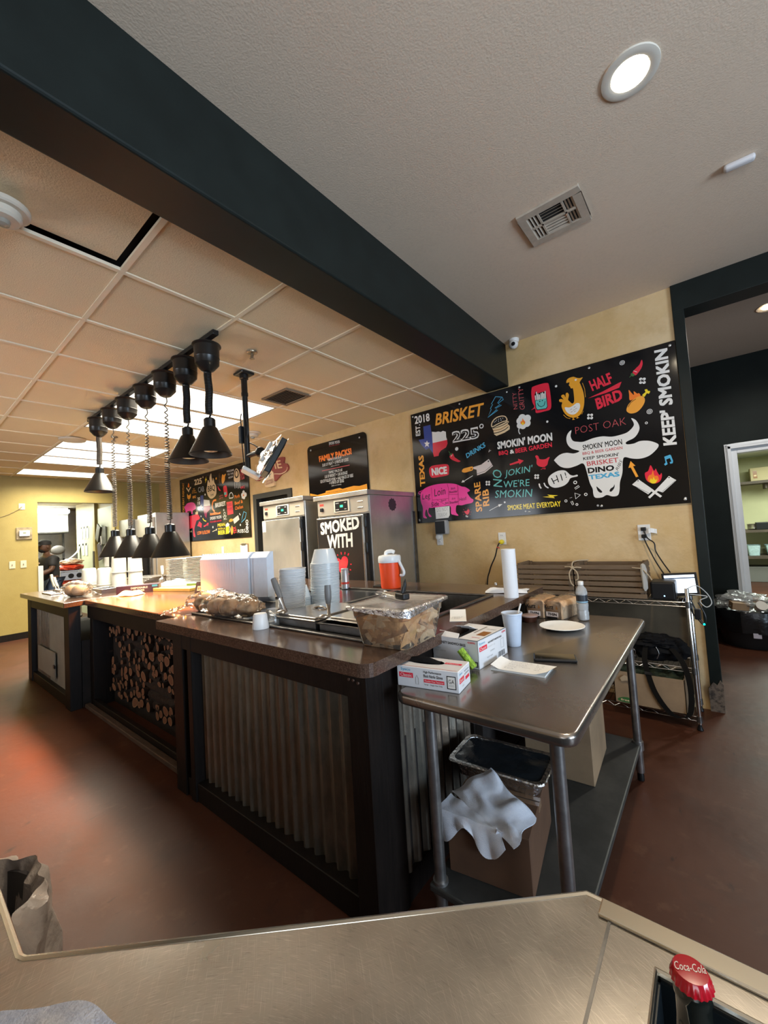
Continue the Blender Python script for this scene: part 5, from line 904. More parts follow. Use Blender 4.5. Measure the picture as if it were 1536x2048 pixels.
for k in range(1, 7):
    c = copy_tree(b2); c.location = (-2.17+random.uniform(-.0012, .0012), 1.74, ZS+.0085*k)
tag(obj('portion_cup', G().lathe([(.041, 0), (.042, .004), (.034, .070), (.030, .076), (.0005, .077)], 26, cap=False), CUPW, loc=(-1.825, 1.205, ZS), smooth=True), 'upturned opaque white portion cup beside the bagged buns', 'cup')
tag(obj('portion_cup', G().lathe([(.043, 0), (.044, .004), (.037, .078), (.033, .084), (.0005, .085)], 26, cap=False), film('cup_film', (.75, .72, .64), .5, .1, .3, 30), loc=(-1.83, 1.29, ZS), rot=(0, 0, 0), smooth=True), 'upturned clear portion cup behind the opaque white one', 'cup')
# bags of buns
BUN = layered('bun_crust', (.58, .33, .15), [(7, (1,1,1), .4, .65, (.78, .54, .32), .7, 0), (30, (1,1,1), .55, .75, (.22, .10, .05), .4, 0)], .6, bump=.15, bs=40)
WRAP = film('bag_film', (.9, .86, .82), .80, .12, 1, 26)
def bag_shape(c, rx, ry, rz, seed, n=44, m=28, amp=.16, zmin=None):
    def fn(d):
        k = 1+amp*mnoise.noise(Vector((d.x*2.6+seed, d.y*2.6, d.z*2.6)))+amp*.55*mnoise.noise(Vector((d.x*7+seed, d.y*7, d.z*7)))
        return k
    g = G(); g.sphere((0, 0, 0), 1, n, m, fn=fn)
    g.v = [(c[0]+x*rx, c[1]+y*ry, max(zmin if zmin is not None else -9, c[2]+z*rz)) for x, y, z in g.v]; return g
t = thing('bun_bag', 'clear plastic bag of brown buns lying on the granite, nearest one', 'bread bag', (-2.27, 1.30, ZS), R_(12))
for k in range(3): obj('bun', G().sphere((-.12+.125*k, .01*(-1)**k, .058), .064, 18, 12, (1, 1, .86)), BUN, t, smooth=True)
obj('bag', bag_shape((0, 0, .068), .245, .085, .075, 3, zmin=.002), WRAP, t, smooth=True)
g = G(); g.grid(lambda u, v: (.22+.11*u, (v-.5)*(.04+.10*u)+.01*math.sin(9*v), .035-.02*u+.012*math.sin(14*v+5*u)+.004), 12, 14); obj('bag_tail', g, WRAP, t, smooth=True)
t = thing('bun_bag', 'clear plastic bag of brown buns behind the nearest bag, by the slab joint', 'bread bag', (-2.62, 1.36, ZS), R_(28))
for k in range(2): obj('bun', G().sphere((-.05+.12*k, 0, .058), .064, 18, 12, (1, 1, .86)), BUN, t, smooth=True)
obj('bag', bag_shape((.02, 0, .066), .19, .09, .075, 8, zmin=.002), WRAP, t, smooth=True)
g = G(); g.grid(lambda u, v: (-.13-.16*u, (v-.5)*(.05+.12*u)-.03*u, .05-.045*u+.012*math.sin(14*v+5*u)+.006), 12, 14); obj('bag_tail', g, WRAP, t, smooth=True)
# tub of tortilla chips
t = thing('chip_tub', 'clear plastic tub full of tortilla chips on the granite corner', 'food tub', (-1.037, 1.345, ZS), R_(4))
TUBF = film('tub_plastic', (.80, .66, .52), .70, .08, 0)
g = G(); W0, D0, W1, D1, H1 = .108, .128, .135, .158, .150
def ring_r(w, d, z, r=.03, n=5):
    out = []
    for sx, sy, a0 in ((1, -1, -90), (1, 1, 0), (-1, 1, 90), (-1, -1, 180)):
        out += [(sx*(w-r)+r*math.cos(R_(a0+k*90/(n-1))), sy*(d-r)+r*math.sin(R_(a0+k*90/(n-1))), z) for k in range(n)]
    return out
rings = [ring_r(W0, D0, .002), ring_r(W0+.004, D0+.004, .010), ring_r(W1-.008, D1-.008, .112), ring_r(W1-.004, D1-.004, .114), ring_r(W1, D1, H1), ring_r(W1+.012, D1+.012, H1+.001), ring_r(W1+.012, D1+.012, H1+.006)]
n = len(rings[0]); vs = sum(rings, []); fs = [(j*n+i, j*n+(i+1) % n, (j+1)*n+(i+1) % n, (j+1)*n+i) for j in range(len(rings)-1) for i in range(n)]+[tuple(range(n))[::-1]]
g.add(vs, fs); obj('tub_wall', g, TUBF, t, smooth=True)
g = G(); rr = [ring_r(W1+.013, D1+.013, H1+.007), ring_r(W1+.013, D1+.013, H1+.012), ring_r(W1-.012, D1-.012, H1+.013), ring_r(W1-.020, D1-.020, H1+.009)]
vs = sum(rr, []); g.add(vs, [(j*n+i, j*n+(i+1) % n, (j+1)*n+(i+1) % n, (j+1)*n+i) for j in range(3) for i in range(n)]+[tuple(3*n+i for i in range(n))])
obj('lid', g, film('frosted_lid', (.70, .68, .64), -.1, .22, .25, 30), t, smooth=True)
g = G(); FOILM = mat('foil', (.80, .80, .82), .22, 1, bump=1, bs=60)
edge_ = ring_r(W1+.014, D1+.014, 0, n=8)
P = [e for e in edge_ if not (e[0] < -.02 and e[1] > .05)]; P = edge_
m_ = len(P)
dr = [.010+.010*abs(mnoise.noise(Vector((p[0]*30, p[1]*30, 0))))+(.018 if (p[0] > .08 and p[1] < -.08) else 0) for p in P]
vs = [(p[0]*.94, p[1]*.95, H1+.0135) for p in P]+[(p[0]*1.0, p[1]*1.0, H1+.0145) for p in P]+[(p[0]*1.035, p[1]*1.03, H1+.008) for p in P]+[(p[0]*1.03, p[1]*1.03, H1+.012-d) for p, d in zip(P, dr)]
g.add(vs, [(j*m_+i, j*m_+(i+1) % m_, (j+1)*m_+(i+1) % m_, (j+1)*m_+i) for j in range(3) for i in range(m_)]); obj('foil_edge', g, FOILM, t)
# the chips
CH = [mat('chip_%s' % c, v, .8, ns=40, na=.2, bump=.3, bs=80, spec=.2) for c, v in (('golden', (.56, .28, .10)), ('pale', (.66, .42, .22)), ('toasted', (.44, .20, .07)))]
def chip_mesh(v):
    g = G(); rnd = random.Random(v); N = 5; vs = []; fs = []; idx = {}
    A, B_, C_ = Vector((-.044, -.028, 0)), Vector((.046, -.025, 0)), Vector((.002, .050, 0))
    for i in range(N+1):
        for j in range(N+1-i):
            p = A*(1-i/N-j/N)+B_*(i/N)+C_*(j/N); idx[i, j] = len(vs); vs.append((p.x, p.y, .006*math.cos(p.x*50+v)+.005*math.sin(p.y*60+2*v)))
    for i in range(N):
        for j in range(N-i):
            fs.append((idx[i, j], idx[i+1, j], idx[i, j+1]))
            if i+j < N-1: fs.append((idx[i+1, j], idx[i+1, j+1], idx[i, j+1]))
    g.add(vs, fs); return obj('tortilla_chip', g, CH[v % 3], smooth=True, solid=.0014)
g = G(); ci = ring_r(W0-.022, D0-.022, .012); co = ring_r(W1-.030, D1-.030, .105); g.add(ci+co, [(i, (i+1) % len(ci), len(ci)+(i+1) % len(ci), len(ci)+i) for i in range(len(ci))]+[tuple(range(len(ci), 2*len(ci)))])
tag(obj('chip_crumbs', g, CH[0], loc=(-1.037, 1.345, ZS), rot=(0, 0, R_(4))), 'broken chips and crumbs filling the middle of the clear tub', 'crumbs', kind='stuff')
chips = [chip_mesh(i) for i in range(6)]
Mt = Matrix.Translation((-1.037, 1.345, ZS)) @ Matrix.Rotation(R_(4), 4, 'Z'); rc = random.Random(11); cnt = 0
for layer in range(6):
    for a in range(26):
        z = .024+layer*.0165+rc.uniform(-.006, .006); f = z/H1
        wx, wy = W0+(W1-W0)*f-.024, D0+(D1-D0)*f-.024
        side = a % 4
        if layer < 5 and a < 22:    # against the clear walls
            if side == 0: x, y, rx = rc.uniform(-wx+.025, wx-.025), -wy-rc.uniform(-.012, .004), (R_(88+rc.uniform(-9, 7)), rc.uniform(-.7, .7), rc.uniform(-.12, .12))
            elif side == 1: x, y, rx = wx-rc.uniform(-.004, .012), rc.uniform(-wy+.025, wy-.025), (R_(88+rc.uniform(-9, 7)), rc.uniform(-.7, .7), R_(90)+rc.uniform(-.12, .12))
            elif side == 2: x, y, rx = rc.uniform(-wx+.025, wx-.025), wy-.006, (R_(90), rc.uniform(-.7, .7), rc.uniform(-.1, .1))
            else: x, y, rx = rc.uniform(-wx, wx)*.6, rc.uniform(-wy, wy)*.7, (rc.uniform(-.7, .7), rc.uniform(-.7, .7), rc.uniform(0, 6))
        else: x, y, rx = rc.uniform(-wx+.04, wx-.04), rc.uniform(-wy+.04, wy-.04), (rc.uniform(-.5, .5), rc.uniform(-.5, .5), rc.uniform(0, 6))
        o = chips[cnt] if cnt < 6 else chips[rc.randrange(6)].copy()
        if cnt >= 6: col.objects.link(o)
        o.location = Mt @ Vector((x, y, z+.010)); o.rotation_euler = rx; s = rc.uniform(.8, 1.1); o.scale = (s, s, s)
        tag(o, 'tortilla chip among the many filling the clear tub', 'chip', 'tortilla chips in the tub'); cnt += 1
# tongs on the lid
t = thing('tongs', 'black tipped metal tongs lying on the lid of the chip tub', 'tongs', (-1.06, 1.36, ZS+.1665), R_(-20))
for s in (-1, 1):
    a = obj('arm', G().tube([(-.10, .006*s, .012), (-.04, .014*s, .018), (.03, .010*s, .016)], [.008, .006, .006], 8), STEELB, t, smooth=True)
obj('grip', G().box(.02, -.018, .002, .085, .018, .030), BLACKP, t, bevel=.008, seg=3)
obj('clear_guard', G().box(-.14, -.022, .004, -.09, .022, .022), film('clear_guard', (.8, .8, .8), .5, .1, .3), t, bevel=.008)
g = G(); g.tube([(.045, .012, .03), (.052, .018, .062), (.05, .022, .085)], [.010, .007, .001], 8); g.tube([(.055, .0, .03), (.060, .006, .055), (.056, .012, .078)], [.009, .006, .001], 8); obj('tip', g, BLACKM, t, smooth=True)
# jug, spray can, flat phone, paper roll, napkins, receipt
t = thing('drinks_jug', 'orange insulated jug with a white lid and swing handle', 'jug', (-2.025, 2.55, ZS), R_(20))
ORJ = mat('jug_orange', (.82, .075, .015), .35, ns=6, na=.06); WJ = mat('jug_white', (.74, .78, .82), .35)
obj('body', G().lathe([(.072, 0), (.078, .006), (.080, .02), (.082, .10), (.086, .18), (.087, .212), (.080, .218)], 30), ORJ, t, smooth=True)
obj('lid', G().lathe([(.090, .208), (.092, .212), (.092, .248), (.086, .262), (.06, .268), (.001, .270)], 30), WJ, t, smooth=True)
g = G(); g.tube(smooth_path([(-.03, 0, .268), (-.02, 0, .29), (.02, 0, .295), (.045, 0, .285)]), [.016]*18+[.014]); obj('spout', g, WJ, t, smooth=True)
obj('handle', G().tube(smooth_path([(.085, -.03, .225), (.10, -.035, .19), (.125, -.04, .135), (.118, -.04, .108), (.095, -.035, .105)]), .012, 10), WJ, t, smooth=True)
t = thing('spray_can', 'tall silver can with a red band in front of the heart sign', 'can', (-2.41, 2.42, ZS))
obj('can_body', G().lathe([(.030, 0), (.033, .004), (.033, .145), (.030, .152)], 22), mat('can_grey', (.46, .47, .50), .3, .5), t, smooth=True); obj('band', G().lathe([(.0335, .040), (.0335, .058)], 22, cap=False), mat('band_red', (.55, .06, .04), .4), t); obj('cap', G().lathe([(.031, .152), (.031, .166), (.028, .170)], 20), mat('cap_grey', (.35, .35, .37), .35), t, smooth=True)
tag(obj('smartphone', G().box(-.08, -.04, 0, .08, .04, .012), BLACKP, loc=(-2.15, 2.60, ZS), rot=(0, 0, .1), bevel=.005), 'black phone lying flat beside the orange jug', 'phone')
t = thing('paper_roll', 'slim white paper towel roll standing at the counter end', 'paper roll', (-.990, 2.44, ZS))
obj('roll', G().lathe([(.008, 0), (.043, 0), (.043, .298), (.020, .300), (.018, .26)], 28), mat('towel_paper', (.76, .79, .84), .75, bump=.1, bs=120), t, smooth=True)
g = G(); g.grid(lambda u, v: (.0435*math.cos(2.4+1.2*u)+.006*u, -.0435*math.sin(2.4+1.2*u)-.004*u, .001+.296*v), 8, 2); obj('loose_sheet', g, mat('towel_paper', (.76, .79, .84)), t, smooth=True)
def sheet(name, label, cat, loc, rz, wd, d, amp, seed, m=PAPER, n=16, group=None):
    g = G(); g.grid(lambda u, v: ((u-.5)*wd+.02*wd*math.sin(5*v+seed), (v-.5)*d, .002+amp*max(0, .35+mnoise.noise(Vector((u*2.2+seed, v*2.2, seed))))*min(1, 6*min(u, 1-u, v, 1-v)+.15)), n, n)
    return tag(obj(name, g, m, loc=loc, rot=(0, 0, rz), smooth=True, solid=.0012), label, cat, group)
sheet('paper_napkin', 'crumpled white napkins lying behind the slim paper roll', 'napkin', (-1.10, 2.64, ZS), .25, .27, .17, .040, 2.1, mat('towel_paper', (.76, .79, .84)))
g = G(); g.grid(lambda u, v: (-.04+.08*u, -.085+.17*v, .002+.03*max(0, v-.55)**1.2*2), 4, 12); t = tag(obj('receipt', g, PAPER, loc=(-1.015, 1.80, ZS), rot=(0, 0, .5), smooth=True, solid=.001), 'curled white order slip on the granite behind the chip tub', 'receipt')
print_obj('printing', [txt('S', 'ORDER 41', -.03, .0, .055, .010, 0), txt('S', '2 BRISKET', -.03, -.02, .05, .010, 0), txt('S', '1 RIBS', -.03, -.04, .04, .010, 0)], t, lambda x, y, h: (x, y, .0045+h*.3))

# ---- far end of the counter
HOT = mat('clear_tub_white', (.70, .70, .62), .35, ns=5, na=.05)
dprof = [(.080, 0), (.082, .003), (.082, .012), (.078, .014), (.072, .185), (.066, .202), (.060, .207), (.0005, .208)]
for k, (x, y, nn, lab) in enumerate(((-5.93, 1.56, 2, 'first from the doorway'), (-5.66, 1.64, 2, 'second from the doorway'), (-5.55, 1.76, 2, 'third from the doorway'), (-5.45, 1.90, 2, 'fourth from the doorway'))):
    t0 = None
    for q in range(nn):
        L = 'upturned frosted soup tub in the stack %s' % lab
        if t0 is None: t0 = thing('soup_tub', L, 'food tub', (x, y, ZS), 0, 'upturned tubs, stack %s' % lab); obj('wall', G().lathe(dprof, 24, cap=False), HOT, t0, smooth=True)
        else:
            c = copy_tree(t0); c.location = (x+random.uniform(-.001, .001), y, ZS+(.03 if k < 2 else .165)*q)
t = thing('bun_bag', 'crinkled bag of buns lit orange at the far counter end', 'bread bag', (-4.98, 1.20, ZS), R_(15))
for k in range(2): obj('bun', G().sphere((-.07+.12*k, 0, .062), .066, 18, 12, (1, 1, .9)), BUN, t, smooth=True)
obj('bag', bag_shape((0, 0, .075), .19, .10, .082, 21, zmin=.002), WRAP, t, smooth=True)
g = G(); g.grid(lambda u, v: (.15+.13*u, (v-.5)*(.05+.12*u), .05-.035*u+.012*math.sin(14*v+5*u)+.006), 12, 14); obj('bag_tail', g, WRAP, t, smooth=True)
t = thing('steel_pan', 'small steel pan in front of the frosted tubs', 'pan', (-5.02, 1.46, ZS), .05); g = G()
for q in ((-.13, -.08, .13, -.076), (-.13, .076, .13, .08), (-.13, -.08, -.126, .08), (.126, -.08, .13, .08)): g.box(q[0], q[1], 0, q[2], q[3], .05)
for q in ((-.14, -.09, .14, -.076), (-.14, .076, .14, .09), (-.14, -.09, -.126, .09), (.126, -.09, .14, .09)): g.box(q[0], q[1], .046, q[2], q[3], .05)
g.box(-.13, -.08, 0, .13, .08, .003); obj('pan_body', g, STEELB, t, bevel=.0015, seg=1)
t = thing('steel_tray', 'flat steel tray under the two white handled ladles', 'tray', (-5.75, 1.22, ZS), .0); obj('tray_body', G().box(-.20, -.11, 0, .20, .11, .012), STEELB, t, bevel=.004)
for dx, dz, lab in ((-.08, .13, 'white handled serving ladle, taller of the two at the far end'), (.05, .10, 'white handled serving ladle, lower of the two at the far end')):
    t = thing('serving_ladle', lab, 'ladle', (-5.72+dx, 1.20, ZS+.013)); obj('handle', G().tube([(-.02, 0, .06), (-.06, -.01, .06+dz*.55), (-.10, -.01, .06+dz)], .014, 10), mat('handle_cream', (.58, .56, .44), .4), t, smooth=True)
    g = G(); g.tube([(.06, 0, .012), (.02, 0, .045), (-.02, 0, .06)], .008, 8); g.sphere((.07, 0, .020), .038, 16, 10, (1, 1, .45)); obj('bowl', g, STEELB, t, smooth=True)
PURP = mat('box_purple', (.05, .022, .05), .5)
t = thing('glove_box', 'dark purple disposable gloves carton standing under the heat lamps', 'carton', (-4.56, 1.62, ZS), R_(55)); obj('carton', G().box(-.19, -.05, 0, .19, .05, .075), PURP, t, bevel=.002, seg=1)
print_obj('lettering', [txt('W', 'DISPOSABLE', -.06, .040, .15, .018, 2), txt('W', 'GLOVES', -.04, .014, .10, .018, 2), rect('E', .13, .048, .18, .068), txt('W', '500', .14, .02, .04, .014, 1)], t, lambda x, z, h: (x, -.0505-h, z))
sheet('food_paper', 'curled sheet of food paper glowing orange in front of the purple carton', 'paper', (-4.38, 1.47, ZS), .5, .22, .16, .050, 5.2, mat('waxed_paper', (.75, .66, .5), .5))
t = thing('cutting_board', 'yellow cutting board under the heat lamps', 'cutting board', (-4.32, 1.93, ZS), R_(14)); obj('board', G().box(-.36, -.19, 0, .36, .19, .030), mat('board_yellow', (.72, .52, .14), .5, ns=14, na=.08), t, bevel=.004)
t = thing('carving_knife', 'carving knife with a green handle on the yellow board', 'knife', (-4.25, 1.93, ZS+.031), R_(36)); obj('blade', G().prism([(-.24, 0), (-.20, -.014), (.03, -.016), (.03, .012)], 0, .003), STEELB, t); obj('handle', G().box(.03, -.014, 0, .17, .014, .022), mat('handle_green', (.10, .20, .06), .45), t, bevel=.006)
t = thing('price_card', 'dark tent card with two white boxes leaning by the foam clamshells', 'card', (-3.62, 1.80, ZS), R_(40)); g = G(); g.add([(-.07, 0, 0), (.07, 0, 0), (.07, .05, .10), (-.07, .05, .10), (-.07, .10, 0), (.07, .10, 0)], [(0, 1, 2, 3), (3, 2, 5, 4)]); obj('card', g, mat('card_dark', (.05, .025, .02), .5), t, solid=.002)
print_obj('printing', [rect('T', -.05, .03, -.006, .075), rect('T', .008, .03, .052, .075), txt('D', '69', -.045, .04, .034, .025, 2), txt('D', '55', .013, .04, .034, .025, 2)], t, lambda x, z, h: (x, z*.447-.003-h, z*.894))
sheet('butcher_paper', 'folded white paper sheets behind the yellow board', 'paper', (-4.85, 2.16, ZS), .25, .50, .24, .07, 8.4)
WTR = mat('foam_tray_edge', (.60, .57, .52), .6)
for s, (x, y, nn, lab) in enumerate(((-5.22, 2.38, 17, 'left'), (-4.85, 2.42, 18, 'right'))):
    t0 = None
    for q in range(nn):
        L = 'pale foam tray in the %s one of the two tray stacks behind the low lamps' % lab
        if t0 is None:
            t0 = thing('foam_tray', L, 'tray', (x, y, ZS), R_(30), 'foam trays, %s stack' % lab)
            g = G(); rr = [ring_r(.10, .14, 0), ring_r(.125, .17, .018), ring_r(.135, .18, .019), ring_r(.135, .18, .0155)]; nn_ = len(rr[0]); g.add(sum(rr, []), [(j*nn_+i, j*nn_+(i+1) % nn_, (j+1)*nn_+(i+1) % nn_, (j+1)*nn_+i) for j in range(3) for i in range(nn_)]+[tuple(range(nn_))]); obj('tray_body', g, WTR, t0, smooth=True)
        else:
            c = copy_tree(t0); c.location = (x+random.uniform(-.004, .004), y+random.uniform(-.004, .004), ZS+.0165*q)
for q in range(4):
    t = thing('pan_cover', 'steel pan lid in the low pile behind the tub stacks' , 'pan lid', (-5.95+.01*q, 2.22, ZS+.016*q), .1*q, 'pile of steel pan lids'); obj('cover', G().box(-.26, -.16, 0, .26, .16, .012), STEELB, t, bevel=.004)
t = thing('serving_ladle', 'ladle with a white upright handle behind the lid pile', 'ladle', (-5.55, 2.25, ZS)); obj('handle', G().tube([(0, 0, .09), (0, 0, .14), (-.01, 0, .20)], [.014, .019, .017], 10), WHITEP, t, smooth=True); obj('stand', G().lathe([(.05, 0), (.045, .03), (.012, .05), (.010, .095)], 16), STEELB, t, smooth=True)
# ---------------------------------------------------------------- on the steel table
TS = TZ+.0005
BW = mat('carton_white', (.70, .71, .74), .5)
t = thing('glove_box', 'white carton of black nitrile gloves at the near table corner', 'carton', (-.855, 1.30, TS), R_(9))
obj('carton', G().box(-.122, -.062, 0, .122, .062, .075), BW, t, bevel=.002, seg=1)
print_obj('print_front', [txt('E', 'Sysco', -.105, .056, .04, .013, 1), rect('R', -.113, .034, -.055, .052), txt('W', 'Classic', -.108, .037, .048, .012, 0), txt('K', 'High Performance', -.012, .055, .07, .011, 1), txt('K', 'Black Nitrile Gloves', -.012, .042, .075, .011, 1), rect('R', -.012, .024, .068, .036), txt('W', 'Powder Free Textured', -.008, .027, .072, .006, 0), txt('K', 'Large - Single Use Only', -.010, .013, .07, .007, 0), rect('K', .078, .012, .112, .058), rect('W', .081, .015, .109, .055), txt('K', 'GA', .084, .032, .022, .014, 0), txt('S', 'QUALITY', .085, .022, .02, .005, 0), ['l', 'S', 2, [-45, 14, -45, 36, -40, 46, -34, 36, -34, 14, -45, 14]]], t, lambda x, z, h: (x, -.0625-h*.4, z), rough=.4)
print_obj('print_end', [txt('E', 'Sysco', -.052, .056, .03, .010, 1), rect('R', -.055, .030, -.006, .048), txt('W', 'Classic', -.052, .034, .04, .010, 0), txt('K', 'High Performance', .0, .055, .05, .007, 0), txt('K', 'Black Nitrile Gloves', .0, .045, .05, .007, 0), rect('R', .008, .026, .05, .038), txt('S', 'Large', -.03, .012, .02, .008, 0)], t, lambda y, z, h: (.1225+h*.4, y, z), rough=.4)
print_obj('print_top', [rect('P', -.115, -.056, .115, -.054), rect('R', .045, .005, .11, .022), txt('W', 'Classic', .05, .008, .05, .011, 0), rect('R', -.10, .03, -.06, .048)], t, lambda x, y, h: (x, y, .0755+h*.4), rough=.4)
g = G(); g.lathe([(.0005, .0765), (.075, .0765)], 28); g.v = [(x-.03, y*.34+.006, z) for x, y, z in g.v]; op = obj('opening', g, BLACKP, t)
g = G(); g.grid(lambda u, v: (-.10+.13*u, -.012+.034*v, .0775+.018*math.sin(math.pi*v)*math.sin(math.pi*u)+.016*max(0, .5-u)*math.sin(math.pi*v)), 16, 8); obj('glove_fold', g, BLACKR, t, smooth=True)
t = thing('bag_carton', 'torn white sandwich bag carton standing behind the glove box', 'carton', (-.875, 1.645, TS), R_(-3))
g = G(); W, D, H = .112, .13, .115
for q in ((-W, -D, W, -D+.003), (-W, D-.003, W, D), (-W, -D, -W+.003, D), (W-.003, -D, W, D)): g.box(q[0], q[1], 0, q[2], q[3], H)
g.box(-W, -D, 0, W, D, .003); g.box(.02, -D, H-.003, W, D, H); g.box(-W, .05, H-.003, .02, D, H); obj('carton', g, BW, t)
obj('bags', G().box(-W+.01, -D+.01, .003, .02, .05, .075), mat('bag_grey', (.30, .29, .28), .4, bump=.6, bs=40), t, bevel=.01)
for pts in ([(-W, -D, H), (-W, .03, H), (-W-.035, .02, H+.012), (-W-.033, -D+.03, H+.010)], [(-W, .05, H), (.0, .05, H), (-.01, .015, H+.016), (-W+.01, .0, H+.012)], [(-W, -D, H), (.02, -D, H), (.01, -D+.03, H+.012), (-W+.02, -D+.035, H+.016)]):
    g = G(); g.add(pts, [(0, 1, 2, 3)]); obj('flap', g, BW, t, solid=.002)
print_obj('print_front', [txt('K', 'HIGH DENSITY SANDWICH BAGS', -.105, .085, .16, .011, 2), txt('R', '4258990', .065, .100, .035, .008, 1), txt('S', '2000 BAGS', -.10, .062, .03, .006, 0), txt('S', '6.75 X 7 + 1.5 FLIP TOP', -.10, .050, .055, .006, 0), ['l', 'S', 1.5, [40, 40, 40, 75, 68, 75, 68, 40, 40, 40]], rect('K', .055, .008, .108, .030)]+[rect('W', .058+.006*k, .011, .060+.006*k+.0012*(k % 3), .027) for k in range(8)]+[txt('S', 'MADE WITH CARE', -.10, .02, .07, .006, 0)], t, lambda x, z, h: (x, -.1305-h*.4, z), rough=.4)
print_obj('print_side', [txt('E', 'Sysco', -.12, .092, .05, .012, 1), rect('R', -.12, .068, -.055, .086), txt('W', 'Classic', -.116, .071, .055, .012, 0), txt('K', 'HIGH DENSITY SANDWICH BAGS', -.045, .085, .125, .008, 1), txt('R', '4258990', .085, .1, .035, .008, 1), ['l', 'S', 1.5, [70, 40, 70, 78, 98, 78, 98, 40, 70, 40]], txt('S', '6.75 X 7 + 1.5', -.045, .068, .06, .006, 0), txt('S', '2000', -.03, .048, .04, .006, 0), txt('S', 'FLIP TOP', -.06, .028, .05, .006, 0)]+[rect('K', .04+.007*k, .006, .0425+.007*k+.001*(k % 3), .028) for k in range(9)], t, lambda y, z, h: (.1125+h*.4, y, z), rough=.4)
print_obj('print_top', [rect('S', .03, -.02, .04, .10), txt('S', 'HIGH DENSITY', .05, .06, .05, .01, 1), rect('D', .06, -.05, .10, .02), txt('R', '4258990', .06, -.09, .04, .008, 1)], t, lambda x, y, h: (x, y, .1155+h*.4), rough=.4)
g = G(); g.tube([(-.775, 1.475, TS+.018), (-.83, 1.47, TS+.085)], .016, 8); 
t = tag(obj('green_scrubber', g, mat('lime_scrubber', (.25, .42, .04), .8, ns=70, na=.5, bump=1, bs=120)), 'lime green scrubber leaning on the sandwich bag carton', 'scrubber')
t = thing('notepad', 'white handwritten notepad with a curled top sheet', 'notepad', (-.63, 1.60, TS), R_(3))
obj('pages', G().box(-.105, -.062, 0, .105, .062, .007), PAPER, t)
g = G(); g.grid(lambda u, v: (-.105+.215*u+.01*v*u, -.062+.124*v, .0078+.018*max(0, u-.8)*4*(1-v)+.03*max(0, .16-u)**1.0*3), 24, 8); tp = obj('top_sheet', g, PAPER, t, smooth=True)
rl = random.Random(3)
print_obj('handwriting', [txt('S', w_, -.06+rl.uniform(0, .01), .045-.014*k, .02*len(w_)**.6, .007, -1) for k, w_ in enumerate(['2 brisket lb', 'turkey  slaw', 'beans x3', 'rib plate', 'sauce + buns', 'pork', 'tea'])]+[txt('S', w_, .05, .04-.02*k, .03, .006, -1) for k, w_ in enumerate(['12', '8.5', 'ok', '20'])], t, lambda x, y, h: (x, y, .0086+h*.4))
t = thing('foam_cup', 'tall white foam cup with a straw', 'cup', (-.775, 1.895, TS))
obj('cup_wall', G().lathe([(.030, 0), (.032, .004), (.046, .148), (.049, .150), (.049, .157), (.045, .157), (.042, .145), (.031, .01), (.0005, .01)], 32, cap=False), FOAM, t, smooth=True)
obj('drink', G().lathe([(.0005, .138), (.0415, .138)], 24, cap=False), mat('drink_brown', (.06, .025, .012), .1), t); obj('straw', G().tube([(.0, .0, .02), (.026, .012, .150), (.040, .020, .198)], .0042, 8), WHITEP, t, smooth=True)
t = thing('paper_plate', 'white paper plate with a fluted rim', 'plate', (-.668, 2.31, TS))
obj('plate', G().lathe([(.0005, .002), (.075, .002), (.088, .007), (.112, .013), (.115, .015), (.113, .017), (.087, .010), (.074, .0045), (.0005, .0045)], 96, cap=False, wob=lambda a, j: 1+(.008*math.cos(32*a) if j in (3, 4, 5) else 0)), mat('plate_white', (.80, .80, .78), .5), t, smooth=True)
t = thing('smartphone', 'black phone lying face up near the middle of the steel table', 'phone', (-.553, 1.775, TS), R_(20)); obj('case', G().box(-.084, -.042, 0, .084, .042, .013), BLACKP, t, bevel=.006, seg=3); obj('screen', G().box(-.078, -.036, .0125, .078, .036, .0136), mat('black_mirror', (.003, .003, .003), .03, coat=1), t)
CRUST = layered('loaf', (.55, .32, .16), [(9, (1,1,1), .4, .65, (.74, .52, .32), .8, 0), (40, (1,1,1), .5, .7, (.30, .15, .07), .5, 0)], .7, bump=.2, bs=60)
for nme, x, y, rz, lab in (('a', -.745, 2.60, -12, 'bagged sandwich loaf, the one beside the water bottle'), ('b', -.865, 2.60, -4, 'bagged sandwich loaf, the one touching the granite counter')):
    t = thing('bread_loaf', lab, 'bread', (x, y, TS), R_(rz))
    prof = [(-.055, 0), (.055, 0), (.056, .055), (.062, .085), (.048, .108), (0, .114), (-.048, .108), (-.062, .085), (-.056, .055)]
    obj('loaf', G().prism(prof, -.10, .12, 'xz'), CRUST, t, bevel=.010, seg=3, fixn=True, smooth=True)
    g = G(); g.grid(lambda u, v: ((.064+.006*mnoise.noise(Vector((6*u, 9*v, rz))))*math.cos(math.pi*(1-u))*1.03, -.105+.235*v, .122*math.sin(math.pi*u)**.55+.008*mnoise.noise(Vector((8*u, 7*v, rz)))+.002), 26, 16); obj('bag', g, film('bread_film', (.85, .80, .74), .82, .1, .8, 34), t, smooth=True)
    g = G(); g.grid(lambda u, v: ((u-.5)*.10, -.106-.006*math.sin(5*u), .11*v+.004), 8, 6); obj('bag_end', g, film('bread_film', (.85, .80, .74), .82), t, smooth=True)
    print_obj('bag_print', [txt('K', 'Kurz', -.045, .062, .055, .026, 1), ['p', 'D', [22, 62, 28, 88, 38, 66, 34, 62]], rect('I', -.038, .018, .038, .046), rect('K', -.030, .008, .030, .016), txt('K', 'THIN', -.028, .024, .056, .016, 3), txt('D', 'SANDWICH BREAD', -.04, .050, .08, .007, 0)], t, lambda x_, z, h: (x_, -.1145-h*.4, z), rough=.35)
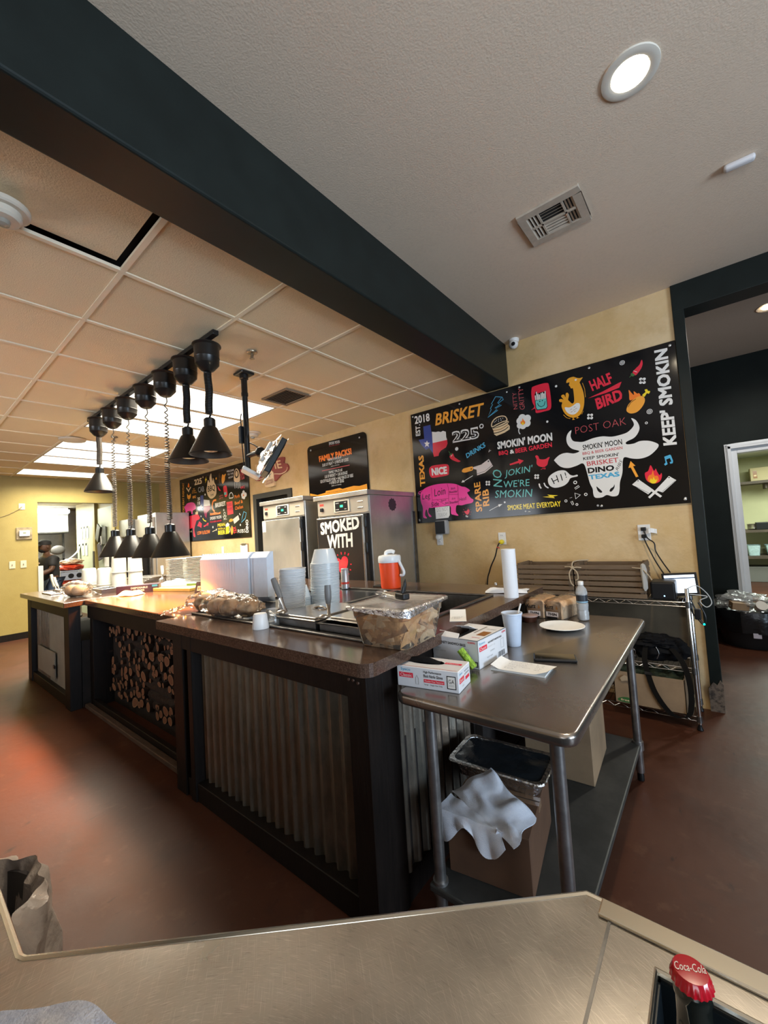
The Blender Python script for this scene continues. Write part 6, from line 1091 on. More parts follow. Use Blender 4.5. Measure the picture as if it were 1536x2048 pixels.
t = thing('dip_cup', 'small dark sauce tub with a clear lid beside the loaves', 'tub', (-.875, 2.40, TS)); obj('tub', G().lathe([(.038, 0), (.046, .03), (.049, .032)], 26), mat('sauce_dark', (.05, .014, .008), .3), t, smooth=True); obj('lid', G().lathe([(.050, .032), (.050, .038), (.040, .041), (.0005, .041)], 26, cap=False), mat('sauce_lid', (.36, .26, .24), .15), t, smooth=True)
t = thing('water_bottle', 'clear water bottle with a white cap and a dark label', 'bottle', (-.612, 2.545, TS), .3)
PET = film('bottle_film', (.92, .95, .97), .30, .05, .4, 40)
bp_ = [(.026, .002), (.031, .006), (.0325, .02), (.031, .03), (.0325, .045), (.029, .06), (.0325, .08), (.0325, .098), (.030, .10), (.030, .148), (.0325, .150), (.0325, .160), (.027, .182), (.014, .200), (.0125, .206), (.0125, .216)]
obj('shell', G().lathe(bp_, 30), PET, t, smooth=True); obj('cap', G().lathe([(.0155, .204), (.0155, .222), (.0145, .225)], 26), WHITEP, t, smooth=True)
obj('label', G().lathe([(.0308, .102), (.0308, .146)], 30, cap=False), mat('label_dark', (.03, .035, .045), .3), t, smooth=True)
obj('label_band', G().lathe([(.0311, .104), (.0311, .112)], 30, cap=False), mat('label_blue', (.25, .42, .55), .3), t); obj('water', G().lathe([(.024, .005), (.030, .010), (.030, .095)], 24), film('water', (.9, .93, .96), .45, .02, 0), t, smooth=True)
# ---------------------------------------------------------------- under the table
US = .2005
t = thing('cardboard_box', 'closed brown carton on the undershelf carrying the foil pan', 'box', (-.715, 1.50, US), R_(9))
obj('carton', G().box(-.145, -.20, 0, .145, .20, .195), CARDD, t, bevel=.003, seg=1); obj('tape', G().box(-.146, -.025, .17, .146, .025, .1962), mat('tape', (.24, .14, .08), .25), t); obj('flap_seam', G().box(-.144, -.002, .195, .144, .002, .1966), BARK, t)
t = thing('foil_pan', 'shallow aluminium foil pan with a dark shiny sheet on top of the carton', 'foil pan', (-.755, 1.625, US+.1968), R_(-86))
g = G(); rr = [ring_r(.095, .165, 0), ring_r(.105, .178, .062), ring_r(.120, .195, .064), ring_r(.123, .198, .058)]; nn_ = len(rr[0]); g.add(sum(rr, []), [(j*nn_+i, j*nn_+(i+1) % nn_, (j+1)*nn_+(i+1) % nn_, (j+1)*nn_+i) for j in range(3) for i in range(nn_)]+[tuple(range(nn_))]); obj('pan', g, FOILM, t, smooth=True)
g = G(); g.grid(lambda u, v: ((u-.5)*.205, (v-.5)*.35, .060+.005*mnoise.noise(Vector((u*4, v*4, 2)))), 16, 20); obj('cover_sheet', g, mat('dark_film', (.018, .022, .026), .12, bump=.3, bs=25), t, smooth=True)
TW = layered('towel_white', (.70, .74, .84), [(8, (1,1,1), .45, .65, (.82, .85, .92), .8, 0), (6, (1,1,1), .52, .68, (.50, .42, .42), .6, .4), (90, (1,1,1), .4, .7, (.88, .9, .95), .3, 0)], .95, bump=.35, bs=420)
g = G(); ZB2 = US+.198
def towel(u, v):      # one corner rides up on the foil pan, the near edge hangs over the carton's front
    q = Vector((-.868, 1.385, 0))*(1-u)*(1-v)+Vector((-.572, 1.262, -.012))*u*(1-v)+Vector((-.755, 1.503, .068))*(1-u)*v+Vector((-.553, 1.420, .002))*u*v
    e = min(1, 8*min(u, 1-u, v, 1-v)+.15)
    z = ZB2+.005+q.z+e*.022*max(0, mnoise.noise(Vector((u*3.5, v*3.0, 5)))+.25)+.004*math.sin(7*u+3*v)*e
    return (q.x+.008*math.sin(9*v), q.y+.008*math.sin(8*u+1), max(z, ZB2+.002 if q.y > 1.29 else 0))
g.grid(towel, 44, 36)
def flap(u, v):       # the lower layer, hanging in two points over the front
    x = -.862+.235*u; fr = 1.286+.16*(x+.86)*.5
    drop = .075*v*(abs(math.cos(4.4*u-.15))**1.5+.12)
    top_ = Vector((x, 1.378-.35*(x+.868), ZB2+.004)); lo = Vector((x+.02*v, fr-.016-.012*abs(math.sin(12*u)), ZB2-.006-drop))
    k = min(1, v*2.2); q = top_.lerp(Vector((x, fr-.008, ZB2+.004)), k)
    if v > .45: q = Vector((x, fr-.008, ZB2+.004)).lerp(lo, (v-.45)/.55)
    return (q.x, q.y, q.z+.006*mnoise.noise(Vector((u*6, v*5, 9)))*(1-v)+.002)
g.grid(flap, 30, 20)
tag(obj('cloth_towel', g, TW, smooth=True, solid=.003), 'stained white cloth towel draped over the carton front under the table', 'towel')
t = thing('cardboard_box', 'plain tan carton farther back on the undershelf', 'box', (-.67, 2.23, US), R_(3)); obj('carton', G().box(-.155, -.19, 0, .155, .19, .44), CARD, t, bevel=.003, seg=1); obj('tape', G().box(-.02, -.1915, .1, .02, .1915, .4415), mat('tape', (.24, .14, .08)), t)
# ---------------------------------------------------------------- wire shelving with crates
t = thing('wire_shelving', 'chrome wire shelving unit against the mustard wall', 'shelf', (0, 0, 0)); XA, XB, YA, YB = -1.50, -.155, 3.37, 3.70
for x in (XA, XB):
    for y in (YA, YB):
        p = obj('post', G().lathe([(.0125, .04), (.0125, .925), (.010, .93)], 14, (x, y, 0)), CHROME, t, smooth=True); obj('foot', G().lathe([(.016, 0), (.018, .006), (.010, .03), (.010, .045)], 12, (x, y, 0)), BLACKP, p, smooth=True)
SH = [.085, .40, .62, .835]; SH = [.085, .40, .835]
for z in SH:
    g = G()
    for y in (YA, YB):
        g.tube([(XA, y, z), (XB, y, z)], .0032, 6); g.tube([(XA, y, z-.028), (XB, y, z-.028)], .0026, 6)
        nz = 30; g.tube([(XA+(XB-XA)*k/nz, y, z-(.028 if k % 2 else 0)) for k in range(nz+1)], .0018, 5)
    for x in (XA, XB):
        g.tube([(x, YA, z), (x, YB, z)], .0032, 6); g.tube([(x, YA, z-.028), (x, YB, z-.028)], .0026, 6); g.tube([(x, YA+(YB-YA)*k/8, z-(.028 if k % 2 else 0)) for k in range(9)], .0018, 5)
    s = obj('shelf_frame', g, CHROME, t)
    w0 = None
    for k in range(1, 46):
        x = XA+(XB-XA)*k/46
        if w0 is None: w0 = obj('wire', G().tube([(0, YA, z), (0, YB, z)], .0017, 5), CHROME, s, loc=(x, 0, 0))
        else: part_copy(w0, s, (x, 0, 0))
    for x in (XA, XB):
        for y in (YA, YB): obj('collar', G().lathe([(.017, z-.035), (.015, z+.006)], 12, (x, y, 0)), STEELD, s, smooth=True)
tag(obj('wall_board', G().box(-1.42, 3.735, .10, -.16, 3.758, .80), mat('dusty_board', (.10, .075, .045), .7, ns=4, na=.3)), 'dusty board leaning on the wall behind the shelving', 'board')
def crate(label, x0, x1, group):
    zb = .839; y0, y1 = 3.40, 3.70; H = .255; W = x1-x0; t = thing('wooden_crate', label, 'crate', (x0, y0, zb), 0)
    ns = 6; h = (H-.004)/ns; s0 = None
    for k in range(ns):
        for y in (0, y1-y0-.012):
            if s0 is None: s0 = obj('slat', G().box(0, 0, .002, W, .012, h-.009), CRATEW, t, bevel=.001, seg=1)
            else: part_copy(s0, t, (0, y, k*h), (0, 0, random.uniform(-.003, .003)))
    obj('end_board', G().box(.004, .013, 0, .016, y1-y0-.013, H), CRATEW, t); obj('end_board', G().box(W-.016, .013, 0, W-.004, y1-y0-.013, H), CRATEW, t); obj('bottom', G().box(.016, .013, .0, W-.016, y1-y0-.013, .012), CRATEW, t)
    for x in (.018, W-.040):
        for y in (.0125, y1-y0-.035): obj('corner_post', G().box(x, y, .012, x+.022, y+.022, H-.004), CRATEW, t)
    return t
crate('weathered slatted crate on the shelving, left of the twine knot', -1.315, -.868, None); crate('weathered slatted crate on the shelving, next to the black printer', -.858, -.385, None)
TWI = mat('twine', (.46, .36, .24), .8)
t = thing('twine_tie', 'knotted pale twine tying the two crates together', 'twine', (0, 0, 0))
obj('knot', G().sphere((-.863, 3.385, 1.062), .014, 12, 8), TWI, t, smooth=True)
for pts in ([(-.92, 3.39, 1.068), (-.88, 3.378, 1.07), (-.863, 3.376, 1.062), (-.83, 3.38, 1.066), (-.80, 3.39, 1.062)], [(-.863, 3.376, 1.06), (-.885, 3.37, 1.02), (-.88, 3.372, .95), (-.86, 3.375, .92)], [(-.863, 3.376, 1.06), (-.83, 3.37, 1.03), (-.825, 3.372, .98), (-.845, 3.374, .965)], [(-.863, 3.376, 1.07), (-.86, 3.40, 1.105), (-.84, 3.5, 1.108), (-.78, 3.55, 1.107)]): obj('strand', G().tube(smooth_path(pts), .005, 6), TWI, t, smooth=True)
t = thing('twine_tie', 'frayed white twine hanging on the crate corner by the printer', 'twine', (0, 0, 0)); obj('wad', G().lathe([(.006, .90), (.016, .92), (.018, 1.05), (.014, 1.085), (.004, 1.095)], 10, (-.392, 3.388, 0), wob=lambda a, j: 1+.2*math.sin(3*a+j)), mat('frayed_twine', (.42, .40, .36), .9), t, smooth=True)
for pts in ([(-.39, 3.375, 1.06), (-.43, 3.38, 1.062), (-.46, 3.39, 1.065)], [(-.39, 3.372, 1.05), (-.36, 3.37, 1.01), (-.345, 3.37, .98)]): obj('strand', G().tube(smooth_path(pts), .004, 6), TWI, t, smooth=True)
t = thing('receipt_printer', 'black receipt printer on the shelving with a blue status light', 'printer', (-.288, 3.50, .838)); obj('housing', G().box(-.075, -.10, 0, .070, .09, .125), BLACKP, t, bevel=.012); obj('status_light', G().sphere((.005, -.1005, .03), .0035, 10, 8), mat('led_blue', (.1, .2, 1), .3, emis=14, ec=(.15, .35, 1)), t); obj('paper_slot', G().box(-.05, -.04, .1245, .05, -.03, .1265), STEELD, t)
t = thing('tablet', 'black framed tablet with a bright white screen leaning on the wall', 'tablet', (-.185, 3.60, .842), 0)
M = Matrix.Rotation(R_(-14), 4, 'X') @ Matrix.Rotation(R_(-4), 4, 'Y')
g = G(); g.box(-.115, -.006, .0, .095, .008, .165); g.xf(M); obj('case', g, BLACKP, t, bevel=.004)
g = G(); g.box(-.10, -.0075, .02, .08, -.0058, .148); g.xf(M); obj('screen', g, mat('screen_glow', (.75, .85, 1), .3, emis=.85, ec=(.72, .84, 1)), t)
g = G(); g.box(-.10, -.0082, .121, .08, -.0072, .130); g.xf(M); obj('menu_bar', g, mat('screen_bar', (.1, .14, .22), .3, emis=.1), t)
t = thing('cable_bundle', 'tangled cables with a teal light hanging on the shelving post', 'cables', (0, 0, 0))
for pts in ([(-.15, 3.36, .93), (-.10, 3.37, .95), (-.05, 3.38, .90), (-.03, 3.38, .84), (-.06, 3.38, .81), (-.09, 3.38, .85), (-.05, 3.38, .88), (-.14, 3.38, .89)],): obj('white_cable', G().tube(smooth_path(pts), .003, 6), mat('cable_white', (.5, .52, .52), .4), t, smooth=True)
for pts in ([(-.14, 3.38, .86), (-.12, 3.37, .80), (-.10, 3.36, .74), (-.075, 3.36, .705), (-.07, 3.36, .76), (-.10, 3.37, .84)], [(-.14, 3.39, .83), (-.135, 3.37, .77), (-.10, 3.35, .72), (-.085, 3.35, .70)]): obj('black_cable', G().tube(smooth_path(pts), .0045, 6), BLACKP, t, smooth=True)
obj('adapter', G().box(-.125, 3.345, .73, -.090, 3.372, .80), BLACKP, t, bevel=.006); obj('teal_light', G().sphere((-.079, 3.352, .702), .0055, 10, 8), mat('led_teal', (0, .7, .5), .3, emis=6, ec=(0, .9, .6)), t)
t = thing('shoulder_bag', 'black shoulder bag with a long strap on the middle shelf', 'bag', (-.36, 3.47, .405))
obj('body', bag_shape((0, 0, .085), .19, .09, .095, 12, amp=.22, zmin=.002), BLACKR, t, smooth=True)
obj('flap', bag_shape((-.02, -.03, .13), .14, .075, .05, 30, amp=.3), BLACKR, t, smooth=True)
def ribbon(pts, wv, th=.003):
    P = smooth_path(pts, 8); g = G(); vs = []
    for p in P: vs += [p+Vector(wv), p-Vector(wv)]
    g.add(vs, [(2*i, 2*i+1, 2*i+3, 2*i+2) for i in range(len(P)-1)]); return g
STR = mat('strap_dark', (.008, .007, .006), .85, spec=.1)
obj('strap', ribbon([(-.06, -.09, .12), (-.07, -.125, .02), (-.055, -.135, -.08), (-.02, -.14, -.20), (.05, -.14, -.31), (.12, -.14, -.33), (.165, -.135, -.28), (.175, -.13, -.12), (.15, -.12, .02), (.09, -.09, .11)], (.016, 0, .004)), STR, t, solid=.003)
obj('buckle', G().box(-.075, -.141, -.075, -.035, -.132, -.058), STEELD, t); obj('zip', G().tube(smooth_path([(.0, -.092, .11), (.015, -.098, .07), (.0, -.098, .03)]), .003), STEELB, t); obj('padlock', G().box(-.155, -.085, -.005+.01, -.125, -.06, .035), STEELD, t, bevel=.008); obj('shackle', G().tube(smooth_path([(-.148, -.072, .035), (-.15, -.072, .06), (-.14, -.072, .072), (-.13, -.072, .06), (-.132, -.072, .035)]), .003), STEELB, t)
g = G(); x0, x1, y0, y1, zb, H = -.635, -.215, 3.345, 3.62, .095, .225
t = thing('cardboard_box', 'open tan carton on the bottom shelf with dark greens inside', 'box', (0, 0, 0))
for q in ((x0, y0, x1, y0+.004), (x0, y1-.004, x1, y1), (x0, y0, x0+.004, y1), (x1-.004, y0, x1, y1)): g.box(q[0], q[1], zb, q[2], q[3], zb+H)
g.box(x0, y0, zb, x1, y1, zb+.004); obj('carton', g, CARD, t)
g = G(); g.prism([(.0, 0), (.05, .012), (.06, .03), (.02, .045), (-.008, .02)], y0-.012, y0-.010, 'xz'); g.v = [(x+x0+.05, y, z+zb+.16) for x, y, z in g.v]; obj('torn_flap', g, mat('card_light', (.45, .33, .21), .8), t)
print_obj('stamp', [['s', 'G', [20, 30, 60, 45, 110, 42, 130, 28, 110, 12, 60, 8, 20, 14]], txt('T', 'fresh', .035, .018, .07, .014, 2)], t, lambda x, z, h: (x0+x, y0-.0006-h, zb+z))
GRN = mat('dark_greens', (.016, .026, .012), .8, ns=30, na=.6, bump=1, bs=30)
g = G(); g.grid(lambda u, v: (x0+.01+(x1-x0-.02)*u, y0+.008+(y1-y0-.016)*v, zb+H-.01+.03*mnoise.noise(Vector((u*9, v*6, 3)))), 40, 24); tag(obj('leafy_greens', g, GRN, smooth=True), 'dark leafy greens filling the open carton', 'greens', kind='stuff')
tag(obj('dark_tray', G().box(-1.35, 3.40, .839-.2, -.70, 3.69, .80), mat('dark_tray', (.02, .017, .013), .7, ns=6, na=.4), loc=(0, 0, -.235), bevel=.01), 'dark tray on the middle shelf behind the loaves', 'tray')

# ---------------------------------------------------------------- lounge beyond the opening
t = thing('waste_bin', 'black trash can with a black liner near the white door frame', 'trash can', (.26, 5.80, 0))
obj('bin_body', G().lathe([(.235, 0), (.25, .02), (.285, .36), (.29, .375), (.27, .375), (.23, .03)], 30, cap=False), mat('bin_black', (.010, .012, .014), .4), t, smooth=True)
obj('liner', G().lathe([(.20, .18), (.27, .36), (.292, .392), (.302, .38), (.305, .28), (.296, .17)], 44, cap=False, wob=lambda a, j: 1+.03*math.sin(8*a+j)+.02*math.sin(13*a)), mat('liner_black', (.006, .007, .008), .25, bump=.5, bs=20), t, smooth=True)
obj('sticker', G().grid(lambda u, v: (.287*math.sin(-.02+.22*u)*1.0, -.287*math.cos(-.02+.22*u)-.006, .13+.05*v), 6, 1), mat('sticker', (.55, .52, .60), .5), t)
g = bag_shape((.22, 5.80, .44), .26, .24, .10, 44, amp=.35); tag(obj('plastic_bag', g, film('bin_film', (.62, .66, .66), .45, .15, 1, 16), smooth=True), 'clear plastic bag bulging out of the black trash can', 'plastic bag')
tag(obj('food_box', G().box(-.07, -.05, 0, .07, .05, .075), CARD, loc=(.165, 5.60, .40), rot=(.1, .1, .3), bevel=.003), 'small brown box on top of the black trash can', 'box')
tag(obj('paper_cup', G().lathe([(.035, 0), (.048, .09)], 20), mat('cup_cream', (.66, .64, .58), .5), loc=(.315, 5.58, .415), rot=(.9, .5, 0), smooth=True), 'pale paper cup on top of the black trash can', 'cup')
t = thing('recessed_light', 'lit round light in the pale lounge ceiling at the picture edge', 'ceiling light', (.575, 4.87, 3.2)); obj('trim_ring', G().lathe([(.062, .006), (.10, -.006), (.102, 0)], 30, cap=False), mat('ring_white', (.62, .58, .5)), t, smooth=True); obj('lens', G().lathe([(.0005, -.003), (.064, -.003)], 26, cap=False), LAMPE, t)
l = bpy.data.lights.new('lounge_lamp', 'SPOT'); l.energy = 45; l.color = (1, .92, .82); l.spot_size = R_(160); l.spot_blend = .6; l.shadow_soft_size = .06
o = bpy.data.objects.new('lounge_lamp', l); o.location = (.575, 4.87, 3.17); col.objects.link(o)
SHB = mat('pantry_shelf', (.07, .05, .035), .6, ns=5, na=.3)
pz = lambda z76: 1.43+(z76-1.43)*(10.9/7.6)
for z, lab in ((1.98, 'top brown pantry shelf carrying a carton'), (1.03, 'middle brown pantry shelf crowded with pans'), (.52, 'lowest brown pantry shelf carrying white baskets')):
    t = thing('pantry_shelf', lab, 'shelf', (0, 0, 0)); obj('board', G().box(.2, 10.6, z-.05, 2.6, PY-.001, z), SHB, t); 
    for x in (.9, 1.7, 2.4): obj('bracket', G().box(x, 10.75, z-.15, x+.03, PY-.002, z-.051), SHB, t)
t = thing('cardboard_box', 'pale carton with a printed diamond on the top pantry shelf', 'box', (.86, 10.85, 1.981)); obj('carton', G().box(-.16, -.15, 0, .30, .15, .26), mat('carton_cream', (.50, .42, .24), .7), t, bevel=.01); print_obj('printing', [rect('D', -.12, .05, -.06, .20), rect('T', -.11, .09, -.07, .12), ['l', 'D', 10, [120, 130, 190, 200, 260, 130, 190, 60, 120, 130]]], t, lambda x, z, h: (x, -.1505-h, z))
for k, (x, r, hh, lab) in enumerate(((.68, .10, .10, 'shallow steel pot on the middle pantry shelf, left one'), (.95, .09, .13, 'steel pot on the middle pantry shelf, right one'))):
    tag(obj('steel_pot', G().lathe([(r*.8, 0), (r, .02), (r, hh), (r*1.06, hh+.01), (r*.96, hh)], 24), STEELB, loc=(x, 10.85, 1.031), smooth=True), lab, 'pot')
tag(obj('black_crate', G().box(-.10, -.12, 0, .10, .12, .14), BLACKP, loc=(.80, 10.75, 1.031), bevel=.01), 'black tub between the two pots on the pantry shelf', 'tub')
tag(obj('plastic_bag', bag_shape((0, 0, .16), .16, .14, .17, 51, amp=.3, zmin=0), mat('bag_white', (.6, .62, .6), .4), loc=(1.13, 10.85, 1.031), smooth=True), 'white plastic bag on the middle pantry shelf', 'plastic bag')
for x, s, lab in ((.64, .10, 'pale blue basket on the lowest pantry shelf, small left one'), (.98, .17, 'pale blue basket on the lowest pantry shelf, large one')):
    t = thing('storage_basket', lab, 'basket', (x, 10.86, .521)); g = G(); rr = [ring_r(s*.8, .12, 0), ring_r(s, .15, .20), ring_r(s*1.04, .155, .205)]; nn_ = len(rr[0]); g.add(sum(rr, []), [(j*nn_+i, j*nn_+(i+1) % nn_, (j+1)*nn_+(i+1) % nn_, (j+1)*nn_+i) for j in range(2) for i in range(nn_)]+[tuple(range(nn_))]); obj('basket', g, mat('basket_blue', (.45, .62, .66), .5, ns=30, na=.15), t, smooth=True)
tag(obj('pantry_cupboard', G().box(.3, 10.75, 0, 2.5, PY-.035, .30), mat('cupboard_grey', (.17, .17, .16), .5), bevel=.01), 'grey low cupboard under the pantry shelves', 'cupboard')
for z, sx, lab in ((2.05, .07, 'white rag tied at the pantry side wall, upper one'), (1.70, .05, 'white rag tied at the pantry side wall, lower one')):
    tag(obj('hanging_rag', bag_shape((0, 0, 0), sx, .08, .12, z*7, amp=.5), mat('bag_white', (.6, .62, .6)), loc=(.30, 8.0, z), smooth=True), lab, 'rag')
tag(obj('paper_notice', G().box(.2, 8.6, 1.35, .206, 9.6, 1.75), PAPER), 'white notice on the pantry side wall', 'paper')

# ---------------------------------------------------------------- far left kitchen
t = thing('upright_fridge', 'stainless upright fridge in the back kitchen corner', 'fridge', (-8.29, 3.1, 0)); obj('body', G().box(-.42, 0, 0, .42, .62, 2.06), OVENM, t, bevel=.01); obj('door', G().box(-.40, -.05, .12, .40, -.001, 1.98), mat('fridge_door', (.45, .42, .38), .4, .7), t, bevel=.008); obj('handle', G().box(.33, -.09, .9, .36, -.045, 1.3), STEELD, t, bevel=.01)
t = thing('glass_fridge', 'glass door fridge with labels beyond the frosted tubs', 'fridge', (-8.35, 2.6, 0))
GW = mat('fridge_inside', (.52, .62, .66), .3, emis=.12, ec=(.75, .9, 1)); 
g = G(); g.box(-.35, 0, 0, .35, .4, .15); g.box(-.35, 0, 1.5, .35, .4, 1.62); g.box(-.35, 0, .15, -.29, .4, 1.5); g.box(.29, 0, .15, .35, .4, 1.5); g.box(-.29, .37, .15, .29, .4, 1.5); obj('cabinet', g, BLACKP, t); obj('lining', G().box(-.29, .34, .15, .29, .369, 1.5), GW, t)
for z in (.5, .85, 1.2): obj('shelf', G().box(-.29, .03, z, .29, .34, z+.012), CHROME, t)
obj('glass_door', G().box(-.29, .0, .15, .29, .008, 1.5), GLASSM, t); print_obj('lettering', [txt('K', 'FRESH', -.2, 1.35, .35, .08, 2), txt('K', 'COLD', -.2, 1.22, .3, .08, 2)], t, lambda x, z, h: (x, -.001-h, z))
t = thing('dark_oven', 'grey kitchen appliance stack beside the stainless fridge', 'oven', (-9.03, 2.50, 0)); obj('lower', G().box(-.22, .45, .8, .28, .95, 1.62), STEELD, t, bevel=.01); obj('upper', G().box(-.22, .45, 1.66, .28, .95, 2.0), mat('steel_grey', (.25, .25, .24), .4, .6), t, bevel=.01); obj('legs', G().box(-.2, .5, 0, .25, .9, .8), STEELD, t); obj('lamp_panel', G().box(.281, .55, 1.5, .286, .8, 1.58), mat('orange_tag', (.7, .2, .03), .4), t)
# items in the passage
tag(obj('tube_light', G().box(-10.75, 1.75, 2.50, -10.62, 2.25, 2.555), TUBEL, bevel=.01), 'lit tube light on the passage ceiling', 'ceiling light')
tag(obj('tube_light', G().box(-12.62, 1.6, 2.42, -12.52, 2.92, 2.50), TUBEL, bevel=.01), 'lit tube light along the top of the steel hood', 'ceiling light')
l = bpy.data.lights.new('passage_lamp', 'AREA'); l.energy = 60; l.size = 1.2; l.color = (.97, 1, .86); o = bpy.data.objects.new('passage_lamp', l); o.location = (-11.9, 2.0, 2.48); col.objects.link(o)
t = thing('exhaust_hood', 'white steel exhaust hood at the back of the passage', 'hood', (-12.6, 1.4, 1.95)); obj('hood_panel', G().box(-.9, 0, 0, 0, .62, .42), WHITEW, t, bevel=.004); obj('hood_panel', G().box(-.9, .63, 0, 0, 1.50, .42), WHITEW, t, bevel=.004); obj('fascia', G().box(-.9, 0, .43, .02, 1.50, .60), WHITEW, t, bevel=.004); obj('lip', G().box(-.9, 0, -.03, .03, 1.50, -.001), STEELD, t)
t = thing('wall_rail_shelf', 'steel shelf rail behind the person', 'shelf', (-12.9, 1.4, 1.25)); obj('board', G().box(-.6, 0, 0, 0, 1.48, .03), STEELB, t); obj('upright', G().box(-.05, 1.44, -1.25, 0, 1.48, .68), STEELD, t)
tag(obj('wall_fan', G().sphere((0, 0, 0), .14, 18, 10, (.4, 1, .8)), mat('fan_grey', (.12, .11, .11), .5), loc=(-12.3, 2.62, 1.50), smooth=True), 'dark round object hanging behind the cap of the person', 'fan')
def slip(label, x, z, h=.26, w_=.13, curl=0):
    g = G(); g.grid(lambda u, v: (x+w_*u, 2.893-.004*math.sin(3*u)-curl*(1-v)**2, z+h*v-curl*.1*(1-v)), 4, 8); o = tag(obj('order_slip', g, PAPER, smooth=True, solid=.001), label, 'paper', 'order slips on the passage panel'); obj('clip', G().box(x+w_*.25, 2.882, z+h-.03, x+w_*.75, 2.889, z+h+.02), BLACKM, o); return o
for k in range(3): slip('white order slip in the upper row on the passage panel', -11.55+.22*k, 1.72)
for k in range(2): slip('white order slip in the lower row on the passage panel', -11.45+.24*k, 1.33)
slip('white order slip curling away from the lower row', -11.72, 1.28, .3, .13, .25)
t = thing('knife_rack', 'dark slanted paddles hanging beside the doorway', 'rack', (-9.98, 2.885, 1.3)); obj('board', G().box(-.20, -.02, .25, .22, .0, .62), mat('paddle_dark', (.06, .06, .045), .6, ns=6, na=.3), t)
for k, (x, z, rr_) in enumerate(((-.18, .5, .5), (-.1, .1, -.2))):
    g = G(); g.box(-.10, -.05, -.18, .10, -.025, .18); g.xf(Matrix.Translation((x, 0, z)) @ Matrix.Rotation(rr_, 4, 'Y')); obj('paddle', g, mat('paddle_purple' if k else 'paddle_olive', (.05, .04, .06) if k else (.09, .085, .055), .5), t, bevel=.006)
obj('hook', G().tube(smooth_path([(.0, -.04, .42), (.05, -.05, .36), (.06, -.05, .28), (.03, -.05, .24)]), .009), WHITEP, t)
for x, lab in ((-11.9, 'short steel corner guard, farther one'), (-10.5, 'short steel corner guard, nearer one')): tag(obj('corner_guard', G().box(-.04, 2.845, .9, .04, 2.859, 1.42), STEELD, loc=(x, .0 if x > -11 else .035, 0)), lab, 'guard')
tag(obj('wall_notice', G().box(-9.95, 2.890, 1.08, -9.65, 2.899, 1.32), PAPER, bevel=.002), 'framed white notice low on the pale panel', 'notice')
tag(obj('door_guard', G().box(-9.31, 1.69, 0, -9.27, 1.76, 1.22), mat('guard_white', (.62, .62, .60), .4)), 'white corner guard on the doorway jamb', 'guard')
t = thing('bread_cart', 'rolling cart of red trays in the passage', 'cart', (-10.6, 2.45, 0))
for x in (-.28, .28):
    for y in (-.24, .24): obj('leg', G().box(x-.015, y-.015, .03, x+.015, y+.015, 1.06), WHITEP, t); obj('wheel', G().lathe([(.03, -.012), (.03, .012)], 12, (x, y, .03), 'x'), RUBBER, t)
for z in (.45, .72, 1.03): obj('shelf', G().box(-.28, -.24, z, .28, .24, z+.02), mat('cart_blue', (.30, .33, .42), .4), t)
obj('drawer_front', G().box(.281, -.22, .86, .29, .22, 1.02), mat('cart_blue', (.30, .33, .42)), t)
for y in (-.05, .09): obj('cutout', G().lathe([(.05, .290), (.05, .293)], 14, (0, y, .94), 'x'), BLACKP, t)
for k, (z, lab) in enumerate(((.741, 'red food package on the middle cart tray'), (1.051, 'red food package on the top cart tray, lower'), )): tag(obj('food_package', bag_shape((0, 0, .06), .24, .23, .07, 60+k, amp=.2, zmin=0), mat('package_red', (.62, .07, .03), .4, ns=7, na=.4), loc=(-10.58, 2.45, z), smooth=True), lab, 'package')
tag(obj('food_package', bag_shape((0, 0, .05), .2, .2, .06, 70, amp=.25, zmin=0), mat('package_buns', (.62, .45, .30), .4, ns=9, na=.5), loc=(-10.56, 2.47, 1.176), smooth=True), 'tan bun package topping the cart pile', 'package')
# the person in the passage
t = thing('person', 'person in a black cap, black polo shirt and blue jeans, facing left in the passage', 'person', (-10.05, 2.02, 0), R_(-72))
SKIN = mat('skin', (.085, .038, .022), .5); SHIRT = mat('black_polo', (.012, .012, .014), .75); JEAN = mat('blue_jeans', (.045, .07, .13), .8, ns=20, na=.25)
def skinned(name, m, pts, edges, radii, parent=t, sub=2):
    me = bpy.data.meshes.new(name); me.from_pydata(pts, edges, []); me.materials.append(m); o = bpy.data.objects.new(name, me); col.objects.link(o); o.parent = parent
    s = o.modifiers.new('skin', 'SKIN'); 
    for v, r in zip(me.skin_vertices[0].data, radii): v.radius = r if isinstance(r, tuple) else (r, r)
    me.skin_vertices[0].data[0].use_root = True; s.use_smooth_shade = True
    u = o.modifiers.new('sub', 'SUBSURF'); u.levels = sub; u.render_levels = sub; return o
# person faces +x in its own frame; slightly leaning forward, arms reaching forward over the work
J = [(0, 0, .92), (.0, 0, 1.08), (.03, 0, 1.24), (.05, 0, 1.36), (.065, 0, 1.43), (.08, 0, 1.47),
     (.05, .16, 1.34), (.09, .20, 1.12), (.27, .13, 1.03), (.35, .11, 1.02), (.05, -.16, 1.34), (.09, -.20, 1.12), (.27, -.13, 1.03), (.35, -.11, 1.02),
     (.0, .09, .86), (.03, .10, .48), (.0, .10, .09), (.12, .11, .04), (.0, -.09, .86), (.0, -.10, .48), (-.03, -.10, .09), (.09, -.11, .04)]
E_ = [(0, 1), (1, 2), (2, 3), (3, 4), (4, 5), (3, 6), (6, 7), (7, 8), (8, 9), (3, 10), (10, 11), (11, 12), (12, 13), (0, 14), (14, 15), (15, 16), (16, 17), (0, 18), (18, 19), (19, 20), (20, 21)]
RR = [(.12, .15), (.125, .155), (.13, .17), (.10, .13), .058, .055, .062, .05, .042, .03, .062, .05, .042, .03, .09, .065, .045, .04, .09, .065, .045, .04]
obj_body = skinned('body', SKIN, J, E_, RR)
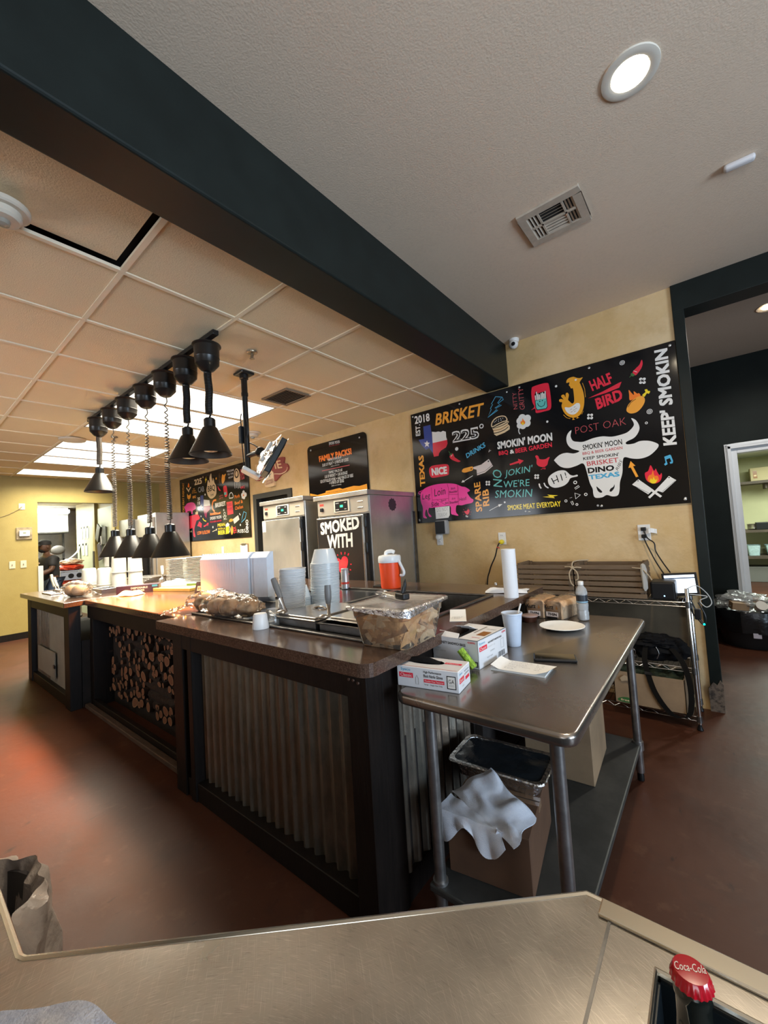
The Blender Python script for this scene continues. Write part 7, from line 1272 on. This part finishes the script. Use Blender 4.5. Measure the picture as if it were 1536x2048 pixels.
skinned('polo_shirt', SHIRT, [(0, 0, .84), (0, 0, 1.08), (.03, 0, 1.24), (.05, 0, 1.36), (.06, 0, 1.405), (.05, .16, 1.335), (.085, .195, 1.16), (.05, -.16, 1.335), (.085, -.195, 1.16)], [(0, 1), (1, 2), (2, 3), (3, 4), (3, 5), (5, 6), (3, 7), (7, 8)], [(.15, .175), (.145, .175), (.15, .19), (.12, .15), .07, .078, .07, .078, .07])
skinned('jeans', JEAN, [(0, 0, .93), (0, .09, .86), (.03, .10, .48), (0, .10, .10), (0, -.09, .86), (0, -.10, .48), (-.03, -.10, .10)], [(0, 1), (1, 2), (2, 3), (0, 4), (4, 5), (5, 6)], [(.14, .16), .11, .085, .075, .11, .085, .075])
for s, x in ((1, 0), (-1, -.03)): obj('shoe', G().sphere((x+.07, .105*s, .045), .05, 14, 8, (2.4, .95, .9)), BLACKP, t, smooth=True)
hd = obj('head', G().sphere((.095, 0, 1.565), .118, 24, 18, (.86, .70, 1.0), fn=lambda d: 1+(.05 if d.x > .3 and d.z < -.3 else 0)), SKIN, t, smooth=True)
g = G(); g.sphere((.203, 0, 1.545), .018, 10, 8, (1, .8, 1.1)); obj('nose', g, SKIN, hd, smooth=True)
for s in (-1, 1): obj('ear', G().sphere((.085, .083*s, 1.555), .026, 10, 8, (.8, .4, 1.2)), SKIN, hd, smooth=True); obj('eye', G().sphere((.188, .032*s, 1.572), .009, 8, 6), mat('eye_dark', (.02, .015, .01), .2), hd)
obj('mouth', G().box(.190, -.022, 1.505, .197, .022, 1.511), mat('mouth', (.06, .02, .018), .5), hd); obj('beard', G().sphere((.125, 0, 1.503), .075, 16, 10, (1, .8, .75)), mat('beard', (.010, .008, .007), .9), hd, smooth=True)
cp = obj('cap', G().lathe([(.108, 1.60), (.110, 1.625), (.102, 1.665), (.07, 1.69), (.001, 1.697)], 26, cap=False), SHIRT, t, smooth=True); cp.location = (.090, 0, 0); cp.scale = (.95, .80, 1)
g = G(); g.grid(lambda u, v: (.175+.085*v*(1-(2*u-1)**2*.5), (u-.5)*.15, 1.612-.018*v-.012*(2*u-1)**2), 10, 6); obj('cap_brim', g, SHIRT, t, solid=.004, smooth=True)
for s in (-1, 1):
    hp = Vector((.35, .11*s, 1.02))
    fing = G()
    for f in range(4):
        b = hp+Vector((.045, (f-1.5)*.018, .004)); L = (.060, .070, .066, .050)[f]; fing.tube([b-Vector((.03, 0, 0)), b, b+Vector((L*.55, 0, -.012)), b+Vector((L*.85, 0, -.035))], [.010, .0095, .0085, .007], 8)
    fing.tube([hp+Vector((.0, -.03*s, 0)), hp+Vector((.03, -.05*s, .0)), hp+Vector((.06, -.052*s, -.012))], [.013, .011, .008], 8); fing.sphere(hp+Vector((.025, 0, .002)), .036, 12, 8, (1.15, 1, .5)); obj('hand', fing, SKIN, t, smooth=True)
obj('shirt_logo', G().sphere((.165, -.06, 1.25), .028, 10, 6, (.4, 1, .7)), mat('logo_pale', (.55, .40, .3), .6), t)
tag(obj('prep_table', G().box(-10.45, 1.12, .0, -9.60, 1.62, .90), STEELD, loc=(0, 0, 0), bevel=.01), 'steel prep table in front of the person', 'table')
